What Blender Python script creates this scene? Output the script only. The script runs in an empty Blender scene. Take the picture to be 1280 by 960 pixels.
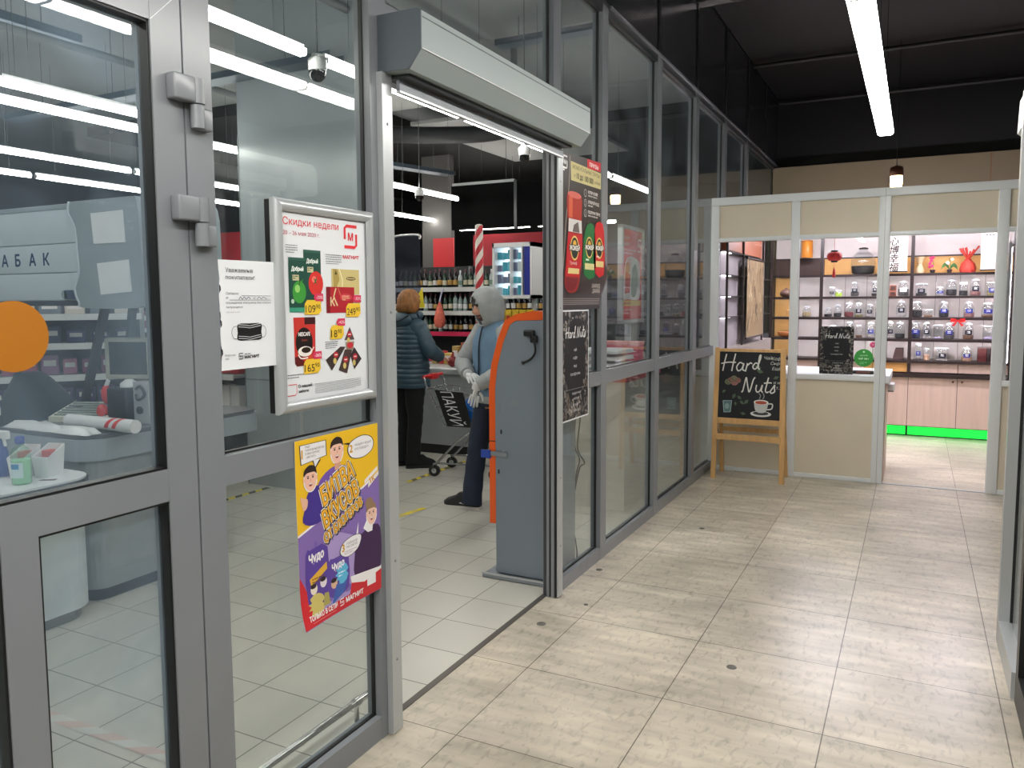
import bpy, bmesh, math, random
from math import pi, sin, cos, radians, sqrt, atan2
from mathutils import Vector, Matrix
from mathutils.geometry import tessellate_polygon

SC = bpy.context.scene
COL = SC.collection
rnd = random.Random(7)

# ------------------------------------------------------------------ camera
cam_data = bpy.data.cameras.new('camera')
cam = bpy.data.objects.new('camera', cam_data)
COL.objects.link(cam)
R_, U_, W_ = Vector((0.89138088, 0.45323085, -0.00468225)), Vector((-0.03517911, 0.07947939, 0.99621557)), Vector((-0.45188777, 0.88784279, -0.08679067))
cam.matrix_world = Matrix(((R_.x, U_.x, -W_.x, 1.68), (R_.y, U_.y, -W_.y, 0.0), (R_.z, U_.z, -W_.z, 1.587), (0, 0, 0, 1)))
cam_data.sensor_width = 36.0
cam_data.lens = 990.786 / 1280 * 36.0
cam_data.shift_y = -17.03 / 1280
cam_data.clip_start = 0.05
cam_data.clip_end = 100
SC.camera = cam

# ------------------------------------------------------------------ world, exposure
SC.view_settings.view_transform = 'Standard'
SC.view_settings.look = 'None'
SC.view_settings.exposure = 0.0
SC.view_settings.gamma = 1.0
SC.view_settings.use_curve_mapping = False
w = bpy.data.worlds.new('world'); SC.world = w; w.use_nodes = True
w.node_tree.nodes['Background'].inputs[0].default_value = (0.8, 0.9, 1.0, 1)
w.node_tree.nodes['Background'].inputs[1].default_value = 0.012
SC.cycles.transparent_max_bounces = 40
SC.cycles.max_bounces = 8
SC.cycles.diffuse_bounces = 3
SC.cycles.glossy_bounces = 4
SC.cycles.sample_clamp_indirect = 6.0
SC.cycles.caustics_reflective = False
SC.cycles.caustics_refractive = False

LAMP_CORRIDOR = 45.0      # linear lamps of the passage
LAMP_STORE = 32.0         # linear lamps of the store
LAMP_KIOSK = 88.0         # lamps in the tea and nut kiosk
LED_SHELF = 90.0

# ------------------------------------------------------------------ materials
def lin(c):
    return tuple(((v / 255) / 12.92 if v / 255 <= 0.04045 else ((v / 255 + 0.055) / 1.055) ** 2.4) for v in c[:3])

_mats = {}
def mat(name, rgb=(200, 200, 200), rough=0.5, metal=0.0, spec=0.5, emit=0.0, var=0.0, vscale=6.0, bump=0.0, bscale=40.0, stretch=None):
    if name in _mats: return _mats[name]
    m = bpy.data.materials.new(name); m.use_nodes = True
    nt = m.node_tree; b = nt.nodes['Principled BSDF']
    c = lin(rgb) + (1,)
    b.inputs['Base Color'].default_value = c
    b.inputs['Roughness'].default_value = rough
    b.inputs['Metallic'].default_value = metal
    b.inputs['Specular IOR Level'].default_value = spec
    if emit:
        b.inputs['Emission Color'].default_value = c
        b.inputs['Emission Strength'].default_value = emit
    if var or bump:
        tc = nt.nodes.new('ShaderNodeTexCoord'); mp = nt.nodes.new('ShaderNodeMapping')
        nt.links.new(tc.outputs['Object'], mp.inputs['Vector'])
        if stretch: mp.inputs['Scale'].default_value = stretch
    if var:
        n = nt.nodes.new('ShaderNodeTexNoise'); n.inputs['Scale'].default_value = vscale; n.inputs['Detail'].default_value = 6
        nt.links.new(mp.outputs[0], n.inputs['Vector'])
        mr = nt.nodes.new('ShaderNodeMapRange'); mr.inputs[1].default_value = .3; mr.inputs[2].default_value = .7
        mr.inputs[3].default_value = 1 - var; mr.inputs[4].default_value = 1 + var
        nt.links.new(n.outputs['Fac'], mr.inputs[0])
        mx = nt.nodes.new('ShaderNodeMix'); mx.data_type = 'RGBA'; mx.blend_type = 'MULTIPLY'; mx.inputs[0].default_value = 1
        mx.inputs[6].default_value = c
        nt.links.new(mr.outputs[0], mx.inputs[7])
        nt.links.new(mx.outputs[2], b.inputs['Base Color'])
    if bump:
        n2 = nt.nodes.new('ShaderNodeTexNoise'); n2.inputs['Scale'].default_value = bscale; n2.inputs['Detail'].default_value = 3
        nt.links.new(mp.outputs[0], n2.inputs['Vector'])
        bp = nt.nodes.new('ShaderNodeBump'); bp.inputs['Strength'].default_value = bump; bp.inputs['Distance'].default_value = .01
        nt.links.new(n2.outputs['Fac'], bp.inputs['Height']); nt.links.new(bp.outputs[0], b.inputs['Normal'])
    _mats[name] = m
    return m

def ink(rgb, rough=0.45):
    return mat('print_%02x%02x%02x' % tuple(int(v) for v in rgb), rgb, rough, spec=0.3)

def lampmat(name, rgb, strength):
    if name in _mats: return _mats[name]
    m = bpy.data.materials.new(name); m.use_nodes = True; nt = m.node_tree
    nt.nodes.remove(nt.nodes['Principled BSDF'])
    e = nt.nodes.new('ShaderNodeEmission'); e.inputs[0].default_value = lin(rgb) + (1,); e.inputs[1].default_value = strength
    nt.links.new(e.outputs[0], nt.nodes['Material Output'].inputs[0])
    _mats[name] = m
    return m

def glassmat(name, tint=(1, 1, 1), dirt_haze=0.0, haze_rgb=(190, 205, 215), ior=1.5, rough=0.0):
    """thin clear sheet: mirror by Fresnel over plain transmission, with smudges and reflected haze put in as a pale film"""
    if name in _mats: return _mats[name]
    m = bpy.data.materials.new(name); m.use_nodes = True; nt = m.node_tree
    nt.nodes.remove(nt.nodes['Principled BSDF'])
    t = nt.nodes.new('ShaderNodeBsdfTransparent'); t.inputs[0].default_value = tuple(tint) + (1,)
    g = nt.nodes.new('ShaderNodeBsdfGlossy'); g.inputs['Roughness'].default_value = rough
    f = nt.nodes.new('ShaderNodeFresnel'); f.inputs['IOR'].default_value = ior
    mx = nt.nodes.new('ShaderNodeMixShader')
    # the same Fresnel from both sides of the sheet
    geo = nt.nodes.new('ShaderNodeNewGeometry')
    inv = nt.nodes.new('ShaderNodeMath'); inv.operation = 'MULTIPLY_ADD'; inv.inputs[1].default_value = (1 / ior - ior); inv.inputs[2].default_value = ior
    nt.links.new(geo.outputs['Backfacing'], inv.inputs[0])
    nt.links.new(inv.outputs[0], f.inputs['IOR'])
    nt.links.new(f.outputs[0], mx.inputs[0]); nt.links.new(t.outputs[0], mx.inputs[1]); nt.links.new(g.outputs[0], mx.inputs[2])
    out = mx.outputs[0]
    if dirt_haze:
        d = nt.nodes.new('ShaderNodeBsdfTranslucent'); d.inputs[0].default_value = lin(haze_rgb) + (1,)
        d2 = nt.nodes.new('ShaderNodeBsdfDiffuse'); d2.inputs[0].default_value = lin(haze_rgb) + (1,)
        dm = nt.nodes.new('ShaderNodeMixShader'); dm.inputs[0].default_value = .5
        nt.links.new(d.outputs[0], dm.inputs[1]); nt.links.new(d2.outputs[0], dm.inputs[2])
        n = nt.nodes.new('ShaderNodeTexNoise'); n.inputs['Scale'].default_value = 2.2; n.inputs['Detail'].default_value = 5; n.inputs['Distortion'].default_value = 1.2
        tc = nt.nodes.new('ShaderNodeTexCoord'); nt.links.new(tc.outputs['Object'], n.inputs['Vector'])
        mr = nt.nodes.new('ShaderNodeMapRange'); mr.inputs[1].default_value = .35; mr.inputs[2].default_value = .75; mr.inputs[3].default_value = dirt_haze * .35; mr.inputs[4].default_value = dirt_haze * 1.6
        nt.links.new(n.outputs['Fac'], mr.inputs[0])
        m2 = nt.nodes.new('ShaderNodeMixShader'); nt.links.new(mr.outputs[0], m2.inputs[0])
        nt.links.new(out, m2.inputs[1]); nt.links.new(dm.outputs[0], m2.inputs[2]); out = m2.outputs[0]
    nt.links.new(out, nt.nodes['Material Output'].inputs[0])
    _mats[name] = m
    return m

def tilemat(name, rgb, rgb2, grout, size, off, mortar, rough, stain=.12, streak=None, vein=None):
    m = bpy.data.materials.new(name); m.use_nodes = True; nt = m.node_tree; b = nt.nodes['Principled BSDF']
    tc = nt.nodes.new('ShaderNodeTexCoord'); mp = nt.nodes.new('ShaderNodeMapping')
    mp.inputs['Location'].default_value = (-off[0], -off[1], 0)
    nt.links.new(tc.outputs['Object'], mp.inputs[0])
    br = nt.nodes.new('ShaderNodeTexBrick'); br.offset = 0; br.squash = 1
    br.inputs['Scale'].default_value = 1; br.inputs['Brick Width'].default_value = size[0]; br.inputs['Row Height'].default_value = size[1]
    br.inputs['Mortar Size'].default_value = mortar; br.inputs['Mortar Smooth'].default_value = .1; br.inputs['Bias'].default_value = 0
    br.inputs['Color1'].default_value = lin(rgb) + (1,); br.inputs['Color2'].default_value = lin(rgb2) + (1,); br.inputs['Mortar'].default_value = lin(grout) + (1,)
    nt.links.new(mp.outputs[0], br.inputs['Vector'])
    col = br.outputs['Color']
    def mul(col, scale, detail, lo, hi, a, c, sc=None, dist=0):
        n = nt.nodes.new('ShaderNodeTexNoise'); n.inputs['Scale'].default_value = scale; n.inputs['Detail'].default_value = detail; n.inputs['Distortion'].default_value = dist
        mp2 = nt.nodes.new('ShaderNodeMapping'); nt.links.new(tc.outputs['Object'], mp2.inputs[0])
        if sc: mp2.inputs['Scale'].default_value = sc
        nt.links.new(mp2.outputs[0], n.inputs['Vector'])
        r = nt.nodes.new('ShaderNodeMapRange'); r.inputs[1].default_value = lo; r.inputs[2].default_value = hi; r.inputs[3].default_value = a; r.inputs[4].default_value = c
        nt.links.new(n.outputs['Fac'], r.inputs[0])
        mx = nt.nodes.new('ShaderNodeMix'); mx.data_type = 'RGBA'; mx.blend_type = 'MULTIPLY'; mx.inputs[0].default_value = 1
        nt.links.new(col, mx.inputs[6]); nt.links.new(r.outputs[0], mx.inputs[7])
        return mx.outputs[2]
    col = mul(col, 1.6, 4, .3, .7, 1 - stain, 1 + stain * .4)
    if streak: col = mul(col, 1, 5, .35, .7, 1.04, 1 - streak, (3, 14, 1))
    if vein: col = mul(col, 38, 3, .52, .75, 1.0, 1 - vein, (1.0, .45, 1), .8)
    nt.links.new(col, b.inputs['Base Color'])
    b.inputs['Roughness'].default_value = rough
    b.inputs['Specular IOR Level'].default_value = .35
    bp = nt.nodes.new('ShaderNodeBump'); bp.inputs['Strength'].default_value = .3; bp.inputs['Distance'].default_value = .003; bp.invert = True
    nt.links.new(br.outputs['Fac'], bp.inputs['Height']); nt.links.new(bp.outputs[0], b.inputs['Normal'])
    _mats[name] = m
    return m

# ------------------------------------------------------------------ mesh building
class MB:
    """collects shapes and links them as one mesh object"""
    def __init__(s):
        s.v = []; s.f = []; s.fm = []; s.ms = []; s.sm = []; s.M = None
    def mi(s, m):
        if m not in s.ms: s.ms.append(m)
        return s.ms.index(m)
    def add(s, vs, fs, m, smooth=False):
        o = len(s.v); k = s.mi(m)
        for p in vs:
            p = Vector(p)
            s.v.append(s.M @ p if s.M else p)
        for f in fs:
            s.f.append([o + i for i in f]); s.fm.append(k); s.sm.append(smooth)
        return s
    def box(s, x0, x1, y0, y1, z0, z1, m, bev=0.0):
        if x0 > x1: x0, x1 = x1, x0
        if y0 > y1: y0, y1 = y1, y0
        if z0 > z1: z0, z1 = z1, z0
        if bev <= 0:
            return s.add([(x0, y0, z0), (x1, y0, z0), (x1, y1, z0), (x0, y1, z0), (x0, y0, z1), (x1, y0, z1), (x1, y1, z1), (x0, y1, z1)],
                         [(0, 3, 2, 1), (4, 5, 6, 7), (0, 1, 5, 4), (1, 2, 6, 5), (2, 3, 7, 6), (3, 0, 4, 7)], m)
        bm = bmesh.new(); bmesh.ops.create_cube(bm, size=1)
        for v in bm.verts: v.co = Vector(((x0 + x1) / 2 + v.co.x * (x1 - x0), (y0 + y1) / 2 + v.co.y * (y1 - y0), (z0 + z1) / 2 + v.co.z * (z1 - z0)))
        bmesh.ops.bevel(bm, geom=list(bm.edges), offset=min(bev, .49 * min(x1 - x0, y1 - y0, z1 - z0)), segments=3, affect='EDGES', profile=.5)
        return s.bm(bm, m, True)
    def bm(s, bm, m, smooth=False):
        bm.verts.index_update()
        s.add([v.co.copy() for v in bm.verts], [[v.index for v in f.verts] for f in bm.faces], m, smooth); bm.free(); return s
    def obox(s, p, q, w, h, m, up=(0, 0, 1)):
        """a bar of section w x h from p to q"""
        p = Vector(p); q = Vector(q); d = (q - p).normalized(); u = Vector(up)
        if abs(d.dot(u)) > .98: u = Vector((1, 0, 0))
        a = d.cross(u).normalized() * (w / 2); b = a.cross(d).normalized() * (h / 2)
        vs = [p - a - b, p + a - b, p + a + b, p - a + b, q - a - b, q + a - b, q + a + b, q - a + b]
        return s.add(vs, [(0, 1, 2, 3), (7, 6, 5, 4), (0, 4, 5, 1), (1, 5, 6, 2), (2, 6, 7, 3), (3, 7, 4, 0)], m)
    def tube(s, pts, r, m, n=10, caps=True):
        pts = [Vector(p) for p in pts]; rs = r if isinstance(r, (list, tuple)) else [r] * len(pts)
        vs = []; fs = []; a = None
        for i, p in enumerate(pts):
            d = (pts[min(i + 1, len(pts) - 1)] - pts[max(i - 1, 0)]).normalized()
            if a is None:
                a = d.orthogonal().normalized()
            else:
                a = (a - d * a.dot(d)); a = a.normalized() if a.length > 1e-6 else d.orthogonal().normalized()
            b = d.cross(a)
            for k in range(n):
                t = 2 * pi * k / n
                vs.append(p + (a * cos(t) + b * sin(t)) * rs[i])
        for i in range(len(pts) - 1):
            for k in range(n):
                k2 = (k + 1) % n
                fs.append((i * n + k, i * n + k2, (i + 1) * n + k2, (i + 1) * n + k))
        s.add(vs, fs, m, True)
        if caps:
            e = (len(pts) - 1) * n
            s.add(vs[:n], [list(range(n))[::-1]], m); s.add(vs[e:e + n], [list(range(n))], m)
        return s
    def lathe(s, prof, m, n=20, c=(0, 0, 0), smooth=True, sx=1, sy=1):
        """prof: (radius, z) from bottom to top"""
        vs = []; fs = []
        for r, z in prof:
            for k in range(n):
                t = 2 * pi * k / n; vs.append((c[0] + r * cos(t) * sx, c[1] + r * sin(t) * sy, c[2] + z))
        for i in range(len(prof) - 1):
            for k in range(n):
                k2 = (k + 1) % n; fs.append((i * n + k, i * n + k2, (i + 1) * n + k2, (i + 1) * n + k))
        s.add(vs, fs, m, smooth)
        if prof[0][0] > 1e-4: s.add(vs[:n], [list(range(n))[::-1]], m)
        if prof[-1][0] > 1e-4: s.add(vs[-n:], [list(range(n))], m)
        return s
    def prism(s, poly, axis, a, b, m, smooth=False):
        """poly in the two other axes, extruded along axis from a to b"""
        def P(u, v, t):
            return {'x': (t, u, v), 'y': (u, t, v), 'z': (u, v, t)}[axis]
        n = len(poly)
        area = sum(poly[i][0] * poly[(i + 1) % n][1] - poly[(i + 1) % n][0] * poly[i][1] for i in range(n))
        if (area < 0) != (axis == 'y'): poly = poly[::-1]
        if a > b: a, b = b, a
        vs = [P(u, v, a) for u, v in poly] + [P(u, v, b) for u, v in poly]
        s.add(vs, [(i, (i + 1) % n, n + (i + 1) % n, n + i) for i in range(n)], m, smooth)
        s.add(vs, [list(range(n))[::-1], list(range(n, 2 * n))], m)
        return s
    def ball(s, c, r, m, sub=2, sc=(1, 1, 1)):
        bm = bmesh.new(); bmesh.ops.create_icosphere(bm, subdivisions=sub, radius=1)
        for v in bm.verts: v.co = Vector((c[0] + v.co.x * r * sc[0], c[1] + v.co.y * r * sc[1], c[2] + v.co.z * r * sc[2]))
        return s.bm(bm, m, True)
    def mesh(s, name):
        me = bpy.data.meshes.new(name)
        me.from_pydata([tuple(v) for v in s.v], [], s.f)
        for m in s.ms: me.materials.append(m)
        me.polygons.foreach_set('material_index', s.fm)
        me.polygons.foreach_set('use_smooth', s.sm)
        me.update()
        return me
    def build(s, name, parent=None, label=None, loc=None):
        o = bpy.data.objects.new(name, s.mesh(name)); COL.objects.link(o)
        if parent is not None: o.parent = parent
        if loc: o.location = loc
        if label: o['label'] = label
        return o

def tag(o, label=None, cat=None, group=None, kind=None):
    if label: o['label'] = label
    if cat: o['category'] = cat
    if group: o['group'] = group
    if kind: o['kind'] = kind
    return o
def thing(name, label, cat, loc=(0, 0, 0), rz=0.0, group=None):
    o = bpy.data.objects.new(name, None); COL.objects.link(o); o.empty_display_size = .1
    o.location = loc; o.rotation_euler = (0, 0, rz)
    return tag(o, label, cat, group)
def struct(name, label, mb=None):
    if mb is None:
        o = bpy.data.objects.new(name, None); COL.objects.link(o)
    else: o = mb.build(name)
    return tag(o, label, None, None, 'structure')
def copy_thing(root, loc=None, rz=None, label=None):
    r = root.copy(); COL.objects.link(r)
    if loc is not None: r.location = loc
    if rz is not None: r.rotation_euler = (0, 0, rz)
    if label: r['label'] = label
    for ch in list(root.children):
        c = ch.copy(); COL.objects.link(c); c.parent = r
        for g in list(ch.children):
            d = g.copy(); COL.objects.link(d); d.parent = c
    return r
ORD = 'first second third fourth fifth sixth seventh eighth ninth tenth eleventh twelfth thirteenth fourteenth fifteenth sixteenth seventeenth eighteenth nineteenth twentieth'.split()
def nth(i):
    if i < 20: return ORD[i]
    t = (i + 1) // 10; u = (i + 1) % 10
    tens = {2: 'twenty', 3: 'thirty', 4: 'forty', 5: 'fifty'}[t]
    return tens + '-' + ORD[u - 1] if u else {3: 'thirtieth', 4: 'fortieth', 5: 'fiftieth'}[t]

# flat print: layered shapes a fraction of a millimetre over a sheet
_glyph = {}
def _inside(p, poly):
    c = False; n = len(poly)
    for i in range(n):
        (x0, y0), (x1, y1) = poly[i], poly[(i + 1) % n]
        if (y0 > p[1]) != (y1 > p[1]) and p[0] < (x1 - x0) * (p[1] - y0) / (y1 - y0) + x0: c = not c
    return c
def glyphs(txt):
    """outlines of the built-in font, each contour filled on its own with its holes"""
    if txt not in _glyph:
        c = bpy.data.curves.new('lettering', 'FONT'); c.body = txt; c.size = 1
        o = bpy.data.objects.new('lettering', c); COL.objects.link(o)
        dg = bpy.context.evaluated_depsgraph_get(); cu = o.evaluated_get(dg).to_curve(dg)
        loops = []
        for sp in cu.splines:
            P = []; bp = sp.bezier_points; n = len(bp)
            if n < 2: continue
            for i in range(n):
                a, d = bp[i], bp[(i + 1) % n]; p0, p1, p2, p3 = a.co, a.handle_right, d.handle_left, d.co
                flat = abs((p1 - p0).cross(p3 - p0).z) < 1e-5 and abs((p2 - p0).cross(p3 - p0).z) < 1e-5
                for k in range(1 if flat else 4):
                    t = k / 4; q = p0 * (1 - t) ** 3 + p1 * 3 * t * (1 - t) ** 2 + p2 * 3 * t * t * (1 - t) + p3 * t ** 3
                    if not P or abs(q.x - P[-1][0]) + abs(q.y - P[-1][1]) > 1e-5: P.append((q.x, q.y))
            if len(P) > 2: loops.append((sum(P[i][0] * P[(i + 1) % len(P)][1] - P[(i + 1) % len(P)][0] * P[i][1] for i in range(len(P))) / 2, P))
        bpy.data.objects.remove(o); bpy.data.curves.remove(c)
        vs = []; fs = []; lift = []
        if loops:
            # contours of one letter share a stretch of the line; the largest of them tells which way round outlines run
            order = sorted(range(len(loops)), key=lambda i: min(p[0] for p in loops[i][1])); groups = []; reach = -1e9
            for i in order:
                lo, hi = min(p[0] for p in loops[i][1]), max(p[0] for p in loops[i][1])
                if lo < reach - .004: groups[-1].append(loops[i])
                else: groups.append([loops[i]])
                reach = max(reach, hi)
            outer = []
            for g in groups:
                sg = max(g, key=lambda l: abs(l[0]))[0] > 0
                mine = [(abs(A), P, []) for A, P in g if (A > 0) == sg]
                for A, P in g:
                    if (A > 0) != sg:
                        own = [o_ for o_ in mine if sum(_inside(p, o_[1]) for p in P) > .9 * len(P)]
                        if own: min(own, key=lambda o_: o_[0])[2].append(P)
                        else: outer.append((abs(A), P, []))
                outer += mine
            for k, (A, P, H) in enumerate(outer):
                flatpts = [p for l in [P] + H for p in l]; base = len(vs)
                vs += flatpts; lift += [k % 3] * len(flatpts)
                for t in tessellate_polygon([[Vector((x, y, 0)) for x, y in l] for l in [P] + H]):
                    (x0, y0), (x1, y1), (x2, y2) = (flatpts[i] for i in t)
                    ar = (x1 - x0) * (y2 - y0) - (x2 - x0) * (y1 - y0)
                    if abs(ar) > 1e-9: fs.append([base + i for i in (t if ar > 0 else t[::-1])])
        _glyph[txt] = (vs, fs, lift)
    return _glyph[txt]

def smooth(pts, n=6, closed=False):
    if len(pts) < 3: return pts
    out = []; N = len(pts)
    rng = range(N if closed else N - 1)
    for i in rng:
        p0 = pts[(i - 1) % N] if closed or i > 0 else pts[0]; p1 = pts[i]; p2 = pts[(i + 1) % N]; p3 = pts[(i + 2) % N] if closed or i + 2 < N else pts[-1]
        for k in range(n):
            t = k / n
            out.append(tuple(.5 * (2 * a1 + (a2 - a0) * t + (2 * a0 - 5 * a1 + 4 * a2 - a3) * t * t + (3 * a1 - a0 - 3 * a2 + a3) * t ** 3) for a0, a1, a2, a3 in zip(p0, p1, p2, p3)))
    if not closed: out.append(tuple(pts[-1]))
    return out

class Art:
    """drawing on a plane; fn(u, v, w) gives the point in space, w is the height over the sheet"""
    def __init__(s, mb, fn, step=.0004, base=.0006):
        s.mb = mb; s.fn = fn; s.step = step; s.base = base
    def _add(s, vs, fs, rgb, layer):
        m = rgb if isinstance(rgb, bpy.types.Material) else ink(rgb)
        w = s.base + s.step * layer
        s.mb.add([s.fn(u, v, w) for u, v in vs], fs, m)
    def poly(s, pts, rgb, layer=1): s._add(pts, [list(range(len(pts)))], rgb, layer)
    def rect(s, u0, v0, u1, v1, rgb, layer=1): s.poly([(u0, v0), (u1, v0), (u1, v1), (u0, v1)], rgb, layer)
    def ell(s, u, v, ru, rv, rgb, layer=1, n=24): s.poly([(u + ru * cos(2 * pi * k / n), v + rv * sin(2 * pi * k / n)) for k in range(n)], rgb, layer)
    def text(s, txt, u, v, size, rgb, layer=2, width=None, shear=0.0, rot=0.0, align='l', ky=1.0, bold=0.0):
        vs, fs, lift = glyphs(txt)
        if not vs: return
        x0 = min(p[0] for p in vs); x1 = max(p[0] for p in vs)
        kx = size / .73; kv = size / .73 * ky                 # size = capital height
        if width: kx = width / max(x1 - x0, 1e-6)
        W = (x1 - x0) * kx
        ou = {'l': 0, 'c': -W / 2, 'r': -W}[align]
        def T(p, dx=0, dy=0):
            x = (p[0] - x0) * kx + ou + p[1] * kv * shear + dx; y = p[1] * kv + dy
            return (u + x * cos(rot) - y * sin(rot), v + x * sin(rot) + y * cos(rot))
        for k in range(3):
            ff = [f for f in fs if lift[f[0]] == k]
            if ff:
                use = sorted({i for f in ff for i in f}); ix = {i: j for j, i in enumerate(use)}
                s._add([T(vs[i]) for i in use], [[ix[i] for i in f] for f in ff], rgb, layer + .12 * k)
        if bold:
            for j, (dx, dy) in enumerate(((bold, 0), (0, bold), (-bold, 0), (0, -bold))):
                s._add([T(p, dx, dy) for p in vs], fs, rgb, layer - .1 - .06 * j)
    def line(s, pts, wd, rgb, layer=2, closed=False, curve=False):
        if curve: pts = smooth(pts, 5, closed)
        N = len(pts); vs = []; fs = []
        for i in range(N):
            a = pts[(i - 1) % N] if closed or i > 0 else pts[0]; b = pts[(i + 1) % N] if closed or i < N - 1 else pts[-1]
            dx, dy = b[0] - a[0], b[1] - a[1]; L = sqrt(dx * dx + dy * dy) or 1
            nx, ny = -dy / L * wd / 2, dx / L * wd / 2
            vs += [(pts[i][0] + nx, pts[i][1] + ny), (pts[i][0] - nx, pts[i][1] - ny)]
        for i in range(N if closed else N - 1):
            j = (i + 1) % N; fs.append((2 * i, 2 * i + 1, 2 * j + 1, 2 * j))
        s._add(vs, fs, rgb, layer)
    def fine(s, u0, v0, u1, n, gap, rgb, layer=2, h=None, seed=1):
        """rows of print too small to read"""
        r = random.Random(seed); h = h or gap * .45
        for k in range(n):
            u = u0; end = u1 if k < n - 1 else u0 + (u1 - u0) * r.uniform(.4, .9)
            while u < end:
                L = r.uniform(1.2, 5) * h; e = min(u + L, end)
                s.rect(u, v0 - k * gap, e, v0 - k * gap + h, rgb, layer); u = e + h * .7

SCRIPT = {
 'H': (.78, [[(.1, 0), (.14, .5), (.2, .97)], [(.6, .0), (.64, .5), (.7, 1.0)], [(-.04, .42), (.35, .5), (.78, .5)]]),
 'a': (.52, [[(.42, .42), (.22, .5), (.07, .25), (.18, .03), (.36, .15), (.44, .46), (.42, .12), (.54, .05)]]),
 'r': (.4, [[(.06, 0), (.1, .3), (.12, .47), (.14, .36), (.28, .5), (.38, .44)]]),
 'd': (.54, [[(.4, .38), (.22, .46), (.06, .22), (.18, .03), (.36, .18), (.5, .75), (.5, 1.02), (.42, .9), (.42, .3), (.46, .06), (.56, .06)]]),
 'N': (.85, [[(.0, .02), (.08, .05), (.14, .5), (.2, .95), (.28, .7), (.42, .2), (.5, .02), (.58, .3), (.66, .8), (.76, .98)]]),
 'u': (.52, [[(.06, .5), (.05, .2), (.16, .03), (.32, .15), (.42, .5), (.4, .14), (.5, .04)]]),
 't': (.36, [[(.22, 1.0), (.16, .5), (.13, .14), (.24, .03), (.34, .1)], [(-.02, .62), (.2, .66), (.46, .66)]]),
 's': (.42, [[(.04, .06), (.2, .35), (.3, .52), (.3, .35), (.34, .12), (.18, .0), (.06, .08)]]),
}
def script(art, txt, u, v, size, rgb, wd, layer=3, slant=.12):
    for ch in txt:
        if ch == ' ': u += size * .35; continue
        adv, st = SCRIPT[ch]
        for pts in st: art.line([(u + (x + y * slant) * size, v + y * size) for x, y in pts], wd, rgb, layer, curve=True)
        u += adv * size

# ------------------------------------------------------------------ shared materials
M_ALU = mat('grey_frame', (124, 128, 133), .26, .0, .55, var=.03, vscale=3)
M_ALUD = mat('dark_frame', (60, 63, 66), .3, .2, .5)
M_GASK = mat('black_gasket', (14, 15, 16), .45)
M_SILV = mat('silver_aluminium', (186, 190, 192), .3, .35, .5)
M_CHROME = mat('chrome', (205, 205, 205), .12, 1.0)
M_WHITEALU = mat('white_aluminium', (222, 226, 228), .35, .0, .5)
M_BEIGE = mat('beige_panel', (214, 204, 184), .5, var=.04, vscale=1.5)
M_BLACK = mat('black_plastic', (18, 19, 21), .4)
M_DARKPANEL = mat('dark_panel', (40, 43, 46), .22, .0, .5)
M_WHITE = mat('white_plastic', (226, 228, 228), .4)
M_GREY = mat('grey_plastic', (128, 134, 140), .45)
M_LGREY = mat('light_grey_panel', (176, 180, 182), .4, var=.03)
M_STEEL = mat('steel_wire', (170, 172, 172), .25, .9)
M_PAPER = mat('white_paper', (226, 229, 232), .6, spec=.2)
M_GLASS = glassmat('window_glass', (.95, .975, .97), .030, ior=1.6)  # faint pale haze mixed into the panes to lift the view behind
M_GLASSDOOR = glassmat('door_glass', (.93, .96, .97), .15, (170, 192, 212), ior=1.6)  # stronger bluish film: smudges plus a bright reflection put into the glass
M_CLEAR = glassmat('clear_glass', (.97, .98, .98), .0, ior=1.35)
M_JAR = glassmat('jar_glass', (.95, .965, .97), .06, (225, 230, 235), ior=1.55)

# ================================================================== THE SETTING
M_FLOOR = tilemat('stone_tile', (208, 199, 182), (196, 187, 169), (108, 100, 88), (.6, .6), (.228, 2.987), .0022, .28, .34, .26, .30)
M_SFLOOR = tilemat('store_tile', (196, 194, 184), (190, 188, 178), (112, 110, 106), (.31, .309), (-.07, 1.735), .0028, .28, .06)
M_CEILB = mat('black_ceiling', (10, 10, 11), .7)
M_CEILG = mat('concrete_ceiling', (122, 126, 127), .85, var=.18, vscale=.7, bump=.2, bscale=3)
M_DWALL = mat('dark_wall', (44, 46, 48), .6, var=.1, vscale=.8)
M_BWALL = mat('black_wall', (11, 11, 12), .6)
M_BEIGEW = mat('beige_board', (120, 108, 84), .6, var=.06, vscale=1.0)

struct('floor', 'cream stone tiled floor of the passage', MB().box(-.05, 7, -6, 12.5, -.1, 0, M_FLOOR))
struct('floor.001', 'small light grey tiles of the store floor', MB().box(-14, -.07, -6, 17, -.1, 0, M_SFLOOR))
struct('trim_1', 'dark metal threshold strip between the two floors', MB().box(-.075, -.045, -6, 11.3, -.08, .003, mat('threshold', (96, 92, 86), .4, .4)))
struct('ceiling', 'black ceiling of the passage', MB().box(0, 7, -6, 12.5, 4.16, 4.3, M_CEILB))
struct('ceiling.001', 'bare grey concrete ceiling of the store', MB().box(-14, -.06, -6, 17, 4.1, 4.3, M_CEILG))
struct('wall_far', 'dark grey back wall of the store', MB().box(-14, -.06, 16.5, 16.6, 0, 4.1, M_DWALL))
struct('wall_store_left', 'dark grey side wall of the store', MB().box(-14, -13.9, -6, 16.5, 0, 4.1, M_DWALL))
struct('wall_rear', 'grey wall closing the store and passage behind the viewer', MB().box(-14, 7, -6.1, -6, 0, 4.16, mat('rear_wall', (120, 120, 118), .7)))
struct('wall_outer', 'dark wall beyond the right-hand shops', MB().box(6.9, 7, -6, 12.5, 0, 4.16, M_BWALL))
wb = MB().box(-.02, 6.9, 10.75, 10.85, 0, 3.27, M_BEIGEW); wb.box(2.38, 2.395, 10.745, 10.75, 2.4, 3.27, mat('seam', (120, 92, 60), .6))
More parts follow.
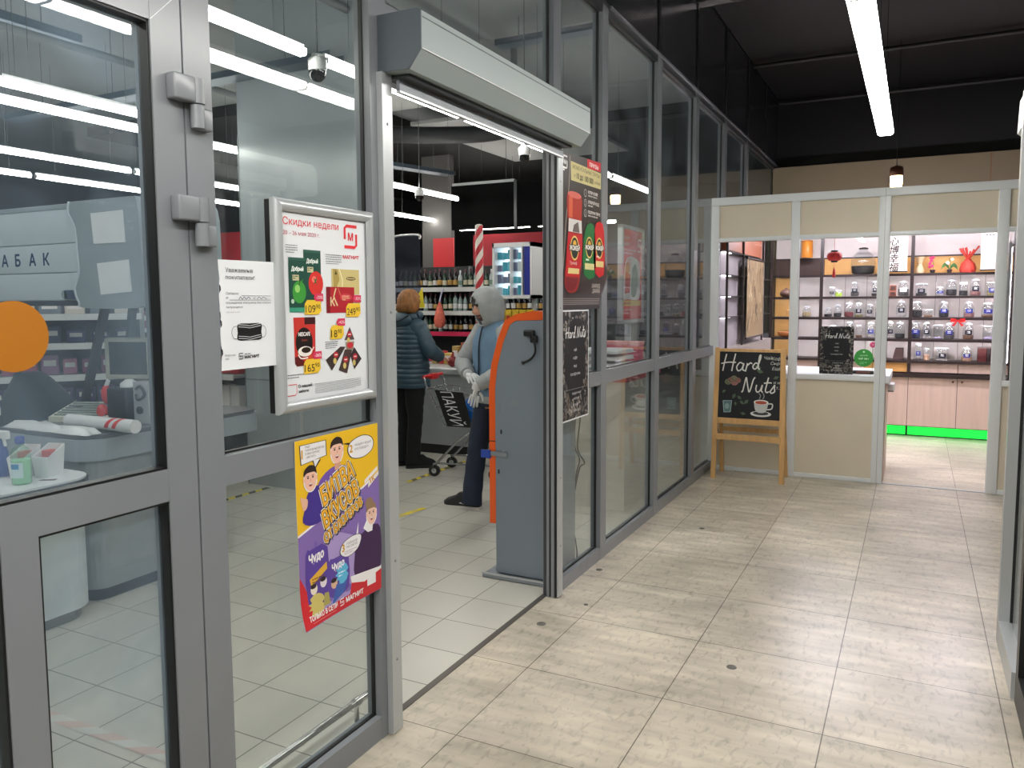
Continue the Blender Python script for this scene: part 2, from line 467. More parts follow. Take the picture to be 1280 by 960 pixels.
wb.box(-.02, 6.9, 11.0, 11.1, 3.1, 4.16, M_BWALL)
struct('wall_back', 'beige boarded back wall of the kiosk under a black wall', wb)

# upper shopfront: dark panels over the transom, up to the ceiling
wl = MB()
MULL = [-4.4, -3.3, -2.2, -1.1, .45, 1.512, 2.292, 3.825, 4.527, 5.637, 6.732, 7.83, 8.93, 10.03, 11.13]
wl.box(-.05, -.01, -6, 11.3, 3.33, 4.16, M_DARKPANEL)
for y in MULL: wl.box(-.012, -.002, y - .025, y + .025, 3.33, 4.16, M_BLACK)
wl.box(-.06, .0, -6, 11.3, 3.26, 3.33, M_ALUD); wl.box(-.02, .012, 4.6, 11.3, 3.31, 3.325, M_ALU)
struct('wall_left', 'dark panelled upper part of the shopfront wall', wl)

def lined(mb, y0, y1, z0, z1, g=.006, front=-.026):
    """black rubber lining round a pane opening"""
    for a in ((y0, y0 + g, z0, z1), (y1 - g, y1, z0, z1), (y0, y1, z0, z0 + g), (y0, y1, z1 - g, z1)):
        mb.box(-.040, front, a[0], a[1], a[2], a[3], M_GASK)
def pane(parent, y0, y1, z0, z1, glass, x=-.035):
    MB().box(x - .003, x + .003, y0 + .005, y1 - .005, z0 + .005, z1 - .005, glass).build('pane', parent)

def window(n, label, y0, y1, rails, glass, z1=3.26, door=False):
    """fixed glazing between posts: rails = list of (z bottom, z top)"""
    t = struct('window_%d' % n, label)
    fr = MB(); edges = []
    for a, b in rails: fr.box(-.06, 0, y0, y1, a, b, M_ALU)
    zs = [r for r in rails] + [(z1, z1)]
    for k in range(len(rails)):
        a, b = rails[k][1], zs[k + 1][0]
        if b - a > .05:
            lined(fr, y0, y1, a, b); edges.append((a, b))
    fr.build('window_frame', t)
    for a, b in edges: pane(t, y0, y1, a, b, glass)
    return t
def post(n, label, y0, y1, z1=4.16, mt=None):
    struct('trim_%d' % n, label, MB().box(-.062, .002, y0, y1, 0, z1, mt or M_ALU))

MID = (1.083, 1.166)
window(1, 'tall glazed panel with posters between the grey door and the open shutter', 1.556, 2.245, [(0, .085), MID], M_GLASS)
window(2, 'glazed panel just right of the shutter opening with a cable behind', 3.87, 4.48, [(0, .075), MID], M_GLASS)
window(3, 'second glazed panel right of the shutter opening', 4.575, 5.585, [(0, .075), MID], M_GLASS)
window(4, 'third glazed panel right of the shutter opening', 5.69, 6.68, [(0, .075), MID], M_GLASS)
window(5, 'glazed panel beside the chalkboard easel', 6.785, 7.78, [(0, .075), MID], M_GLASS)
window(6, 'glazed panel running behind the kiosk', 7.88, 8.88, [(0, .075), MID], M_GLASS)
window(7, 'last glazed panels running behind the kiosk', 8.98, 11.2, [(0, .075), MID], M_GLASS)
window(8, 'glazing above the roller shutter', 2.34, 3.78, [(2.40, 2.62)], M_GLASS)
window(9, 'glazed panels left of the grey door', -6, .45, [(0, .085), MID], M_GLASS)
window(10, 'glazing over the grey door', .45, 1.468, [(2.36, 2.45)], M_GLASS)
for k, (a, b) in enumerate([(1.468, 1.556), (2.245, 2.34), (3.78, 3.87), (4.48, 4.575), (5.585, 5.69), (6.68, 6.785), (7.78, 7.88), (8.88, 8.98)]):
    post(2 + k, ['grey frame post at the door hinges', 'grey frame post left of the shutter opening', 'grey frame post right of the shutter opening',
                 'first slim mullion right of the shutter opening', 'second slim mullion right of the shutter opening', 'third slim mullion right of the shutter opening',
                 'mullion at the corner with the kiosk', 'mullion behind the kiosk'][k], a, b, 3.3)

# ---- hinged glass door of the store
dr = struct('door_1', 'grey aluminium glass door with two hinges and a yellow disc')
f = MB()
f.box(-.06, 0, 1.374, 1.464, .012, 2.362, M_ALU); f.box(-.06, 0, .462, .552, .012, 2.362, M_ALU)
f.box(-.06, -.001, .552, 1.374, 2.272, 2.362, M_ALU); f.box(-.06, -.001, .552, 1.374, *MID, M_ALU); f.box(-.06, -.001, .552, 1.374, .012, .11, M_ALU)
f.box(-.06, -.001, .953, 1.033, .11, 1.083, M_ALU)
for a in ((.552, 1.374, 1.166, 2.272), (.552, .953, .11, 1.083), (1.033, 1.374, .11, 1.083)):
    lined(f, *a, front=-.005); pane(dr, *a, M_GLASSDOOR)
f.box(-.055, -.012, 1.464, 1.468, .012, 2.36, M_BLACK)
f.obox((.0005, 1.376, 2.274), (.0005, 1.460, 2.358), .001, .0012, M_SILV)
f.build('door_frame', dr)
for z in (2.095, 1.797):
    h = MB()
    h.box(0, .034, 1.412, 1.478, z - .002, z + .062, M_ALU, .006); h.tube([(.024, 1.491, z - .002), (.024, 1.491, z + .06)], .017, M_ALU, 14)
    h.box(0, .026, 1.498, 1.538, z - .064, z - .008, M_ALU, .006); h.tube([(.024, 1.487, z - .064), (.024, 1.487, z - .006)], .017, M_ALU, 14)
    h.build('hinge', dr)

# ---- roller shutter over the opening
rs = thing('roller_shutter', 'raised grey roller shutter boxed above the open store entrance', 'roller shutter', (0, 3.06, 0))
M_SHUT = mat('shutter_box', (150, 160, 160), .42, .0, .4); M_SHUTE = mat('shutter_end', (84, 93, 100), .45)
b = MB(); prof = [(0.004, 2.373), (.13, 2.368), (.18, 2.43), (.18, 2.553), (.165, 2.562), (.004, 2.562)]
b.prism(prof, 'y', 2.296 - 3.06, 3.828 - 3.06, M_SHUT); b.prism(prof, 'y', 2.290 - 3.06, 2.2955 - 3.06, M_SHUTE); b.prism(prof, 'y', 3.8285 - 3.06, 3.834 - 3.06, M_SHUTE)
b.box(.1795, .1815, -.76, .764, 2.532, 2.535, M_SHUTE); b.obox((.181, -.764, 2.43), (.181, .768, 2.43), .003, .003, M_WHITE)
b.build('shutter_housing', rs)
for y0, y1 in ((2.28, 2.338), (3.782, 3.842)):
    g = MB(); g.box(.0025, .026, y0 - 3.06, y1 - 3.06, .005, 2.372, M_SILV)
    yy = (y1 if y0 < 3 else y0) - 3.06; sg = 1 if y0 < 3 else -1
    for z in (.28, .65, 1.55, 2.2): g.lathe([(.006, 0), (.006, .003), (0, .003)], M_GREY, 10, (0, 0, 0)) if False else g.ball((.026, (y0 + y1) / 2 - 3.06, z), .006, M_GREY, 1, (.4, 1, 1))
    # grooves of the track on the face towards the opening
    for k, (xa, xb, mt) in enumerate(((-.058, -.042, M_ALUD), (-.04, -.026, M_ALU), (-.024, -.016, M_GASK), (-.014, .004, M_ALU), (.006, .018, M_GASK))):
        g.box(xa, xb, yy, yy + sg * .004 - .0, .005, 2.36, mt)
    g.build('guide_rail', rs)
h = MB(); h.box(-.06, -.002, -.72, .72, 2.366, 2.40, M_SILV); h.box(.004, .1, -.72, .72, 2.358, 2.368, M_ALUD)
h.box(.042, .056, -.718, .718, 2.318, 2.352, M_GREY); h.box(.041, .0575, -.718, .718, 2.311, 2.319, M_SILV); h.build('bottom_bar', rs)

# ---- kiosk partition at the end of the passage
K = struct('wall_end', 'white framed partition of the kiosk with beige panels and windows')
f = MB(); PX = [(-.034, .038), (.67, .742), (1.375, 1.465), (2.235, 2.315), (3.05, 3.12), (3.85, 3.92), (4.65, 4.72)]
for a, b_ in PX: f.box(a, b_, 7.44, 7.5, 0, 2.523, M_WHITEALU, .004)
f.box(1.3745 + .045, 1.4225, 7.436, 7.44, 0, 2.52, mat('joint_shadow', (150, 156, 158), .5))
f.box(-.034, 4.72, 7.438, 7.502, 2.452, 2.523, M_WHITEALU, .004)
f.box(-.034, 4.72, 7.442, 7.498, 2.12, 2.157, M_WHITEALU, .004)
for k in range(6):
    a, b_ = PX[k][1], PX[k + 1][0]
    if k != 2:
        f.box(a, b_, 7.442, 7.498, .884, .93, M_WHITEALU, .003); f.box(a, b_, 7.44, 7.5, 0, .036, M_WHITEALU, .003)
f.build('partition_frame', K)
for k in range(6):
    a, b_ = PX[k][1], PX[k + 1][0]
    if k != 2:
        MB().box(a, b_, 7.462, 7.478, .036, .884, M_BEIGE).build('beige_panel', K)
        MB().box(a, b_, 7.468, 7.473, .93, 2.12, M_CLEAR).build('pane', K)
    MB().box(a, b_, 7.462, 7.478, 2.157, 2.452, M_BEIGE).build('beige_panel', K)
struct('trim_10', 'thin metal threshold in the kiosk doorway', MB().box(1.465, 2.235, 7.45, 7.49, 0, .006, M_SILV))

# ---- right side: glazed leaf and front of the next shop
R = struct('window_11', 'glazed panel with silver post at the right edge of the passage')
f = MB(); f.box(2.068, 2.135, 4.17, 4.23, 0, 2.5, M_SILV); f.box(2.068, 2.135, 3.6, 4.17, 0, .11, M_SILV); f.box(2.09, 2.135, 3.57, 3.63, 0, 2.5, M_ALU); f.box(2.068, 2.135, 3.6, 4.2, 2.42, 2.5, M_SILV)
f.box(2.112, 2.13, 4.162, 4.17, .11, 2.42, M_GASK); f.box(2.112, 2.13, 3.63, 3.64, .11, 2.42, M_GASK)
f.build('window_frame', R); MB().box(2.118, 2.124, 3.64, 4.16, .115, 2.415, M_GLASS).build('pane', R)
R = struct('door_2', 'dark edged glass door at the right edge of the passage')
f = MB(); f.box(2.078, 2.128, 3.49, 3.56, .01, 2.45, M_BLACK); f.box(2.078, 2.128, 2.62, 2.69, .01, 2.45, M_BLACK); f.box(2.078, 2.128, 2.69, 3.49, .01, .14, M_BLACK); f.box(2.078, 2.128, 2.69, 3.49, 2.38, 2.45, M_BLACK)
f.build('door_frame', R); MB().box(2.107, 2.113, 2.685, 3.495, .135, 2.385, M_GLASS).build('pane', R)
R = struct('wall_right', 'shopfront continuing on the right behind the viewer')
MB().box(2.1, 2.16, -6, 2.6, 0, 1.0, M_ALU).build('wall_panel', R); MB().box(2.1, 2.16, -6, 2.6, 2.5, 4.16, M_DARKPANEL).build('wall_panel', R); MB().box(2.1, 2.16, -6, 2.6, 1.0, 2.5, M_DARKPANEL).build('wall_panel', R)
t = thing('roller_shutter', 'pale roller shutter box at the top right corner of the passage', 'roller shutter', (2.2, 3.5, 2.45))
MB().prism([(-.1, -.11), (-.125, -.09), (-.12, .06), (-.085, .11), (.1, .11), (.1, -.11)], 'y', -.85, .98, M_WHITEALU).build('shutter_housing', t)

# ================================================================== LAMPS
def linear_lamp(label, group, length, axis, loc, width, mt, hang, shielded=False, open_top=False):
    t = thing('linear_lamp', label, 'ceiling lamp', loc, 0 if axis == 'y' else -pi / 2, group)
    L = length / 2 - .004; wd = width / 2
    hb = MB()
    if shielded: hb.box(-wd * 1.05, -wd * 1.01, -L, L, -.004, .055, M_WHITE).box(wd * 1.01, wd * 1.05, -L, L, -.004, .055, M_WHITE)
    hb.box(-wd * (.3 if open_top else .9), wd * (.3 if open_top else .9), -L, L, .03, .055, M_WHITE).build('housing', t)
    d = MB(); d.prism([(-wd, .03), (-wd, .008), (-wd * .7, -.004), (wd * .7, -.004), (wd, .008), (wd, .03)], 'y', -L + .006, L - .006, mt); d.build('diffuser', t)
    for s in (-1, 1):
        c = MB(); c.prism([(-wd, .032), (-wd, .006), (-wd * .7, -.006), (wd * .7, -.006), (wd, .006), (wd, .032)], 'y', s * L, s * (L - .006), M_WHITE); c.build('end_cap', t)
    if hang:
        for s in (-.7, .7): MB().tube([(0, s * L, .05), (0, s * L, hang)], .0022, M_STEEL, 5, False).build('hanger_wire', t)
    return t
EM_C = lampmat('lamp_passage', (255, 251, 244), LAMP_CORRIDOR)
EM_S = lampmat('lamp_store', (255, 252, 244), LAMP_STORE)
words = ['at the far end', 'second from the far end', 'third from the far end', 'fourth from the far end', 'fifth from the far end', 'sixth from the far end', 'seventh from the far end', 'eighth from the far end']
for k in range(7):
    linear_lamp('white linear lamp of the passage, %s of its row' % words[k], 'linear lamps of the passage', 1.5, 'y', (1.432, 5.85 - 1.5 * k, 2.8), .105, EM_C, 1.36)
for k in range(3):  # unseen extra row, added to make the near floor brighter
    linear_lamp('added white linear lamp behind the viewer brightening the near floor, %s of three' % nth(k), 'linear lamps of the passage', 1.5, 'y', (.62, .3 - 1.55 * k, 2.8), .105, EM_C, 1.36)
rows = [(-1.285, [-1.8, -.3, 1.2, 2.66, 4.28, 5.82, 7.4, 8.92]), (-3.7, [-.7, .8, 2.3, 3.8, 5.3, 6.8, 8.3]), (-5.45, [3.3, 4.8, 6.3, 7.8, 9.3, 10.8]), (-6.6, [4.5, 6.0, 7.5, 9.0])]
names = ['nearest the shopfront', 'second from the shopfront', 'third from the shopfront', 'fourth from the shopfront']
for r, (x, ys) in enumerate(rows):
    for k, y in enumerate(ys):
        linear_lamp('white linear lamp in the row %s, %s from the entrance side' % (names[r], nth(k)), 'linear lamps of the store', 1.46, 'y', (x, y, 2.9), .058 if r == 0 else .048, EM_S, 1.2, False, True)
for k, (x, y, ax) in enumerate([(-4.1, 10.9, 'y'), (-5.2, 12.85, 'x'), (-3.6, 12.85, 'x'), (-3.28, 3.45, 'y'), (-3.22, 3.5, 'y')]):  # the last two stand in for a lamp mirrored in the door glass
    linear_lamp('white linear lamp ' + ['slanting away above the drinks display', 'across the back of the store above the wine', 'across the back of the store beside the red wall', 'standing in for a reflection in the door glass, outer one', 'standing in for a reflection in the door glass, inner one'][k],
                'linear lamps of the store', 1.46 if k < 3 else 1.1, ax, (x, y, 2.9), .05 if k < 3 else .016, EM_S, 1.2, False, True)

# ================================================================== POSTERS ON THE SHOPFRONT
def wallart(mb, x0): return Art(mb, lambda u, v, w: (x0 + w, u, v))
RED = (222, 52, 60); CRIM = (196, 38, 52)
def em_logo(a, u, v, s, rgb, layer=2, letter='М', wd=.13):
    """the shop's mark: two hooked strokes round a letter; u, v centre, s height"""
    w = s * .84; q = s * .16; h = s / 2; t = s * wd
    a.line(smooth([(u + w / 2, v + h - t / 2), (u - w / 2 + q, v + h - t / 2), (u - w / 2 + t * .3, v + h - q), (u - w / 2 + t * .3, v - s * .12)], 1), t, rgb, layer)
    a.line(smooth([(u - w / 2, v - h + t / 2), (u + w / 2 - q, v - h + t / 2), (u + w / 2 - t * .3, v - h + q), (u + w / 2 - t * .3, v + s * .12)], 1), t, rgb, layer)
    a.text(letter, u, v - s * .16, s * .32, rgb, layer, align='c', bold=s * .014)

# ---- the framed discount poster
t = thing('framed_poster', 'silver framed white discount poster with juice, tea and coffee on the glass panel', 'poster', (0, 0, 0))
f = MB(); Y0, Y1, Z0, Z1 = 1.762, 2.233, 1.253, 1.892; fw = .036
def bev_bar(mb, a, b, n, m):
    """half-round snap profile: a, b outer corners of the bar, n towards the sheet"""
    a = Vector(a); b = Vector(b); n = Vector(n); d = (b - a).normalized(); L = (b - a).length
    sec = [(0, -.026), (0, -.012), (.006, -.002), (.018, .002), (.030, -.004), (.036, -.012)]
    vs = []
    for s, off in ((0, 1), (L, -1)):
        for k, (w_, x) in enumerate(sec): vs.append(a + d * (s + off * w_) + n * w_ + Vector((x + .02, 0, 0)))
    k = len(sec); fs = [(i, i + 1, k + i + 1, k + i) for i in range(k - 1)]
    mb.add(vs, fs, m, True)
bev_bar(f, (0, Y0, Z0), (0, Y1, Z0), (0, 0, 1), M_SILV); bev_bar(f, (0, Y1, Z1), (0, Y0, Z1), (0, 0, -1), M_SILV)
bev_bar(f, (0, Y0, Z1), (0, Y0, Z0), (0, 1, 0), M_SILV); bev_bar(f, (0, Y1, Z0), (0, Y1, Z1), (0, -1, 0), M_SILV)
f.box(-.0295, -.0055, Y0 + .004, Y1 - .004, Z0 + .004, Z1 - .004, M_BLACK)  # black box standing in for the shade along the side of the frame
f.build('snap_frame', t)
p = MB(); p.box(-.012, .002, Y0 + .03, Y1 - .03, Z0 + .028, Z1 - .028, M_PAPER)
a = wallart(p, .002)
a.text('Скидки недели', 1.806, 1.8185, .0225, RED, 2, width=.254)
a.text('20 – 26 мая 2020 г.', 1.806, 1.789, .0125, (200, 90, 110), 2, width=.162)
em_logo(a, 2.121, 1.802, .078, RED); a.text('МАГНИТ', 2.080, 1.7295, .0105, RED, 2, width=.082, bold=.0006)
a.fine(1.814, 1.757, 1.866, 4, .007, (110, 112, 116), 2, .0022, 3); a.fine(1.994, 1.737, 2.072, 5, .007, (110, 112, 116), 2, .0022, 4)
# two juice cartons
for (u0, u1, v0, v1, ly) in ((1.891, 1.970, 1.566, 1.748, 1), (1.824, 1.900, 1.557, 1.722, 3)):
    a.poly([(u0, v0), (u1 - .006, v0), (u1, v0 + .03), (u1, v1), (u0, v1)], (30, 74, 62), ly)
    a.rect(u0, v1 - .008, u1, v1, (46, 92, 78), ly + .3); a.rect(u0, v0, u1 - .006, v0 + .014, (58, 150, 120), ly + .3)
    a.text('Добрый', (u0 + u1) / 2, v1 - .04, .013, (236, 242, 236), ly + .4, width=.052, align='c', shear=.1, bold=.0008)
    a.rect(u0 + .016, v1 - .069, u0 + .044, v1 - .052, (196, 190, 150), ly + .4); a.fine(u0 + .018, v1 - .058, u0 + .042, 2, .006, (90, 100, 70), ly + .6, .003)
a.ell(1.945, 1.645, .034, .038, (210, 50, 44), 2.2); a.ell(1.938, 1.658, .012, .010, (240, 120, 104), 2.4)
a.poly([(1.945, 1.652), (1.955, 1.664), (1.948, 1.657), (1.948, 1.67), (1.943, 1.657), (1.934, 1.662), (1.94, 1.652), (1.932, 1.642), (1.944, 1.648), (1.953, 1.640)], (36, 96, 50), 2.6)
a.ell(1.868, 1.618, .030, .034, (62, 150, 58), 4.2); a.ell(1.860, 1.628, .011, .012, (150, 206, 110), 4.4); a.line([(1.868, 1.64), (1.872, 1.656)], .003, (70, 60, 30), 4.5); a.poly([(1.872, 1.65), (1.888, 1.66), (1.882, 1.648)], (50, 130, 56), 4.5)
a.ell(1.838, 1.59, .007, .007, (190, 210, 190), 4.5)
# two tea boxes
a.rect(2.020, 1.612, 2.162, 1.694, (206, 190, 128), 1); a.poly([(2.03, 1.612), (2.06, 1.66), (2.05, 1.694), (2.028, 1.694)], (172, 150, 82), 1.3); a.line([(2.06, 1.694), (2.075, 1.66), (2.072, 1.62)], .004, (236, 226, 180), 1.4)
a.ell(2.118, 1.664, .025, .006, (96, 74, 30), 1.5); a.rect(2.098, 1.6625, 2.138, 1.6655, (216, 200, 150), 1.7)
a.poly([(2.036, 1.676), (2.042, 1.690), (2.049, 1.676)], (80, 64, 30), 1.5)
a.poly([(1.992, 1.553), (2.115, 1.553), (2.134, 1.60), (2.134, 1.636), (1.992, 1.636)], (176, 36, 48), 3); a.poly([(1.992, 1.553), (2.010, 1.553), (2.012, 1.636), (1.992, 1.636)], (126, 24, 34), 3.2)
a.text('К', 2.012, 1.575, .028, (226, 206, 160), 3.4, bold=.001); a.line([(2.04, 1.632), (2.028, 1.605), (2.046, 1.575)], .006, (222, 200, 150), 3.3); a.line([(2.05, 1.634), (2.062, 1.61)], .003, (206, 120, 90), 3.3)
a.ell(2.09, 1.603, .03, .012, (206, 66, 76), 3.3); a.fine(2.07, 1.605, 2.108, 3, .006, (230, 190, 150), 3.5, .003)
# coffee tin
a.poly([(1.842, 1.40), (1.85, 1.392), (1.926, 1.392), (1.934, 1.40), (1.938, 1.541), (1.840, 1.541)], (196, 54, 46), 1); a.rect(1.888, 1.519, 1.938, 1.541, (60, 22, 22), 1.3); a.poly([(1.842, 1.40), (1.85, 1.392), (1.888, 1.392), (1.872, 1.425), (1.842, 1.42)], (92, 26, 26), 1.3)
a.ell(1.885, 1.464, .038, .046, (28, 20, 20), 1.6); a.text('NESCAFE', 1.886, 1.484, .012, (240, 238, 234), 2, width=.052, align='c', bold=.0006); a.text('Classic', 1.886, 1.468, .007, (190, 90, 70), 2, align='c')
a.ell(1.888, 1.436, .032, .016, (238, 232, 224), 2.2); a.ell(1.892, 1.44, .021, .009, (40, 24, 18), 2.4); a.line([(1.918, 1.436), (1.928, 1.448)], .004, (238, 232, 224), 2.2); a.line([(1.856, 1.428), (1.87, 1.415), (1.9, 1.416)], .004, (238, 232, 224), 2.1, curve=True)
a.poly([(1.9, 1.42), (1.936, 1.43), (1.934, 1.40), (1.90, 1.398)], (214, 84, 50), 1.5)
# bars of nougat in a fan
for (q, rgb) in (([(2.106, 1.505), (2.077, 1.462), (2.130, 1.462)], (86, 74, 72)), ([(2.082, 1.44), (2.056, 1.442), (1.982, 1.403), (2.011, 1.366)], (62, 50, 48)), ([(2.128, 1.437), (2.166, 1.395), (2.126, 1.362), (2.106, 1.41)], (56, 46, 46)), ([(2.078, 1.431), (2.116, 1.428), (2.088, 1.352), (2.045, 1.365)], (74, 58, 54))):
    a.poly(q, rgb, 2)
    c = (sum(p_[0] for p_ in q) / len(q), sum(p_[1] for p_ in q) / len(q))
    a.ell(c[0], c[1] + .004, .012, .010, (186, 40, 54), 2.5); a.ell(c[0] - .006, c[1] - .016, .008, .010, (206, 186, 110), 2.5); a.rect(c[0] - .007, c[1] + .002, c[0] + .007, c[1] + .006, (236, 220, 214), 2.8)
a.poly([(2.082, 1.455), (2.128, 1.456), (2.122, 1.43), (2.086, 1.43)], (150, 130, 110), 2.6); a.ell(2.106, 1.444, .016, .010, (200, 50, 62), 2.8)
# prices and discount tags
def price(u, v, big, small, wd=.079, ht=.045):
    a.poly([(u + .002, v), (u + wd - .012, v), (u + wd, v + .012), (u + wd - .002, v + ht), (u + .014, v + ht), (u + .003, v + ht - .012)], (236, 196, 58), 5)
    a.text(big, u + .006, v + .006, .024, (40, 34, 24), 6, width=.015 * len(big)); a.text(small, u + .009 + .015 * len(big), v + .018, .014, (40, 34, 24), 6, width=.019)
price(1.887, 1.549, '109', '90'); price(2.086, 1.538, '249', '90'); price(1.876, 1.366, '165', '90', .08); price(2.004, 1.468, '18', '90', .07)
for u, v, s in ((2.037, 1.51, '-42%'), (1.918, 1.409, '-36%'), (2.124, 1.586, '-55%'), (1.932, 1.590, '-33%')):
    a.poly([(u, v + .012), (u + .008, v + .024), (u + .044, v + .024), (u + .044, v), (u + .008, v)], (214, 56, 92), 5.4); a.text(s, u + .026, v + .0075, .010, (250, 236, 238), 6, align='c', width=.03)
a.fine(1.982, 1.459, 2.044, 4, .0065, (110, 112, 116), 2, .0022, 5); a.fine(1.807, 1.366, 1.9, 2, .008, (110, 112, 116), 2, .0024, 6)
a.line([(1.812, 1.338), (1.846, 1.338), (1.846, 1.312), (1.84, 1.305), (1.805, 1.305)], .0022, RED, 2)
a.text('О нашей', 1.853, 1.326, .0095, (60, 62, 66), 2, width=.062, bold=.0004); a.text('заботе', 1.853, 1.3105, .0085, (60, 62, 66), 2, width=.046, bold=.0004)
a.fine(1.929, 1.33, 2.16, 7, .0048, (150, 152, 156), 2, .0016, 8)
p.build('poster_sheet', t)

# ---- mask notice, taped across the post and the glass
p = MB(); wav = [(1.556, 1.402)]
left = [(1.555 + .004 * (1 - abs(cos(k * pi / 6))), 1.402 + .301 * k / 18) for k in range(19)]
p.prism([(1.766, 1.403), (1.768, 1.704)] + left[::-1], 'x', .003, .0036, M_PAPER)
a = wallart(p, .0036); INK = (44, 44, 48)
a.text('Уважаемые', 1.579, 1.670, .0125, INK, 2, width=.1); a.text('покупатели!', 1.579, 1.651, .0115, INK, 2, width=.106)
a.text('Согласно', 1.578, 1.609, .007, (90, 90, 94), 2, width=.045)
a.text('№', 1.578, 1.597, .006, (80, 80, 84), 2); a.line([(1.634, 1.606), (1.746, 1.606), (1.746, 1.594), (1.59, 1.594)], .0012, (120, 120, 124), 2); a.line(smooth([(1.624, 1.596), (1.63, 1.603), (1.636, 1.596), (1.644, 1.603), (1.65, 1.597), (1.66, 1.602), (1.667, 1.597)], 4), .0016, (70, 74, 110), 2)
a.text('от', 1.678, 1.597, .006, (80, 80, 84), 2); a.line(smooth([(1.692, 1.596), (1.7, 1.603), (1.708, 1.597), (1.716, 1.602), (1.73, 1.597)], 4), .0014, (70, 74, 110), 2)
a.text('посещение магазина без маски', 1.577, 1.584, .006, (84, 84, 88), 2, width=.168); a.text('запрещено', 1.577, 1.572, .006, (84, 84, 88), 2, width=.06); a.fine(1.577, 1.559, 1.68, 1, .006, (206, 208, 210), 2, .003)
a.poly(smooth([(1.617, 1.527), (1.66, 1.5285), (1.704, 1.527), (1.7045, 1.504), (1.703, 1.483), (1.66, 1.4815), (1.616, 1.483), (1.6155, 1.504)], 3, True), (24, 24, 26), 2)
for dz in (.022, .016, -.010, -.016): a.line([(1.618, 1.504 + dz), (1.646, 1.502 + dz), (1.66, 1.4995 + dz), (1.69, 1.504 + dz), (1.702, 1.5055 + dz)], .0016, (210, 212, 214), 3)
a.line([(1.616, 1.522), (1.6, 1.519), (1.594, 1.504), (1.601, 1.489), (1.616, 1.487)], .0012, INK, 2, curve=True); a.line([(1.704, 1.522), (1.718, 1.518), (1.723, 1.504), (1.717, 1.49), (1.703, 1.487)], .0012, INK, 2, curve=True)
em_logo(a, 1.6245, 1.438, .018, INK); a.text('МАГНИТ', 1.638, 1.431, .008, INK, 2, width=.055, bold=.0006); a.fine(1.638, 1.442, 1.69, 1, .005, (110, 110, 114), 2, .0024)
a.text('Работай', 1.568, 1.440, .006, (110, 110, 114), 2, width=.036); a.text('как', 1.568, 1.431, .006, (110, 110, 114), 2)
for z in (1.452, 1.53, 1.625): a.poly([(1.5555, z - .012), (1.561, z - .004), (1.5605, z + .006), (1.5555, z + .012)], (34, 36, 38), 1)
tag(p.build('paper_notice'), 'white paper notice with a black face mask taped left of the framed poster', 'notice')

# ---- yellow and purple poster hanging from the middle rail
def curl(u, v, w):
    k = max(0.0, (.70 - v) / .15) * max(0.0, 1 - (u - 1.83) / .40)
    return (.0045 + w + .028 * k * k + .002 * sin((v - .55) * 9), u, v)
p = MB(); YEL = (238, 190, 40); PUR = (134, 108, 176); NAVY = (70, 52, 140)
NY, NZ = 8, 14; U0, U1, V0, V1 = 1.829, 2.247, .553, 1.163
def outline(u):       # ragged lower edge
    return .568 + (u - U0) * .0 - (.02 if u > 1.9 and u < 2.0 else 0)
def clip(poly):       # keeps printed shapes on the sheet
    return [(min(max(u, U0), U1), min(max(v, V0 + .01), V1)) for u, v in poly]
grid = [(U0 + (U1 - U0) * i / NY, V0 + .012 + (V1 - V0 - .012) * j / NZ) for j in range(NZ + 1) for i in range(NY + 1)]
p.add([curl(u, v, 0) for u, v in grid], [(j * (NY + 1) + i, j * (NY + 1) + i + 1, (j + 1) * (NY + 1) + i + 1, (j + 1) * (NY + 1) + i) for j in range(NZ) for i in range(NY)], M_PAPER)
p.add([curl(u, v, -.0008) for u, v in grid], [(j * (NY + 1) + i, (j + 1) * (NY + 1) + i, (j + 1) * (NY + 1) + i + 1, j * (NY + 1) + i + 1) for j in range(NZ) for i in range(NY)], mat('poster_back', (216, 214, 210), .6))
class Curled(Art):
    def _add(s, vs, fs, rgb, layer):
        # split big faces finely enough to follow the curl
        bm = bmesh.new(); bv = [bm.verts.new((u, v, 0)) for u, v in vs]
        for f_ in fs:
            try: bm.faces.new([bv[i] for i in f_])
            except ValueError: pass
        bmesh.ops.triangulate(bm, faces=list(bm.faces))
        for z in [V0 + .012 + (V1 - V0 - .012) * j / NZ for j in range(1, NZ)]:
            bmesh.ops.bisect_plane(bm, geom=list(bm.verts) + list(bm.edges) + list(bm.faces), plane_co=(0, z, 0), plane_no=(0, 1, 0))
        for y in [U0 + (U1 - U0) * i / NY for i in range(1, NY)]:
            bmesh.ops.bisect_plane(bm, geom=list(bm.verts) + list(bm.edges) + list(bm.faces), plane_co=(y, 0, 0), plane_no=(1, 0, 0))
        bm.verts.index_update()
        Art._add(s, [(v.co.x, v.co.y) for v in bm.verts], [[v.index for v in f_.verts] for f_ in bm.faces], rgb, layer); bm.free()
a = Curled(p, curl)
a.rect(U0, .60, U1, V1, YEL, 0)
a.poly([(U0, .862), (1.95, .897), (2.157, .95), (U1, .985), (U1, .565), (U0, .565)], PUR, 1)
a.line([(U0, .864), (1.95, .9), (2.157, .953), (U1, .988)], .007, (240, 238, 240), 1.4)
a.poly([(1.92, .565), (2.1, .565), (2.1, .80), (2.0, .84), (1.95, .80)], (172, 152, 206), 1.5)
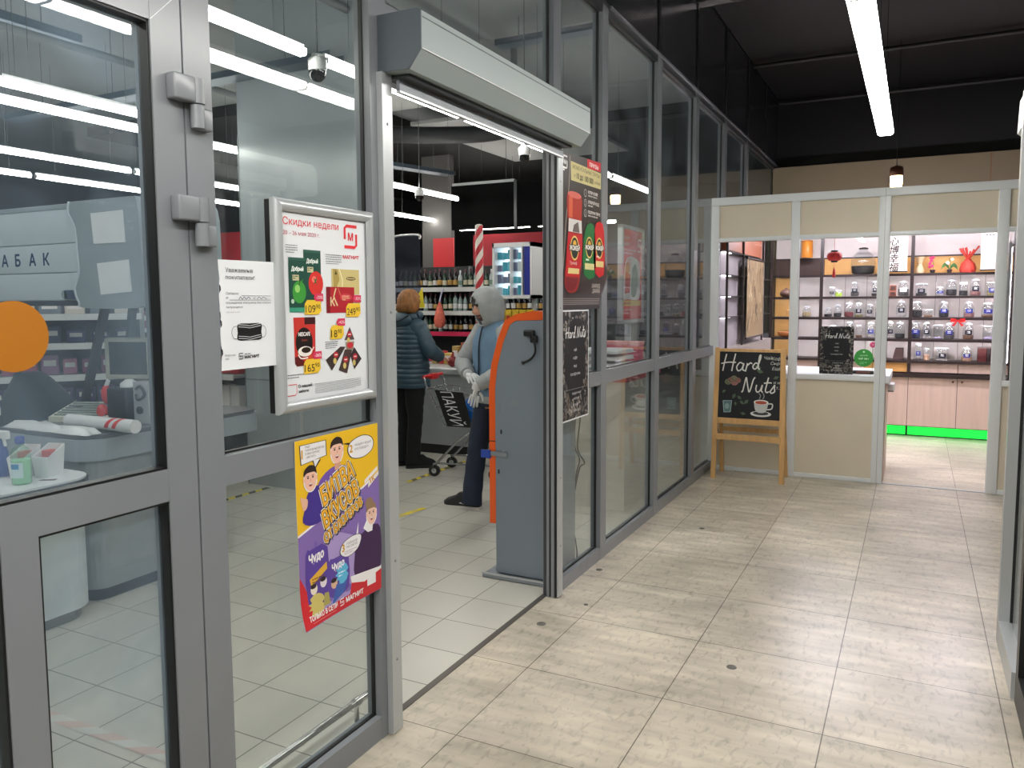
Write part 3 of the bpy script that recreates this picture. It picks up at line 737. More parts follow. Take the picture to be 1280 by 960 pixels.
# bubbles
def bubble(pts, rgb=(238, 236, 238), ly=2):
    a.poly(pts, (34, 30, 30), ly); c = (sum(q[0] for q in pts) / len(pts), sum(q[1] for q in pts) / len(pts))
    a.poly([(c[0] + (u - c[0]) * .94, c[1] + (v - c[1]) * .94) for u, v in pts], rgb, ly + .4)
a.poly([(1.906, 1.09), (1.947, 1.088), (1.918, 1.062)], (34, 30, 30), 1.8); a.poly([(1.91, 1.092), (1.94, 1.091), (1.918, 1.068)], (238, 236, 238), 2.6)
bubble([(1.847, 1.147), (1.973, 1.147), (1.975, 1.096), (1.852, 1.084)])
a.text('1', 1.857, 1.104, .028, (214, 160, 60), 3, bold=.0015); a.text('ИЩИ', 1.874, 1.135, .007, (90, 84, 80), 3); a.text('УНИКАЛЬНЫЕ ВКУСЫ', 1.874, 1.124, .007, (90, 84, 80), 3, width=.088); a.text('В МАГАЗИНАХ', 1.874, 1.113, .007, (90, 84, 80), 3, width=.066); a.text('«МАГНИТ»', 1.878, 1.102, .007, (90, 84, 80), 3, width=.044)
a.poly([(2.054, 1.12), (2.09, 1.11), (2.09, 1.118)], (34, 30, 30), 1.8)
bubble(smooth([(2.078, 1.095), (2.10, 1.122), (2.16, 1.134), (2.205, 1.124), (2.224, 1.10), (2.21, 1.072), (2.16, 1.056), (2.1, 1.064)], 4, True))
a.text('2', 2.09, 1.084, .026, (214, 160, 60), 3, bold=.0015); a.text('ПРОБУЙ И РЕШАЙ', 2.118, 1.101, .0075, (90, 84, 80), 3, width=.09); a.text('КТО ПОБЕДИТ!', 2.118, 1.087, .0075, (90, 84, 80), 3, width=.074)
# two boys
def head(u, v, r, hair, skin=(240, 192, 170), tilt=0.0, layer=3):
    a.ell(u, v, r * .86, r * 1.12, (240, 240, 240), layer - .4, 20)
    a.ell(u, v - r * .04, r * .74, r, skin, layer, 20)
    a.poly(smooth([(u - r * .8, v + r * .25), (u - r * .72, v + r * .8), (u - r * .1, v + r * 1.15), (u + r * .6, v + r * .95), (u + r * .78, v + r * .3), (u + r * .55, v + r * .5), (u + r * .1, v + r * .55), (u - r * .5, v + r * .5)], 3, True), hair, layer + .4)
    for s in (-1, 1):
        a.ell(u + s * r * .3, v + r * .12, r * .11, r * .08, (60, 42, 36), layer + .5, 10); a.line([(u + s * r * .3 - r * .14, v + r * .26), (u + s * r * .3 + r * .14, v + r * .28)], r * .06, (110, 74, 58), layer + .5)
        a.ell(u + s * r * .76, v, r * .1, r * .2, skin, layer + .1, 10)
    a.line([(u, v + r * .05), (u + r * .06, v - r * .18), (u - r * .04, v - r * .2)], r * .05, (190, 130, 110), layer + .5)
    a.poly([(u - r * .28, v - r * .38), (u + r * .28, v - r * .36), (u + r * .12, v - r * .6), (u - r * .12, v - r * .62)], (150, 50, 54), layer + .5); a.poly([(u - r * .24, v - r * .39), (u + r * .24, v - r * .37), (u + r * .2, v - r * .45), (u - r * .2, v - r * .46)], (244, 240, 236), layer + .6)
a.poly(smooth([(1.926, 1.0), (1.95, 1.03), (2.0, 1.052), (2.05, 1.05), (2.085, 1.035), (2.1, 1.0), (2.09, .95), (1.93, .94)], 3, True), (118, 88, 172), 2.6); a.rect(2.012, 1.04, 2.040, 1.068, (214, 160, 138), 2.8)
head(2.025, 1.102, .040, (50, 36, 34))
a.poly(smooth([(1.853, .905), (1.866, .95), (1.88, .99), (1.918, 1.008), (1.95, .995), (1.965, .95), (1.96, .90), (1.9, .885)], 3, True), NAVY, 3.2)
head(1.894, 1.035, .038, (46, 34, 34), layer=4)
a.poly(smooth([(1.846, .985), (1.862, .978), (1.878, .972), (1.874, .948), (1.858, .94), (1.85, .962)], 3, True), (226, 176, 152), 4.4); a.poly(smooth([(1.944, 1.0), (1.956, 1.012), (1.966, 1.0), (1.96, .98), (1.945, .982)], 3, True), (226, 176, 152), 4.4)
# title
rot = .40; sh = .16
for dx, dy, rgb, ly, bo in ((.005, -.005, (36, 24, 28), 5, .0085), (0, 0, (246, 240, 226), 5.6, .0075), (0, 0, (40, 24, 20), 6.2, .0042), (0, 0, (240, 178, 52), 6.8, .0018)):
    a.text('БИТВА', 1.952 + dx, .935 + dy, .062, rgb, ly, width=.172, shear=.12, rot=rot, bold=bo)
    a.text('ВКУСОВ', 1.955 + dx, .860 + dy, .058, rgb, ly, width=.192, shear=.12, rot=rot, bold=bo)
    a.text('ОТ БЛОГЕРОВ', 1.953 + dx, .812 + dy, .030, rgb, ly, width=.212, shear=.12, rot=rot, bold=bo * .7)
for u, v, w_ in ((2.165, .962, .075), (2.185, .945, .06)):
    a.poly([(u, v), (u + w_, v + .035), (u + w_, v + .05), (u, v + .014)], (236, 232, 226), 4)
a.text('1к', 2.2, .958, .022, (216, 150, 40), 5, rot=.4, bold=.001)
# girl in a dark jumper, her hair in a bun
a.poly(smooth([(2.146, .795), (2.17, .805), (2.2, .81), (2.246, .79), (2.246, .66), (2.2, .645), (2.1, .652), (2.105, .75), (2.12, .785)], 3, True), (66, 40, 80), 3)
a.poly([(2.15, .81), (2.175, .79), (2.185, .812), (2.2, .79), (2.205, .82), (2.17, .835)], (240, 238, 240), 3.4)
a.ell(2.188, .89, .022, .020, (150, 122, 96), 3.4)
head(2.198, .85, .036, (150, 122, 96), (236, 196, 176), layer=4)
a.poly([(2.12, .785), (2.124, .84), (2.106, .788)], (238, 236, 238), 4.2); bubble(smooth([(2.022, .755), (2.035, .785), (2.08, .80), (2.13, .798), (2.138, .78), (2.115, .748), (2.06, .735)], 4, True), ly=4.4)
a.text('3', 2.034, .76, .024, (214, 160, 60), 5.4, bold=.0015); a.text('ГОЛОСУЙ', 2.058, .777, .0075, (90, 84, 80), 5.4, width=.056); a.text('НА САЙТЕ', 2.058, .766, .0075, (90, 84, 80), 5.4, width=.056); a.fine(2.045, .754, 2.11, 2, .007, (200, 180, 190), 5, .003)
# two pouches of yoghurt
a.poly(smooth([(1.862, .64), (1.859, .80), (1.88, .808), (1.905, .812), (1.962, .80), (1.962, .64), (1.91, .625)], 2, True), (92, 68, 156), 4); a.rect(1.90, .80, 1.912, .832, (122, 96, 176), 3.8)
a.poly(smooth([(1.958, .635), (1.963, .742), (1.99, .75), (2.04, .75), (2.066, .738), (2.066, .635), (2.01, .622)], 2, True), (96, 72, 160), 4.4)
a.text('Чудо', 1.872, .766, .028, (246, 242, 248), 6, width=.07, shear=.12, rot=.1, bold=.0016); a.text('Чудо', 1.98, .709, .024, (246, 242, 248), 6, width=.062, shear=.12, rot=.1, bold=.0014)
a.poly([(1.873, .716), (1.955, .752), (1.957, .728), (1.88, .692)], (226, 176, 60), 5); a.fine(1.885, .71, 1.945, 2, .01, (120, 80, 40), 5.4, .004)
for u, v, rgb in ((1.892, .68, (236, 226, 210)), (1.938, .69, (230, 220, 226)), (1.99, .668, (220, 180, 150))):
    a.ell(u, v, .016, .018, rgb, 5); a.ell(u - .002, v + .01, .014, .008, (50, 36, 40), 5.3)
star = [(1.9 + (.042 if k % 2 else .026) * cos(k * pi / 12), .628 + (.036 if k % 2 else .022) * sin(k * pi / 12)) for k in range(24)]
a.poly(star, (206, 190, 110), 5.5); a.poly([(1.93, .612), (1.965, .61), (1.96, .65), (1.94, .652)], (170, 160, 90), 5.6)
a.poly([(1.972, .60), (2.04, .625), (2.058, .668), (2.0, .66)], (70, 100, 176), 5.4)
star = [(2.03 + (.034 if k % 2 else .023) * cos(k * pi / 11), .69 + (.036 if k % 2 else .025) * sin(k * pi / 11)) for k in range(22)]
a.poly(star, (96, 184, 222), 5.8); a.fine(2.012, .692, 2.046, 2, .01, (226, 240, 250), 6, .004)
# red foot
a.poly([(U0, .735), (1.85, .70), (1.90, .600), (2.07, .605), (2.08, .64), (2.15, .622), (U1, .645), (U1, .567), (U0, .567)], (206, 44, 52), 3.6)
a.poly([(2.075, .663), (2.237, .65), (U1, .652), (U1, .640), (2.15, .622), (2.08, .64)], (240, 238, 238), 3.8)
a.rect(2.165, .6, 2.214, .642, (240, 238, 238), 5)
a.text('ТОЛЬКО В СЕТИ', 1.856, .586, .0165, (244, 240, 240), 7, width=.142, bold=.0008); em_logo(a, 2.023, .594, .024, (244, 240, 240), 7); a.text('МАГНИТ', 2.045, .585, .0165, (244, 240, 240), 7, width=.096, bold=.001); a.fine(1.87, .577, 2.13, 1, .004, (232, 150, 150), 7, .002)
tag(p.build('paper_poster'), 'yellow and purple poster with three children hanging below the framed poster', 'poster')

# ---- tall dark coffee poster on the panel right of the opening
p = MB(); DK = (44, 34, 34)
rim = smooth([(3.848, 1.54), (3.85, 1.9), (3.85, 2.368), (4.15, 2.380), (4.45, 2.392), (4.456, 2.1), (4.49, 1.9), (4.572, 1.76), (4.50, 1.64), (4.44, 1.542), (4.15, 1.539)], 1, True)
rim = [(3.848, 1.54), (3.85, 2.368), (4.45, 2.392), (4.456, 2.1)] + smooth([(4.456, 2.1), (4.475, 1.93), (4.535, 1.82), (4.572, 1.76), (4.52, 1.67), (4.455, 1.60), (4.44, 1.542)], 4) + [(3.848, 1.54)]
p.prism(rim, 'x', .003, .004, mat('poster_brown', (40, 31, 32), .35))
a = wallart(p, .004)
a.line(smooth([(3.985, 2.36), (3.972, 2.2), (3.93, 2.0), (3.90, 1.8), (3.86, 1.62)], 5), .007, (170, 160, 150), 1)
em_logo(a, 3.918, 2.318, .07, (236, 234, 232), 2); a.fine(3.885, 2.272, 3.94, 1, .01, (220, 218, 216), 2, .008)
a.poly([(4.235, 2.381), (4.449, 2.390), (4.449, 2.338), (4.235, 2.329)], (206, 32, 44), 1); a.text('ПРИЗЫ', 4.27, 2.345, .022, (246, 226, 226), 2, width=.14, bold=.001)
a.poly([(3.996, 2.335), (4.452, 2.33), (4.452, 2.238), (4.0, 2.234)], (206, 194, 138), 1)
a.text('МОМЕНТАЛЬНЫЕ ПРИЗЫ', 4.02, 2.299, .021, (84, 72, 48), 2, width=.41); a.text('от', 4.04, 2.256, .018, (60, 50, 34), 2); a.text('10 до 100 000', 4.078, 2.252, .032, (50, 42, 30), 2, width=.25, bold=.001); a.text('рублей', 4.345, 2.258, .018, (60, 50, 34), 2, width=.09)
for k, v in enumerate((2.19, 2.135, 2.079)):
    a.ell(4.208, v, .021, .021, (206, 202, 198), 1, 20); a.ell(4.208, v, .0175, .0175, DK, 1.4, 20); a.text('123'[k], 4.208, v - .010, .02, (226, 222, 218), 2, align='c')
    a.text(['КУПИ КОФЕ', 'ОТКРОЙ КОД', 'ПОЛУЧИ ПРИЗ'][k], 4.25, v + .002, .016, (236, 232, 230), 2, width=.15 + .02 * k, bold=.0008); a.fine(4.25, v - .014, 4.42, 1, .01, (190, 186, 184), 2, .008, k)
def jarprint(pts, body, u, v, s, ly, glasstop=None):
    a.poly(pts, body, ly)
    a.ell(u, v, s, s * 1.12, (226, 196, 110), ly + 1); a.ell(u, v, s * .84, s * .95, (40, 50, 40), ly + 1.4); a.ell(u, v + s * .32, s * .42, s * .4, (226, 180, 70), ly + 1.8)
    a.rect(u - s * 1.3, v - s * .28, u + s * 1.3, v + s * .3, (30, 28, 26), ly + 2); a.text('ЖОКЕЙ', u, v - s * .2, s * .42, (246, 244, 238), ly + 3, width=s * 2.35, align='c', bold=s * .03)
cm = smooth([(3.912, 1.69), (3.95, 1.64), (4.03, 1.632), (4.10, 1.66), (4.15, 1.78), (4.165, 1.92), (4.15, 2.02), (4.155, 2.08), (4.15, 2.162), (4.05, 2.176), (3.95, 2.16), (3.945, 2.08), (3.965, 2.02), (3.955, 1.92), (3.93, 1.8)], 3, True)
a.poly(cm, (150, 44, 42), 2); jarprint([(3.925, 1.72), (4.115, 1.72), (4.15, 1.8), (4.16, 1.955), (3.958, 1.955), (3.94, 1.84)], (198, 40, 46), 4.05, 1.875, .06, 3)
a.poly([(3.948, 2.03), (4.152, 2.03), (4.155, 2.15), (4.05, 2.168), (3.95, 2.15)], (176, 52, 40), 3); a.poly([(3.97, 2.035), (4.02, 2.035), (4.02, 2.15), (3.972, 2.148)], (214, 96, 62), 3.4); a.ell(4.05, 2.16, .095, .018, (216, 110, 100), 3.6)
a.poly([(3.962, 1.96), (4.155, 1.96), (4.15, 2.03), (3.968, 2.03)], (216, 214, 210), 3); a.poly([(4.02, 1.962), (4.12, 1.962), (4.1, 2.02), (4.04, 2.0)], (110, 100, 96), 3.4)
a.text('Триумф', 4.03, 1.785, .018, (246, 220, 210), 5, align='c', width=.1); a.poly([(3.955, 1.735), (4.11, 1.735), (4.118, 1.765), (3.962, 1.765)], (226, 206, 140), 5); a.poly([(3.93, 1.665), (3.955, 1.645), (4.02, 1.642), (4.08, 1.67), (4.1, 1.712), (3.93, 1.712)], (120, 26, 34), 3.6)
jarprint(smooth([(4.186, 1.735), (4.355, 1.726), (4.362, 1.92), (4.335, 2.02), (4.235, 2.016), (4.178, 1.915)], 2, True), (40, 116, 62), 4.268, 1.89, .055, 4); a.rect(4.20, 1.765, 4.345, 1.80, (222, 212, 150), 6); a.fine(4.215, 1.815, 4.33, 1, .012, (200, 220, 200), 6, .010)
jarprint(smooth([(4.355, 1.75), (4.505, 1.742), (4.515, 1.925), (4.485, 2.04), (4.372, 2.035), (4.342, 1.92)], 2, True), (206, 40, 46), 4.428, 1.895, .055, 4); a.rect(4.372, 1.785, 4.497, 1.82, (226, 206, 140), 6); a.fine(4.38, 1.84, 4.49, 1, .012, (246, 210, 200), 6, .010)
a.text('ЗАРЯД', 4.31, 1.664, .022, (226, 216, 206), 2, width=.13, shear=.15); a.text('ДРАЙВА', 4.32, 1.634, .022, (226, 216, 206), 2, width=.12, shear=.15)
for k in range(4): a.rect(3.866, 1.598 - k * .010, 4.44 - k * .005, 1.602 - k * .010, (140, 132, 128), 2)
tag(p.build('paper_poster'), 'tall brown poster with red and green coffee packs right of the opening', 'poster')

# ---- black nut shop posters
def nut_poster(a, u0, u1, v0, v1, seed):
    W = u1 - u0; H = v1 - v0; r = random.Random(seed)
    a.rect(u0, v0, u1, v1, (30, 30, 34), 0)
    n = 0
    while n < 260:
        x, y = r.random(), r.random()
        d = ((x - .5) / .40) ** 2 + ((y - .56) / .38) ** 2
        if d < 1 or (y > .9 and r.random() < .3): continue
        n += 1; s = r.uniform(.012, .04); g = r.choice([(120, 116, 112), (86, 84, 84), (150, 142, 134), (104, 92, 84), (66, 64, 66)]); th = r.uniform(0, pi)
        a.poly([(u0 + W * min(max(x + s * 1.6 * (cos(q) * cos(th) - .45 * sin(q) * sin(th)), 0), 1), v0 + H * min(max(y + s * W / H * 1.6 * (cos(q) * sin(th) + .45 * sin(q) * cos(th)), 0), 1)) for q in (0, 1.05, 2.1, 3.14, 4.2, 5.24)], g, 1 + r.random())
    script(a, 'Hard Nuts', u0 + W * .15, v0 + H * .755, W * .155, (236, 236, 234), W * .018, 4)
    for k, s in enumerate(('чай', 'кофе', 'сыр', 'сухофрукты')): a.text(s, u0 + W * .5, v0 + H * (.63 - .075 * k), H * .03, (206, 208, 212), 4, align='c', shear=.15)
    a.rect(u0 + W * .16, v0 + H * .275, u1 - W * .05, v0 + H * .278, (150, 150, 150), 4)
    for k, s in enumerate(('подарочные', 'наборы')): a.text(s, u0 + W * .55, v0 + H * (.225 - .05 * k), H * .026, (200, 200, 200), 4, align='c')
    for k, s in enumerate(('вкусно', 'и полезно')): a.text(s, u0 + W * .52, v0 + H * (.115 - .055 * k), H * .03, (206, 206, 206), 4, align='c', shear=.1)
p = MB(); p.box(.0028, .0034, 3.857, 4.268, .93, 1.538, M_PAPER); a = wallart(p, .0034); nut_poster(a, 3.865, 4.26, .938, 1.53, 3)
tag(p.build('paper_poster'), 'black nut shop poster under the brown coffee poster', 'poster')

# ---- yellow disc on the door
p = MB(); p.prism([(1.024 + .076 * cos(2 * pi * k / 40), 1.517 + .076 * sin(2 * pi * k / 40)) for k in range(40)], 'x', -.0315, -.0308, mat('yellow_disc', (168, 104, 22), .45))
tag(p.build('warning_sticker'), 'round orange yellow sticker on the glass of the grey door', 'sticker')

# ================================================================== OBJECTS BY THE SHOPFRONT
# ---- payment terminal standing behind the right post
M_TERM = mat('terminal_grey', (122, 132, 142), .4, .1, .5, var=.04, vscale=2); M_OR = mat('terminal_orange', (226, 92, 30), .35)
t = thing('payment_terminal', 'grey payment terminal with an orange front edge inside the entrance', 'payment terminal', (-.26, 4.15, 0))
def tp(prof): return [(x + .26, z) for x, z in prof]
body = [(-.43, .03), (-.43, 1.10), (-.415, 1.22), (-.375, 1.36), (-.335, 1.455), (-.30, 1.478), (-.07, 1.485), (-.07, .03)]
b = MB(); b.prism(tp(body), 'y', -.215, .1, M_TERM)
b.box(-.145, -.14, -.2165, -.215, .96, 1.03, M_TERM)
for x, z in ((-.393, .85), (-.41, .62)): b.box(x + .255, x + .265, -.217, -.215, z - .012, z + .012, M_BLACK)
for k in range(5): b.box(-.075, -.022, -.2165, -.215, 1.0 + k * .009, 1.004 + k * .009, M_GREY)
b.build('terminal_body', t)
outer = [(-.47, .315), (-.47, 1.10), (-.455, 1.23), (-.412, 1.378), (-.368, 1.48), (-.30, 1.515), (-.19, 1.535), (-.07, 1.52), (-.07, 1.487), (-.30, 1.480), (-.337, 1.457), (-.377, 1.361), (-.417, 1.22), (-.432, 1.10), (-.432, .315)]
o_ = MB(); o_.prism(tp(outer), 'y', -.215, .1, M_OR); o_.box(-.212, -.170, -.2155, -.2145, .79, .795, M_BLACK)
o_.build('front_bezel', t)
s = MB(); s.box(-.2135, -.2105, -.17, .06, .85, 1.15, M_BLACK, .001); s.build('screen', t)
s = MB(); s.box(-.245, .20, -.25, .12, .0, .02, M_GREY, .004); s.box(-.245, .2, -.251, -.245, .02, .03, M_SILV); s.build('base_plate', t)
s = MB(); s.box(-.205, -.09, -.228, -.2155, .70, .745, M_CLEAR, .003); s.box(-.2, -.095, -.222, -.218, .71, .735, M_GREY); s.box(-.26, -.2, -.226, -.2155, .695, .74, mat('blue_tag', (40, 70, 160), .4)); s.build('lock_bracket', t, 'clear lock bracket with a blue tag')
s = MB(); s.box(.02, .085, -.245, -.2155, 1.395, 1.43, M_BLACK, .008); s.box(.06, .1, -.24, -.2155, 1.36, 1.40, M_BLACK, .006); s.tube(smooth([(.085, -.235, 1.37), (.09, -.235, 1.31), (.06, -.232, 1.27), (.015, -.23, 1.25)], 5), .006, M_BLACK, 8); s.ball((.012, -.23, 1.249), .011, M_BLACK, 1); s.build('power_socket', t, 'black plug with a short cable')

# ---- hanging cable
tag(MB().tube(smooth([(-.1, 4.37, 1.06), (-.1, 4.40, .90), (-.1, 4.36, .71), (-.1, 4.47, .60), (-.1, 4.38, .57), (-.1, 4.28, .34), (-.1, 4.35, .09), (-.1, 4.36, .03), (-.1, 4.44, .010), (-.1, 4.62, .008)], 8), .0045, M_BLACK, 8).tube(smooth([(-.108, 4.37, 1.06), (-.108, 4.33, .75), (-.108, 4.41, .63), (-.108, 4.36, .55), (-.108, 4.30, .36)], 8), .004, M_BLACK, 8).build('power_cable'),
    'thin black cable hanging behind the glass right of the opening', 'cable')

# ---- low chrome guard rail behind the glass
t = thing('guard_rail', 'low chrome guard rail behind the glass panel by the door', 'guard rail', (-.13, 1.9, 0))
MB().tube([(0, -1.0, .1), (0, .45, .1)], .0135, M_CHROME, 14).build('rail_tube', t)
for y in (.365, -.75):
    q = MB(); q.lathe([(.022, 0), (.022, .008), (.01, .012), (.009, .085), (.013, .09)], M_CHROME, 14, (0, y, 0)); q.tube([(0, y - .014, .1), (0, y + .014, .1)], .018, M_CHROME, 14); q.build('rail_post', t)

# ---- chalkboard easel in front of the kiosk
M_WOOD = mat('pine', (206, 164, 108), .5, var=.14, vscale=5, stretch=(6, 6, 1)); M_BOARD = mat('chalkboard', (27, 29, 33), .75, var=.15, vscale=3)
t = thing('chalkboard_easel', 'pine easel with a chalkboard drawn with a cup and flowers', 'chalkboard easel', (.40, 7.08, 0))
def lean(z): return .04 * z / 1.17            # front frame leans back
FL = [(-.31, -.02), (.31, -.02)]
for s in (-1, 1):
    MB().obox((s * .2935, -.02, .0), (s * .2775, .02, 1.17), .042, .026, M_WOOD, (0, 1, 0)).build('front_leg', t)
    MB().obox((s * .285, .30, .0), (s * .262, .055, 1.13), .036, .022, M_WOOD, (0, 1, 0)).build('rear_leg', t)
q = MB(); q.obox((-.26, .0185, 1.15), (.26, .0185, 1.15), .04, .024, M_WOOD, (0, 0, 1)); q.build('top_rail', t)
q = MB(); q.obox((-.265, .0, .525), (.265, .0, .525), .024, .05, M_WOOD, (0, 0, 1)); q.build('bottom_rail', t)
q = MB(); q.box(-.28, .28, -.035, .03, .385, .40, M_WOOD); q.box(-.28, .28, -.05, -.035, .36, .41, M_WOOD); q.build('chalk_tray', t)
q = MB(); q.obox((-.27, .205, .42), (.27, .205, .42), .02, .036, M_WOOD, (0, 0, 1)); q.build('rear_rail', t)
for s in (-1, 1): MB().tube([(s * .27, .0, .46), (s * .27, .2, .3)], .004, M_STEEL, 6).build('stay', t)
q = MB(); th = atan2(.04, 1.17)
def bd(u, v, w): return (u, -.02 + lean(v) - w, v)
vs = [bd(-.272, .55, -.004), bd(.272, .55, -.004), bd(.262, 1.135, -.004), bd(-.262, 1.135, -.004), bd(-.272, .55, .006), bd(.272, .55, .006), bd(.262, 1.135, .006), bd(-.262, 1.135, .006)]
q.add(vs, [(4, 5, 6, 7), (3, 2, 1, 0), (0, 1, 5, 4), (1, 2, 6, 5), (2, 3, 7, 6), (3, 0, 4, 7)], M_BOARD)
a = Art(q, lambda u, v, w: bd(u - .40, v, .006 + w)); CH = (222, 222, 216)
def chalk(txt, u, v, s, wd=.011): script(a, txt, u, v, s, CH, wd, 3, .1)
chalk('Har', .155, .965, .155); chalk('d', .155 + 1.70 * .155, .985, .125)
chalk('Nuts', .335, .785, .135, .011)
for u, v, s in ((.52, 1.075, 'Чай'), (.585, 1.07, 'Кофе'), (.575, 1.03, 'Сыр'), (.59, .985, 'Ещё'), (.605, .865, 'и не'), (.625, .82, 'т..')): a.text(s, u, v, .028, (206, 208, 204), 3, shear=.2)
for (cx, cy, rgb) in ((.245, .885, (150, 108, 100)), (.275, .865, (160, 116, 108)), (.22, .87, (110, 118, 92)), (.27, .9, (128, 126, 100)), (.30, .885, (146, 104, 98))):
    a.ell(cx, cy, .030, .026, rgb, 2, 14); a.line([(cx + .016 * cos(k), cy + .014 * sin(k)) for k in (0, 1.4, 2.8, 4.2, 5.4)], .004, tuple(int(c * .7) for c in rgb), 2.4, curve=True)
for (x0, y0, x1, y1) in ((.17, .77, .20, .80), (.26, .72, .285, .77), (.285, .70, .29, .66), (.34, .72, .30, .75), (.36, .68, .40, .72), (.36, .675, .325, .71), (.33, .60, .38, .59), (.46, .98, .52, .96), (.50, 1.0, .44, 1.02), (.60, .91, .65, .93)):
    mx, my = (x0 + x1) / 2, (y0 + y1) / 2; nx, ny = -(y1 - y0) * .28, (x1 - x0) * .28
    a.poly([(x0, y0), (mx + nx, my + ny), (x1, y1), (mx - nx, my - ny)], (84, 100, 80), 2)
a.poly([(.18, .70), (.255, .705), (.245, .60), (.19, .595)], (92, 120, 122), 2); a.line([(.18, .70), (.19, .6), (.245, .605), (.255, .705), (.18, .70)], .006, (170, 190, 190), 2.5); a.ell(.215, .655, .02, .026, (140, 160, 160), 2.4)
a.ell(.505, .60, .088, .026, (206, 208, 206), 2.4); a.ell(.505, .605, .066, .016, (60, 62, 66), 2.6)
a.poly(smooth([(.445, .705), (.455, .64), (.48, .612), (.53, .612), (.555, .64), (.568, .705)], 3), (190, 192, 190), 2.8); a.ell(.506, .702, .062, .022, (226, 226, 222), 3); a.ell(.506, .699, .05, .015, (176, 84, 66), 3.3)
a.line([(.565, .69), (.60, .69), (.595, .65), (.555, .64)], .010, (206, 208, 206), 2.8, curve=True)
a.line([(.49, .73), (.50, .76), (.485, .78)], .007, (150, 154, 156), 3, curve=True); a.line([(.52, .73), (.53, .76), (.515, .79)], .007, (150, 154, 156), 3, curve=True)
q.build('chalkboard', t)

# ---- things on the floor
M_SPOT = mat('floor_cap', (92, 90, 84), .5)
for k, (x, y, r_, l) in enumerate([(.085, 3.44, .024, 'grey floor cap set in the stone tile just outside the open shutter'), (1.02, 3.385, .022, 'grey floor cap in the middle of the passage floor'),
                                   (.06, 4.31, .020, 'dark floor cap beside the glass panel with the cable'), (.40, 5.43, .018, 'small dark floor cap halfway to the easel'), (.19, 3.77, .012, 'tiny dark floor cap near the right shutter post')]):
    tag(MB().lathe([(r_, 0), (r_ * .9, .0025), (0, .003)], M_SPOT, 18).build('floor_plug', None, None, (x, y, 0)), l, 'floor plug', 'floor plugs in the passage')

# ================================================================== THE TEA AND NUT KIOSK
M_SHELF = mat('dark_shelf', (44, 32, 30), .35); M_BACKW = mat('pale_backboard', (222, 212, 206), .5, var=.04, vscale=2); M_ORANGE = mat('honey_wood', (226, 172, 98), .5, var=.08, vscale=3)
M_CAB = mat('ash_doors', (206, 182, 166), .45, var=.07, vscale=3, stretch=(7, 7, .6)); M_LEDW = lampmat('led_white', (250, 246, 255), LED_SHELF); M_LEDG = lampmat('led_green', (40, 232, 74), 1.6)
M_BRONZE = mat('bronze', (120, 84, 62), .4, .6)
BAYS = [(.08, .656), (.656, 1.625), (1.625, 2.62), (2.62, 3.6)]
bayname = ['bay by the left wall, with an orange tin on top', 'second bay behind the kiosk window', 'third bay seen through the kiosk doorway', 'fourth bay at the right end']
for k, (x0, x1) in enumerate(BAYS):
    t = thing('wall_shelving', 'lit dark kiosk shelving, ' + bayname[k], 'shelving', ((x0 + x1) / 2, 10.4, .74), 0, 'kiosk shelving bays')
    w_ = (x1 - x0) / 2; z0 = .74
    q = MB(); q.box(-w_, w_, .13, .15, 0, 1.14, M_BACKW)
    n = 2 if k == 0 else 4
    if k == 0: q.box(-w_, -w_ + .25, .127, .131, 0, 1.85, M_ORANGE)
    for i in range(1, n): q.box(-w_ + 2 * w_ * i / n - .003, -w_ + 2 * w_ * i / n + .003, .128, .13, 0, 1.14, mat('board_joint', (150, 140, 134), .6))
    q.build('back_panel', t)
    MB().box(-w_, w_, .11, .15, 1.14, 1.35, M_ORANGE if k else mat('dark_brown_board', (70, 50, 42), .5)).build('top_panel', t)
    MB().box(-w_, w_, .12, .15, 1.35, 1.85, M_BACKW).build('fascia', t)
    MB().box(-w_, w_, .095, .12, 1.345, 1.36, M_SHELF).build('upper_rail', t)
    for sx in ((-1, 1) if k == 3 else (-1,)): MB().box(sx * w_ - .018, sx * w_ + .018, -.205, -.165, 0, 1.6, M_SHELF).build('post', t)
    for z in (.145, .392, .64, .885, 1.145):
        s = MB().box(-w_ + .018, w_ - .018, -.2, .13, z - .02, z, M_SHELF).box(-w_ + .018, w_ - .018, -.2, -.19, z - .028, z - .02, M_SHELF).build('shelf', t)
        if z > .2:
            MB().box(-w_ + .03, w_ - .03, -.180, -.172, z - .0245, z - .0205, M_LEDW).build('led_strip', s)
    n = 1 if k == 0 else 2
    for i in range(n):
        MB().box(-w_ + 2 * w_ * i / n + .004, -w_ + 2 * w_ * (i + 1) / n - .004, -.17, .12, .012, .12, M_CAB if (k, i) != (1, 1) else M_ORANGE).build('drawer', t)
    c = thing('base_cabinet', 'ash base cabinet with a green lit plinth under the ' + ['first', 'second', 'third', 'fourth'][k] + ' kiosk shelving bay', 'cabinet', ((x0 + x1) / 2, 10.4, 0), 0, 'kiosk base cabinets')
    MB().box(-w_, w_, -.18, .15, .12, .695, M_SHELF).build('carcass', c)
    MB().box(-w_, w_, -.1, .1, 0, .12, M_BLACK).build('plinth', c)
    for i in range(n):
        d = MB().box(-w_ + 2 * w_ * i / n + .003, -w_ + 2 * w_ * (i + 1) / n - .003, -.2, -.181, .13, .69, M_CAB).build('door', c)
        kx = -w_ + 2 * w_ * (i + 1) / n - .045 if i == 0 else -w_ + 2 * w_ * i / n + .045
        MB().ball((kx, -.212, .655), .014, M_BRONZE, 1).tube([(kx, -.2, .655), (kx, -.212, .655)], .005, M_BRONZE, 8).build('knob', d)
    MB().box(-w_ + .01, w_ - .01, -.112, -.101, .012, .112, M_LEDG).build('plinth_light', c)
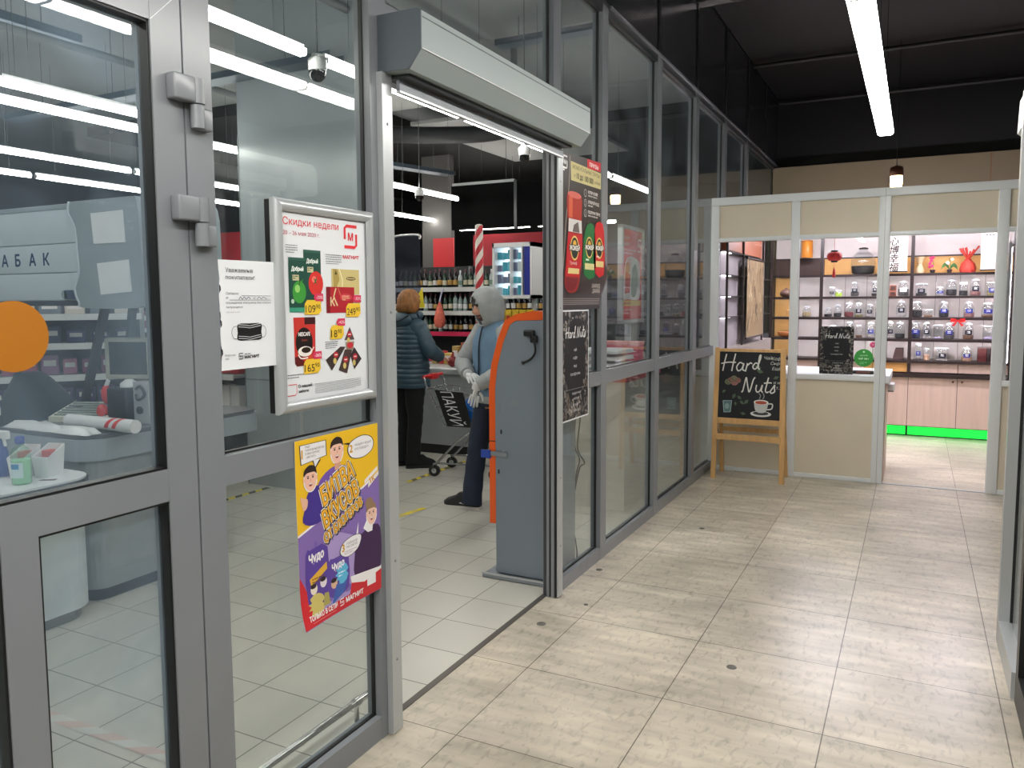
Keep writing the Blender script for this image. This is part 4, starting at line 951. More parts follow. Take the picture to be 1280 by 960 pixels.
tag(MB().box(.08, 3.6, 10.16, 10.53, .697, .738, M_SHELF).build('worktop'), 'long black worktop between the kiosk shelving and its cabinets', 'worktop')

# ---- left wall of the kiosk: shallow lit cabinet with glass shelves
t = thing('wall_cabinet', 'shallow lit cabinet along the left wall of the kiosk', 'cabinet', (.06, 8.5, 0))
MB().box(-.045, -.035, -.98, 1.5, 1.13, 2.32, mat('grey_lilac_board', (176, 168, 172), .5)).build('back_panel', t)
MB().box(-.045, .06, -.98, 1.5, .0, 1.13, mat('taupe_board', (150, 140, 134), .5)).build('carcass', t)
for y in (-.97, -.2, .95): MB().box(.03, .05, y - .012, y + .012, 1.13, 2.32, M_SHELF).build('post', t)
for z in (1.43, 1.63, 1.83, 2.05):
    s = MB().box(-.035, .045, -.97, 1.5, z - .006, z, M_SHELF).build('shelf', t)
    MB().box(-.03, .0, -.9, -.6, z - .012, z - .0065, lampmat('led_soft', (250, 246, 255), 7.0)).build('led_strip', s)
MB().box(-.034, .03, -.9, .9, 2.06, 2.30, mat('rust_board', (170, 96, 64), .5)).build('top_panel', t)
q = MB(); q.box(.115, .119, 8.42, 9.38, 1.20, 2.02, mat('bamboo', (150, 128, 96), .6, var=.2, vscale=9, stretch=(1, 8, 1)))
for z in (1.195, 2.02): q.tube([(.117, 8.40, z), (.117, 9.40, z)], .012, M_SHELF, 8)
a = Art(q, lambda u, v, w: (.119 + w, u, v)); r = random.Random(4)
for k in range(70):
    u, v = r.uniform(8.46, 9.34), 1.25 + .7 * r.random() ** 1.3; h = r.uniform(.03, .16)
    a.line(smooth([(u, v), (u + r.uniform(-.05, .05), v + h / 2), (u + r.uniform(-.06, .06), min(v + h, 2.0))], 3), r.uniform(.010, .034), r.choice([(104, 84, 60), (74, 62, 48), (128, 104, 74), (190, 168, 130)]), 1)
tag(q.build('bamboo_scroll'), 'tan bamboo scroll with a dark landscape on the left kiosk wall', 'wall scroll')
# ---- jars and tubs
CONT = {k: mat('tea_' + k, c, .85, var=.35, vscale=60) for k, c in dict(gray=(88, 84, 80), dark=(50, 44, 42), black=(30, 27, 26), pink=(160, 112, 104), olive=(140, 128, 78), brown=(120, 84, 58), navy=(44, 46, 66),
        lilac=(160, 146, 176), peach=(226, 178, 146), beige=(206, 182, 140), red=(120, 44, 46), lime=(170, 196, 60), pale=(196, 190, 184)).items()}
LBL = {'black': ink((32, 32, 40)), 'blue': ink((52, 58, 130)), 'white': ink((230, 230, 228))}
M_LID = mat('jar_lid', (214, 218, 222), .25, .2)
JARS = [
  ('round', 1.538, 1.625, 0.117, 0.185, 'gray', 0.75, 'white', 'grey tea jar with a white label') ,
  ('box', 1.725, 1.625, 0.123, 0.147, 'dark', 0.3, 'black', 'flat clear box with a black label') ,
  ('round', 1.916, 1.625, 0.097, 0.109, 'pale', 0.2, 'blue', 'small jar with a blue label') ,
  ('round', 2.029, 1.625, 0.112, 0.199, 'black', 0.6, None, 'full jar of black tea') ,
  ('cyl', 2.148, 1.625, 0.095, 0.153, 'black', 0.5, None, 'short tumbler of black tea') ,
  ('round', 2.265, 1.625, 0.109, 0.197, 'pink', 0.45, 'black', 'jar of pinkish leaves with a black label') ,
  ('box', 2.423, 1.625, 0.1, 0.151, 'olive', 0.5, 'blue', 'olive coloured box jar with a blue label') ,
  ('round', 1.526, 1.38, 0.109, 0.205, 'pale', 0.2, 'black', 'clear jar with a black label') ,
  ('round', 1.689, 1.38, 0.116, 0.194, 'black', 0.7, None, 'dark jar of black tea') ,
  ('box', 1.804, 1.38, 0.098, 0.092, 'brown', 0.4, None, 'low box of brown nuts') ,
  ('round', 1.962, 1.38, 0.105, 0.192, 'black', 0.7, 'blue', 'jar with a large blue label') ,
  ('round', 2.212, 1.38, 0.11, 0.189, 'pink', 0.5, 'blue', 'jar of red leaves with a blue label') ,
  ('round', 2.395, 1.38, 0.131, 0.178, 'brown', 0.3, 'blue', 'wide jar with a blue label') ,
  ('round', 1.42, 1.132, 0.085, 0.207, 'pale', 0.2, 'black', 'clear jar with a small black label') ,
  ('round', 1.518, 1.132, 0.11, 0.206, 'black', 0.45, None, 'jar half full of black tea') ,
  ('round', 1.681, 1.132, 0.116, 0.204, 'navy', 0.8, 'blue', 'navy jar with a blue label') ,
  ('round', 1.796, 1.132, 0.098, 0.203, 'pale', 0.2, 'black', 'clear jar with a big black label') ,
  ('box', 1.914, 1.132, 0.089, 0.165, 'lilac', 0.15, None, 'clear box with lilac crumbs') ,
  ('round', 2.023, 1.132, 0.112, 0.192, 'gray', 0.7, 'blue', 'grey tea jar with a blue label') ,
  ('round', 2.214, 1.132, 0.11, 0.199, 'brown', 0.4, 'black', 'brown tea jar with a black label') ,
  ('box', 2.409, 1.132, 0.093, 0.161, 'lilac', 0.25, None, 'white lidded box with lilac bits') ,
  ('cyl', 1.718, 0.885, 0.075, 0.195, 'gray', 0.15, 'blue', 'slim bottle jar with a blue label') ,
  ('cyl', 1.805, 0.885, 0.066, 0.139, 'peach', 0.6, None, 'peach coloured packet jar') ,
  ('box', 1.964, 0.885, 0.121, 0.147, 'pale', 0.1, 'black', 'square white box with a black label') ,
  ('round', 2.208, 0.885, 0.11, 0.164, 'peach', 0.5, 'blue', 'pink tinted jar with a blue label') ,
  ('cyl', 0.765, 1.625, 0.072, 0.116, 'pale', 0.2, 'black', 'small jar with a black band') ,
  ('cyl', 0.841, 1.625, 0.081, 0.077, 'lime', 0.9, None, 'lime green tub') ,
  ('round', 1.019, 1.625, 0.097, 0.181, 'gray', 0.5, 'black', 'round jar with a dark label') ,
  ('round', 1.241, 1.625, 0.086, 0.188, 'dark', 0.3, 'black', 'jar cut off by the white post') ,
  ('round', 0.484, 1.38, 0.102, 0.137, 'beige', 0.7, None, 'jar of beige rusks') ,
  ('round', 0.727, 1.38, 0.091, 0.116, 'black', 0.5, None, 'low jar of dark leaves') ,
  ('round', 0.835, 1.38, 0.09, 0.154, 'black', 0.5, None, 'pointed jar of dark leaves') ,
  ('round', 0.96, 1.38, 0.106, 0.182, 'red', 0.55, None, 'jar of dark red petals') ,
  ('round', 1.07, 1.38, 0.097, 0.181, 'olive', 0.25, 'black', 'clear jar with a black oval label') ,
  ('round', 1.189, 1.38, 0.087, 0.161, 'pale', 0.15, 'black', 'pale jar with a black label') ,
  ('round', 1.279, 1.38, 0.06, 0.16, 'black', 0.6, None, 'dark jar beside the white post') ,
  ('round', 0.789, 1.132, 0.108, 0.155, 'lilac', 0.3, None, 'jar half hidden by the black poster') ,
  ('round', 0.977, 1.132, 0.107, 0.202, 'pale', 0.3, None, 'clear jar behind the poster corner') ,
  ('round', 1.078, 1.132, 0.079, 0.163, 'brown', 0.3, None, 'small jar with brown nuts') ,
  ('round', 1.21, 1.132, 0.095, 0.2, 'pale', 0.2, 'blue', 'jar with a tilted navy label') ,
  ('round', 2.587, 1.625, 0.06, 0.202, 'gray', 0.5, None, 'jar in the right hand window') ,
  ('round', 2.669, 1.38, 0.067, 0.194, 'pale', 0.3, None, 'clear jar in the right hand window') ,
  ('cyl', 2.628, 0.885, 0.083, 0.204, 'pale', 0.5, None, 'pale tub in the right hand window') ,]
def jar(kind, W, H, cont, fill, lbl, t):
    r_ = W / 2
    if kind == 'round':
        prof = [(r_ * .8, .0), (r_ * .95, .006), (r_, H * .1), (r_, H * .5), (r_ * .9, H * .66), (r_ * .62, H * .76), (r_ * .6, H * .84)]
        MB().lathe(prof, M_JAR, 18).build('jar_body', t)
        zf = H * .62 * fill
        inn = [(r_ * .76, .004), (r_ * .93, H * .1)] + [(r_ * .93, H * .1 + max(zf - H * .1, .002))]
        MB().lathe(inn, CONT[cont], 16).build('contents', t)
        l = MB().lathe([(r_ * .68, H * .84), (r_ * .7, H * .9), (r_ * .4, H * .95), (r_ * .16, H * .97), (r_ * .2, H)], M_LID, 16).build('lid', t)
        front = -r_ * 1.0
    elif kind == 'cyl':
        MB().lathe([(r_ * .92, 0), (r_ * .95, H * .3), (r_ * .95, H * .78), (r_ * .8, H * .84)], M_JAR, 16).build('jar_body', t)
        MB().lathe([(r_ * .86, .004), (r_ * .88, max(H * .76 * fill, .012))], CONT[cont], 14).build('contents', t)
        MB().lathe([(r_ * .84, H * .84), (r_ * .86, H * .98), (r_ * .8, H)], M_LID, 14).build('lid', t)
        front = -r_ * .95
    else:
        MB().box(-r_, r_, -r_ * .8, r_ * .8, 0, H * .88, M_JAR, r_ * .16).build('jar_body', t)
        MB().box(-r_ * .9, r_ * .9, -r_ * .7, r_ * .7, .005, max(H * .8 * fill, .012), CONT[cont], r_ * .1).build('contents', t)
        MB().box(-r_ * 1.02, r_ * 1.02, -r_ * .82, r_ * .82, H * .88, H, M_LID, r_ * .12).build('lid', t)
        front = -r_ * .8
    if lbl:
        lw, lh, lz = r_ * (.62 if kind != 'box' else .6), H * (.13 if kind != 'box' else .17), H * .40
        n = 7; vs = []
        for i in range(n + 1):
            x = -lw + 2 * lw * i / n; y = -sqrt(max(r_ * r_ * 1.02 - x * x, 0)) * abs(front) / r_ - .0015 if kind != 'box' else front - .0015
            vs += [(x, y, lz - lh), (x, y, lz + lh)]
        q = MB().add(vs, [(2 * i, 2 * i + 2, 2 * i + 3, 2 * i + 1) for i in range(n)], LBL[lbl])
        for i in (2, 3, 4):
            pass
        for zz in (lz + lh * .35, lz - lh * .25): q.box(-lw * .5, lw * .5, front - .003, front - .002, zz, zz + lh * .22, LBL['white'] if lbl != 'white' else LBL['black'])
        q.build('label', t)
for kind, x, z, W, H, cont, fill, lbl, words_ in JARS:
    sh = {1.625: 'top lit', 1.38: 'second', 1.132: 'third', .885: 'lowest'}[z]
    bay = 'kiosk doorway' if 1.3 < x < 2.5 else 'kiosk window'
    t = thing('glass_jar' if kind == 'round' else 'storage_tub', words_ + ' on the %s shelf, %s' % (sh, bay), 'jar' if kind == 'round' else 'tub', (x, 10.34, z), 0, 'jars and tubs on the kiosk shelves')
    jar(kind, W, H, cont, fill, lbl, t)
for (nm, lab, x, z, prof, rgb) in (('wooden_bowl', 'wide wooden bowl on the wood backed kiosk shelves', .25, 1.132, [(.05, 0), (.085, .02), (.105, .06), (.1, .065)], (176, 110, 60)), ('clay_teapot', 'dark clay pot on the wood backed kiosk shelves', .24, 1.625, [(.04, 0), (.07, .02), (.075, .05), (.05, .085), (.02, .095), (.012, .11)], (96, 66, 54)), ('wooden_box', 'small pale wooden tub on the wood backed kiosk shelves', .3, 1.38, [(.045, 0), (.048, .07), (.05, .085), (.0, .09)], (214, 160, 96))):
    tag(MB().lathe(prof, mat('kiosk_' + nm, rgb, .5, var=.1), 20).build(nm, None, None, (x, 10.3, z)), lab, nm.split('_')[1])
# giant jar with dark contents on the top shelf
t = thing('glass_jar', 'giant round glass jar half full of dark tea on the top kiosk shelf', 'jar', (1.10, 10.33, 1.885))
MB().lathe([(.10, 0), (.125, .02), (.137, .12), (.130, .17), (.105, .225), (.07, .26), (.05, .275), (.048, .295)], M_JAR, 24).build('jar_body', t)
MB().lathe([(.095, .004), (.118, .02), (.128, .10)], CONT['black'], 20).build('contents', t)
MB().lathe([(.052, .295), (.052, .31), (.02, .318)], M_SHELF, 18).build('lid', t)
# small goods
q = MB(); q.lathe([(.062, 0), (.066, .01), (.066, .2), (.06, .205)], mat('orange_tin', (226, 140, 40), .4), 20); t = thing('tea_tin', 'tall orange tin at the top left of the kiosk shelving', 'tin', (.465, 10.36, 2.1)); q.build('tin_body', t); MB().lathe([(.067, .19), (.067, .207), (.05, .212)], mat('orange_lid', (206, 120, 36), .4), 20).build('lid', t)
for k, (x, z) in enumerate(((1.43, 1.625), (1.43, 1.69))):
    t = thing('tea_box', 'small brown tea box, the %s of two stacked at the left of the doorway' % ('lower', 'upper')[k], 'box', (x, 10.34, z), 0, 'stacked tea boxes')
    MB().box(-.035, .035, -.04, .04, 0, .064, mat('brown_card', (120, 66, 44), .5), .003).build('carton', t); MB().box(-.024, .024, -.042, -.0405, .012, .05, mat('dark_card', (60, 34, 28), .5)).build('label', t)
t = thing('paper_bag', 'dark brown tilted tea bag on the lowest shelf at the left of the doorway', 'bag', (1.51, 10.34, .885)); MB().prism([(-.06, 0), (.055, 0), (.055, .125), (-.035, .125)], 'y', -.04, .04, mat('bag_brown', (74, 52, 50), .6)).build('bag_body', t); MB().prism([(-.033, .12), (.055, .12), (.055, .14), (-.03, .14)], 'y', -.02, .02, M_SHELF).build('bag_fold', t)
for k, (x0, x1) in enumerate(((2.315, 2.40), (2.405, 2.45))):
    t = thing('gift_box', ['wide maroon gift box', 'narrow dark gift box'][k] + ' on the lowest kiosk shelf by the door post', 'box', ((x0 + x1) / 2, 10.36, .885), 0); w_ = (x1 - x0) / 2
    MB().box(-w_, w_, -.05, .06, 0, .15, mat(['maroon', 'plum_black'][k], [(84, 34, 34), (40, 24, 26)][k], .4), .003).build('carton', t); MB().box(-w_ * 1.02, w_ * 1.02, -.052, .062, .15, .162, mat('box_rim', (110, 96, 92), .4)).build('lid', t)
M_PETW = mat('petal_white', (240, 232, 222), .5); M_PETP = mat('petal_pink', (216, 70, 120), .5); M_LEAF = mat('leaf', (60, 110, 50), .5)
def orchid(label, x, petal, n, leaf):
    t = thing('orchid', label, 'flower', (x, 10.33, 1.885)); r = random.Random(n)
    MB().lathe([(.02, 0), (.028, .03), (.026, .04)], M_SHELF, 12).build('pot', t)
    MB().tube(smooth([(0, 0, .03), (.01, 0, .1), (-.01, -.01, .17)], 4), .003, M_LEAF, 6).build('stem', t)
    q = MB()
    for k in range(n):
        c = (r.uniform(-.035, .03), r.uniform(-.03, .01), r.uniform(.07, .18))
        for j in range(4): q.ball((c[0] + .010 * cos(j * 1.57), c[1], c[2] + .010 * sin(j * 1.57)), .011, petal, 1, (1, .4, 1))
    q.build('blossom', t)
    q = MB()
    for k in range(leaf):
        s = -1 if k % 2 else 1; q.tube(smooth([(0, 0, .04), (s * .04, -.01, .08 + .01 * k), (s * .085, -.02, .03 + .01 * k)], 4), [.004, .006, .009, .011, .012, .010, .007, .004, .001][:9], M_LEAF, 6)
    if leaf: q.build('leaf', t)
orchid('pink orchid on the orange top shelf above the kiosk doorway', 1.83, M_PETP, 7, 0)
orchid('white orchid with long green leaves on the orange top shelf', 2.0, M_PETW, 4, 4)
t = thing('gift_bag', 'cream sheer gift pouch on the orange top shelf', 'pouch', (1.70, 10.33, 1.885)); MB().lathe([(.04, 0), (.048, .03), (.03, .085), (.018, .1), (.04, .16), (.055, .19)], mat('sheer_cream', (236, 206, 160), .6), 14).build('pouch_body', t); MB().lathe([(.021, .094), (.023, .1), (.021, .106)], M_PETW, 12).build('ribbon', t)
t = thing('gift_bag', 'large red tulle gift bundle on the orange top shelf', 'gift bundle', (2.18, 10.32, 1.885)); M_TUL = mat('red_tulle', (196, 62, 48), .6, var=.15, vscale=30)
q = MB(); n = 18; prof = [(.075, 0), (.085, .04), (.07, .1), (.028, .145), (.03, .15)]; q.lathe(prof, M_TUL, n); q.build('bundle_body', t)
q = MB(); r = random.Random(2)
for k in range(14):
    th = 2 * pi * k / 14; L = r.uniform(.07, .14); q.add([(.012 * cos(th - .5), .012 * sin(th - .5), .145), (.012 * cos(th + .5), .012 * sin(th + .5), .145), ((.03 + L * .6) * cos(th + .12), (.03 + L * .4) * sin(th), .15 + L), ((.03 + L * .5) * cos(th - .12), (.03 + L * .4) * sin(th), .15 + L * 1.1)], [(0, 1, 2, 3)], M_TUL)
q.build('tulle_frill', t); MB().tube([(.03 * cos(k * .5), .03 * sin(k * .5), .147) for k in range(14)], .006, mat('red_ribbon', (206, 40, 40), .4), 6).build('ribbon', t)
M_RR = mat('red_ribbon', (206, 40, 40), .4)
t = thing('ribbon_bow', 'red ribbon bow hung from the second kiosk shelf', 'bow', (2.10, 10.19, 1.345))
q = MB()
for s in (-1, 1): q.add([(0, 0, .008), (0, 0, -.008), (s * .035, -.012, -.02), (s * .075, -.004, -.006), (s * .07, -.004, .03), (s * .03, -.014, .025)], [(0, 1, 2, 3, 4, 5)], M_RR); q.add([(0, -.005, 0), (s * .012, -.006, -.004), (s * .06, -.01, -.05), (s * .035, -.01, -.062)], [(0, 1, 2, 3)], M_RR)
q.build('bow_loop', t); MB().ball((0, -.006, 0), .013, M_RR, 1).build('knot', t)

# ---- hanging calligraphy
def hscroll(label, x0, x1, y, z0, z1, kind):
    t = thing('hanging_scroll', label, 'wall scroll', ((x0 + x1) / 2, y, z0), 0); w_ = (x1 - x0) / 2; h = z1 - z0
    q = MB(); q.box(-w_, w_, -.0015, .0015, 0, h, mat('scroll_paper', (236, 222, 206), .6)); a = Art(q, lambda u, v, w: (u, -.0015 - w, v))
    if kind:
        for k, ch in enumerate('心博幸福'): a.text(ch, -w_ * .3, h - .10 - .098 * k, .075, (40, 38, 38), 2, align='c', shear=.15, bold=.002)
        for k in range(14): a.rect(w_ * .42, h - .06 - .024 * k, w_ * .5, h - .048 - .024 * k, (120, 110, 104), 2)
    else:
        a.rect(-w_ * .9, .03, w_ * .9, h * .55, (240, 226, 206), 1)
        for k in range(12):
            for j in range(8): a.rect(-w_ * .8 + w_ * .2 * j, .05 + .016 * k, -w_ * .8 + w_ * .2 * j + w_ * .11, .058 + .016 * k, (190, 170, 176), 2)
        for k in range(3): a.rect(-w_ * .5 + w_ * .4 * k, h - .035, -w_ * .28 + w_ * .4 * k, h - .02, (60, 56, 60), 2)
    q.build('scroll_sheet', t); MB().tube([(-w_ - .006, 0, 0), (w_ + .006, 0, 0)], .008, M_SHELF, 8).build('roller', t)
    MB().tube([(0, 0, h), (0, 0, 2.45 - z0)], .0015, M_BLACK, 5).build('cord', t)
hscroll('white hanging scroll with black brush characters in the kiosk doorway', 1.35, 1.57, 10.12, 1.905, 2.31, True)
hscroll('white hanging scroll with a printed grid at the right of the kiosk doorway', 2.29, 2.447, 10.12, 1.905, 2.31, False)

# ---- lantern, window poster, green sign
t = thing('paper_lantern', 'red paper lantern with a tassel hanging in the kiosk window', 'lantern', (.966, 8.2, 2.0)); M_LANT = mat('lantern_red', (206, 44, 40), .5)
q = MB(); n = 16; prof = [(.03, -.042), (.052, -.034), (.064, -.012), (.066, .006), (.058, .028), (.034, .042)]
q.lathe(prof, M_LANT, n); 
for k in range(8): q.tube([((r_ + .001) * cos(k * pi / 4), (r_ + .001) * sin(k * pi / 4), z) for r_, z in prof], .0014, mat('lantern_rib', (120, 20, 22), .5), 5, False)
q.build('lantern_body', t)
MB().lathe([(.034, .042), (.032, .056)], M_BLACK, 14).build('top_ring', t); MB().lathe([(.028, -.056), (.03, -.042)], M_BLACK, 14).build('bottom_ring', t)
MB().lathe([(.0015, -.11), (.0015, -.056)], M_LANT, 6).lathe([(.014, -.2), (.012, -.15), (.006, -.115), (.001, -.108)], M_LANT, 10).build('tassel', t)
MB().tube([(0, 0, .05), (0, 0, .45)], .0016, M_LANT, 5).build('cord', t)
q = MB(); q.box(.926, 1.203, 7.536, 7.54, .932, 1.353, M_PAPER); a = Art(q, lambda u, v, w: (u, 7.536 - w, v)); nut_poster(a, .926, 1.203, .932, 1.353, 11)
tag(q.build('shop_poster'), 'black nut shop poster standing in the kiosk window', 'poster')
t = thing('round_sign', 'round green sign on a dark stand in the kiosk window', 'sign', (1.28, 7.66, .931)); M_SIGN = mat('sign_green', (46, 140, 50), .4)
q = MB(); q.prism([(.078 * cos(2 * pi * k / 30), .142 + .078 * sin(2 * pi * k / 30)) for k in range(30)], 'y', -.006, .006, M_SIGN); a = Art(q, lambda u, v, w: (u, -.006 - w, v))
a.text('СВЕЖИЙ', 0, .158, .011, (206, 236, 200), 2, align='c'); a.text('ЧАЙ 100 г', 0, .128, .014, (226, 246, 220), 2, align='c', bold=.0006); a.ell(0, .196, .009, .009, (190, 230, 180), 2, 14); a.fine(-.03, .1, .03, 2, .012, (140, 206, 140), 2, .005)
q.build('sign_disc', t); MB().box(-.085, .085, -.03, .03, 0, .03, M_BLACK, .006).box(-.055, .055, -.034, -.03, .008, .022, mat('stand_red', (120, 60, 50), .5)).build('stand', t)
for x in (-.075, .078): pass
t = thing('artificial_flower', 'small pink paper flower behind the round green sign', 'flower', (1.345, 7.8, .931)); q = MB()
for k in range(7): q.ball((.016 * cos(k * .9), -.004, .252 + .016 * sin(k * .9)), .013, M_PETP, 1, (1, .4, 1))
q.build('blossom', t); MB().tube([(0, 0, 0), (0, 0, .25)], .0025, M_LEAF, 6).build('stem', t)

# ---- counters
t = thing('service_counter', 'white topped service counter behind the kiosk window', 'counter', (1.0, 8.2, 0))
MB().box(-.84, .47, -.62, .12, 0, .86, M_CAB, .004).build('counter_body', t); MB().box(-.86, .5, -.66, .14, .86, .93, M_WHITE, .006).build('countertop', t)
MB().box(.47, .525, -.1, .12, .745, .805, M_WHITE, .004).box(.47, .52, -.1, .12, .735, .744, M_BLACK).build('side_tray', t)
t = thing('display_tower', 'slim silver framed glass display tower behind the right kiosk window', 'display cabinet', (2.62, 8.7, 0))
for x in (-.2, .2):
    for y in (-.2, .2): MB().box(x - .012, x + .012, y - .012, y + .012, 0, 2.1, M_SILV).build('post', t)
for z in (.5, .85, 1.15, 1.45, 1.75, 2.09):
    s = MB().box(-.19, .19, -.19, .19, z - .008, z, M_CLEAR if z < 2 else M_GREY).build('shelf', t)
MB().box(-.19, -.182, -.2, -.192, 1.0, 2.05, lampmat('led_soft', (250, 246, 255), 7.0)).build('led_strip', t)
MB().box(-.2, .2, -.2, .2, 0, .48, M_GREY, .004).build('base', t)
for k, z in enumerate((1.15, 1.45)):
    t = thing('glass_jar', 'pale jar on the %s shelf of the glass display tower' % nth(k), 'jar', (2.55, 8.62, z), 0, 'jars in the display tower'); jar('round', .12, .2, ['pale', 'lilac', 'gray', 'brown'][k], .5, None, t)

# ---- lamps of the kiosk
EM_K = lampmat('lamp_kiosk', (250, 242, 255), LAMP_KIOSK)
t = thing('ceiling_rail', 'black rail grid behind the kiosk header carrying its lamps', 'rail', (2.0, 9.0, 2.46))
for x in (-1.9, -.35, .8, 2.2): MB().box(x - .015, x + .015, -1.5, 1.53, 0, .03, M_BLACK).build('rail', t)
for y in (-.8, .2, 1.12): MB().box(-1.95, 2.25, y - .012, y + .012, -.012, 0, M_BLACK).build('cross_rail', t)
for k, (x, y) in enumerate(((1.0, 8.5), (2.4, 8.5), (1.0, 9.45), (2.4, 9.45))):
    linear_lamp('white linear lamp over the kiosk, %s %s' % (('front', 'rear')[k // 2], ('left', 'right')[k % 2]), 'linear lamps of the kiosk', 1.2, 'x', (x, y, 2.405), .08, EM_K, 0, k < 2)
t = thing('spotlight', 'copper capped spotlight glowing above the kiosk partition', 'spotlight', (1.455, 9.0, 2.72))
MB().lathe([(.052, .0), (.056, .02), (.056, .105), (.05, .11)], lampmat('spot_glow', (255, 226, 170), 14.0), 20).build('glass_cylinder', t)
MB().lathe([(.06, .105), (.066, .125), (.06, .19), (.03, .2), (.008, .21)], mat('copper_cap', (120, 76, 60), .4, .5), 20).build('cap', t)
MB().tube([(0, 0, .2), (0, 0, 1.43)], .003, M_BLACK, 6).build('cord', t)
# ceiling runs over the passage
tag(MB().box(-.0, 6.8, 6.64, 6.78, 4.0, 4.005, M_STEEL).box(0.014, 6.8, 6.64, 6.644, 4.0, 4.05, M_STEEL).box(0.014, 6.8, 6.776, 6.78, 4.0, 4.05, M_STEEL).build('cable_tray'), 'thin steel cable tray crossing under the black ceiling', 'cable tray')
for k, y in enumerate((9.05, 10.9)):
    tag(MB().tube([(.02, y, 4.1), (6.8, y, 4.1)], .022, mat('ceiling_pipe', (44, 44, 45), .5), 8).build('ceiling_pipe'), ['nearer', 'farther'][k] + ' dark pipe crossing the black ceiling beyond the lamp', 'pipe')

# ================================================================== THE STORE
# ---- column
M_COL = mat('column_grey', (158, 166, 170), .28, .0, .5, var=.04, vscale=.8)
c = MB(); c.box(-3.5, -2.24, 5.07, 5.5, 0, 4.1, M_COL); sm_ = mat('column_seam', (120, 126, 130), .5)
c.box(-3.5, -2.24, 5.067, 5.07, .92, .93, sm_); c.box(-2.90, -2.865, 5.066, 5.07, 0, .92, M_LGREY); c.box(-3.505, -3.495, 5.065, 5.075, 0, 3.0, sm_)
struct('column', 'wide grey clad column behind the poster panel', c)
struct('column.001', 'grey column at the back of the store behind the wine', MB().box(-5.68, -5.12, 11.2, 11.3, 0, 4.1, mat('taupe_column', (104, 102, 100), .6)))
struct('wall_red', 'red wall band at the back of the store', MB().box(-4.40, -2.4, 10.66, 10.76, 1.9, 2.60, mat('red_wall', (186, 34, 50), .5, var=.08)).box(-5.75, -2.4, 10.68, 10.76, 0, 1.9, M_DWALL))
tag(MB().box(-5.10, -4.74, 10.62, 10.66, 2.10, 2.57, mat('red_board', (226, 44, 52), .45)).box(-4.95, -4.89, 10.63, 10.65, 1.6, 2.1, M_GREY).box(-5.10, -4.74, 10.60, 10.68, 1.58, 1.62, M_GREY).build('header_board'), 'bright red header board over the left end of the wine shelves', 'header board')
struct('wall_red.001', 'red fascia far behind the column', MB().box(-10.5, -7.45, 9.0, 9.1, 2.2, 2.66, mat('red_wall', (176, 32, 48), .5)).box(-10.5, -7.45, 9.02, 9.1, 0, 2.2, M_DWALL))
struct('ceiling.002', 'blackened ceiling over the rear of the store', MB().box(-9, -.06, 10.2, 16.5, 3.96, 4.1, M_CEILB).box(-9, -4.7, 7.6, 10.2, 3.96, 4.1, M_CEILB))
M_PANEL = mat('ceiling_panel', (176, 178, 177), .7)
for k, (x0, x1, y0, y1) in enumerate(((-4.45, -2.6, 6.6, 8.1), (-4.3, -2.35, 8.85, 11.9))):
    o = MB().box(x0, x1, y0, y1, 3.88, 3.93, M_PANEL, .004)
    for y in (y0 + .5, y1 - .5): o.tube([((x0 + x1) / 2, y, 3.93), ((x0 + x1) / 2, y, 4.09 if k == 0 else 3.97)], .006, M_STEEL, 6)
    tag(o.build('ceiling_panel'), ['white ceiling panel nearer the shutter opening', 'white ceiling panel beyond the dark duct'][k], 'ceiling panel')
M_DUCT = mat('black_duct', (36, 38, 42), .55)
tag(MB().tube(smooth([(-4.75, 7.88, 3.58), (-4.3, 8.02, 3.62), (-3.6, 8.35, 3.6), (-2.9, 8.55, 3.6), (-2.3, 8.5, 3.7), (-2.2, 8.5, 4.05)], 5), .10, M_DUCT, 14).build('air_duct'), 'dark bent air duct under the store ceiling', 'duct')
M_TRAY = mat('tray_blue_grey', (78, 92, 104), .4, .4)
def tray(label, p, q, w_=.16):
    p = Vector(p); q = Vector(q); d = (q - p).normalized(); n = Vector((-d.y, d.x, 0)) * w_ / 2
    b = MB(); b.obox(p, q, w_, .006, M_TRAY)
    for s in (-1, 1): b.obox(p + n * s + Vector((0, 0, .025)), q + n * s + Vector((0, 0, .025)), .006, .05, M_TRAY)
    t = thing('cable_tray', label, 'cable tray', p); b.M = None
    o = b.build('tray', t); o.matrix_parent_inverse = Matrix.Translation(-p)
    for k in range(4):
        c_ = p + (q - p) * (k + .5) / 4; h = MB().tube([c_, (c_.x, c_.y, 4.1)], .004, M_STEEL, 5, False).build('hanger_rod', t); h.matrix_parent_inverse = Matrix.Translation(-p)
tray('blue grey cable tray crossing in front of the column top', (-6.5, 5.0, 3.42), (-2.3, 4.92, 3.42))
tray('blue grey cable tray running deep behind the grey door', (-3.37, 1.5, 3.32), (-3.37, 3.57, 3.32), .05)
tray('cable tray above the glazing over the shutter', (-1.75, 6.50, 3.86), (-.12, 6.50, 3.86), .14)
tray('grey cable tray over the wine shelves', (-5.2, 7.6, 3.42), (-4.45, 10.1, 3.42), .2)
for k, (x, y0, y1, z) in enumerate(((-1.9, 1.0, 7.0, 3.75), (-2.35, 4.2, 7.4, 3.85), (-4.6, 1.5, 7.0, 3.7))):
    tag(MB().tube(smooth([(x, y0, z), (x + .05, (y0 + y1) / 2, z - .02), (x, y1, z), (x, y1 + .1, z + .1), (x, y1 + .1, 4.1)], 4), .035, mat('grey_pipe', (104, 108, 110), .5), 10).build('ceiling_pipe'), ['grey ceiling pipe nearest the shopfront', 'grey ceiling pipe right of the column', 'grey ceiling pipe left of the column'][k], 'pipe')
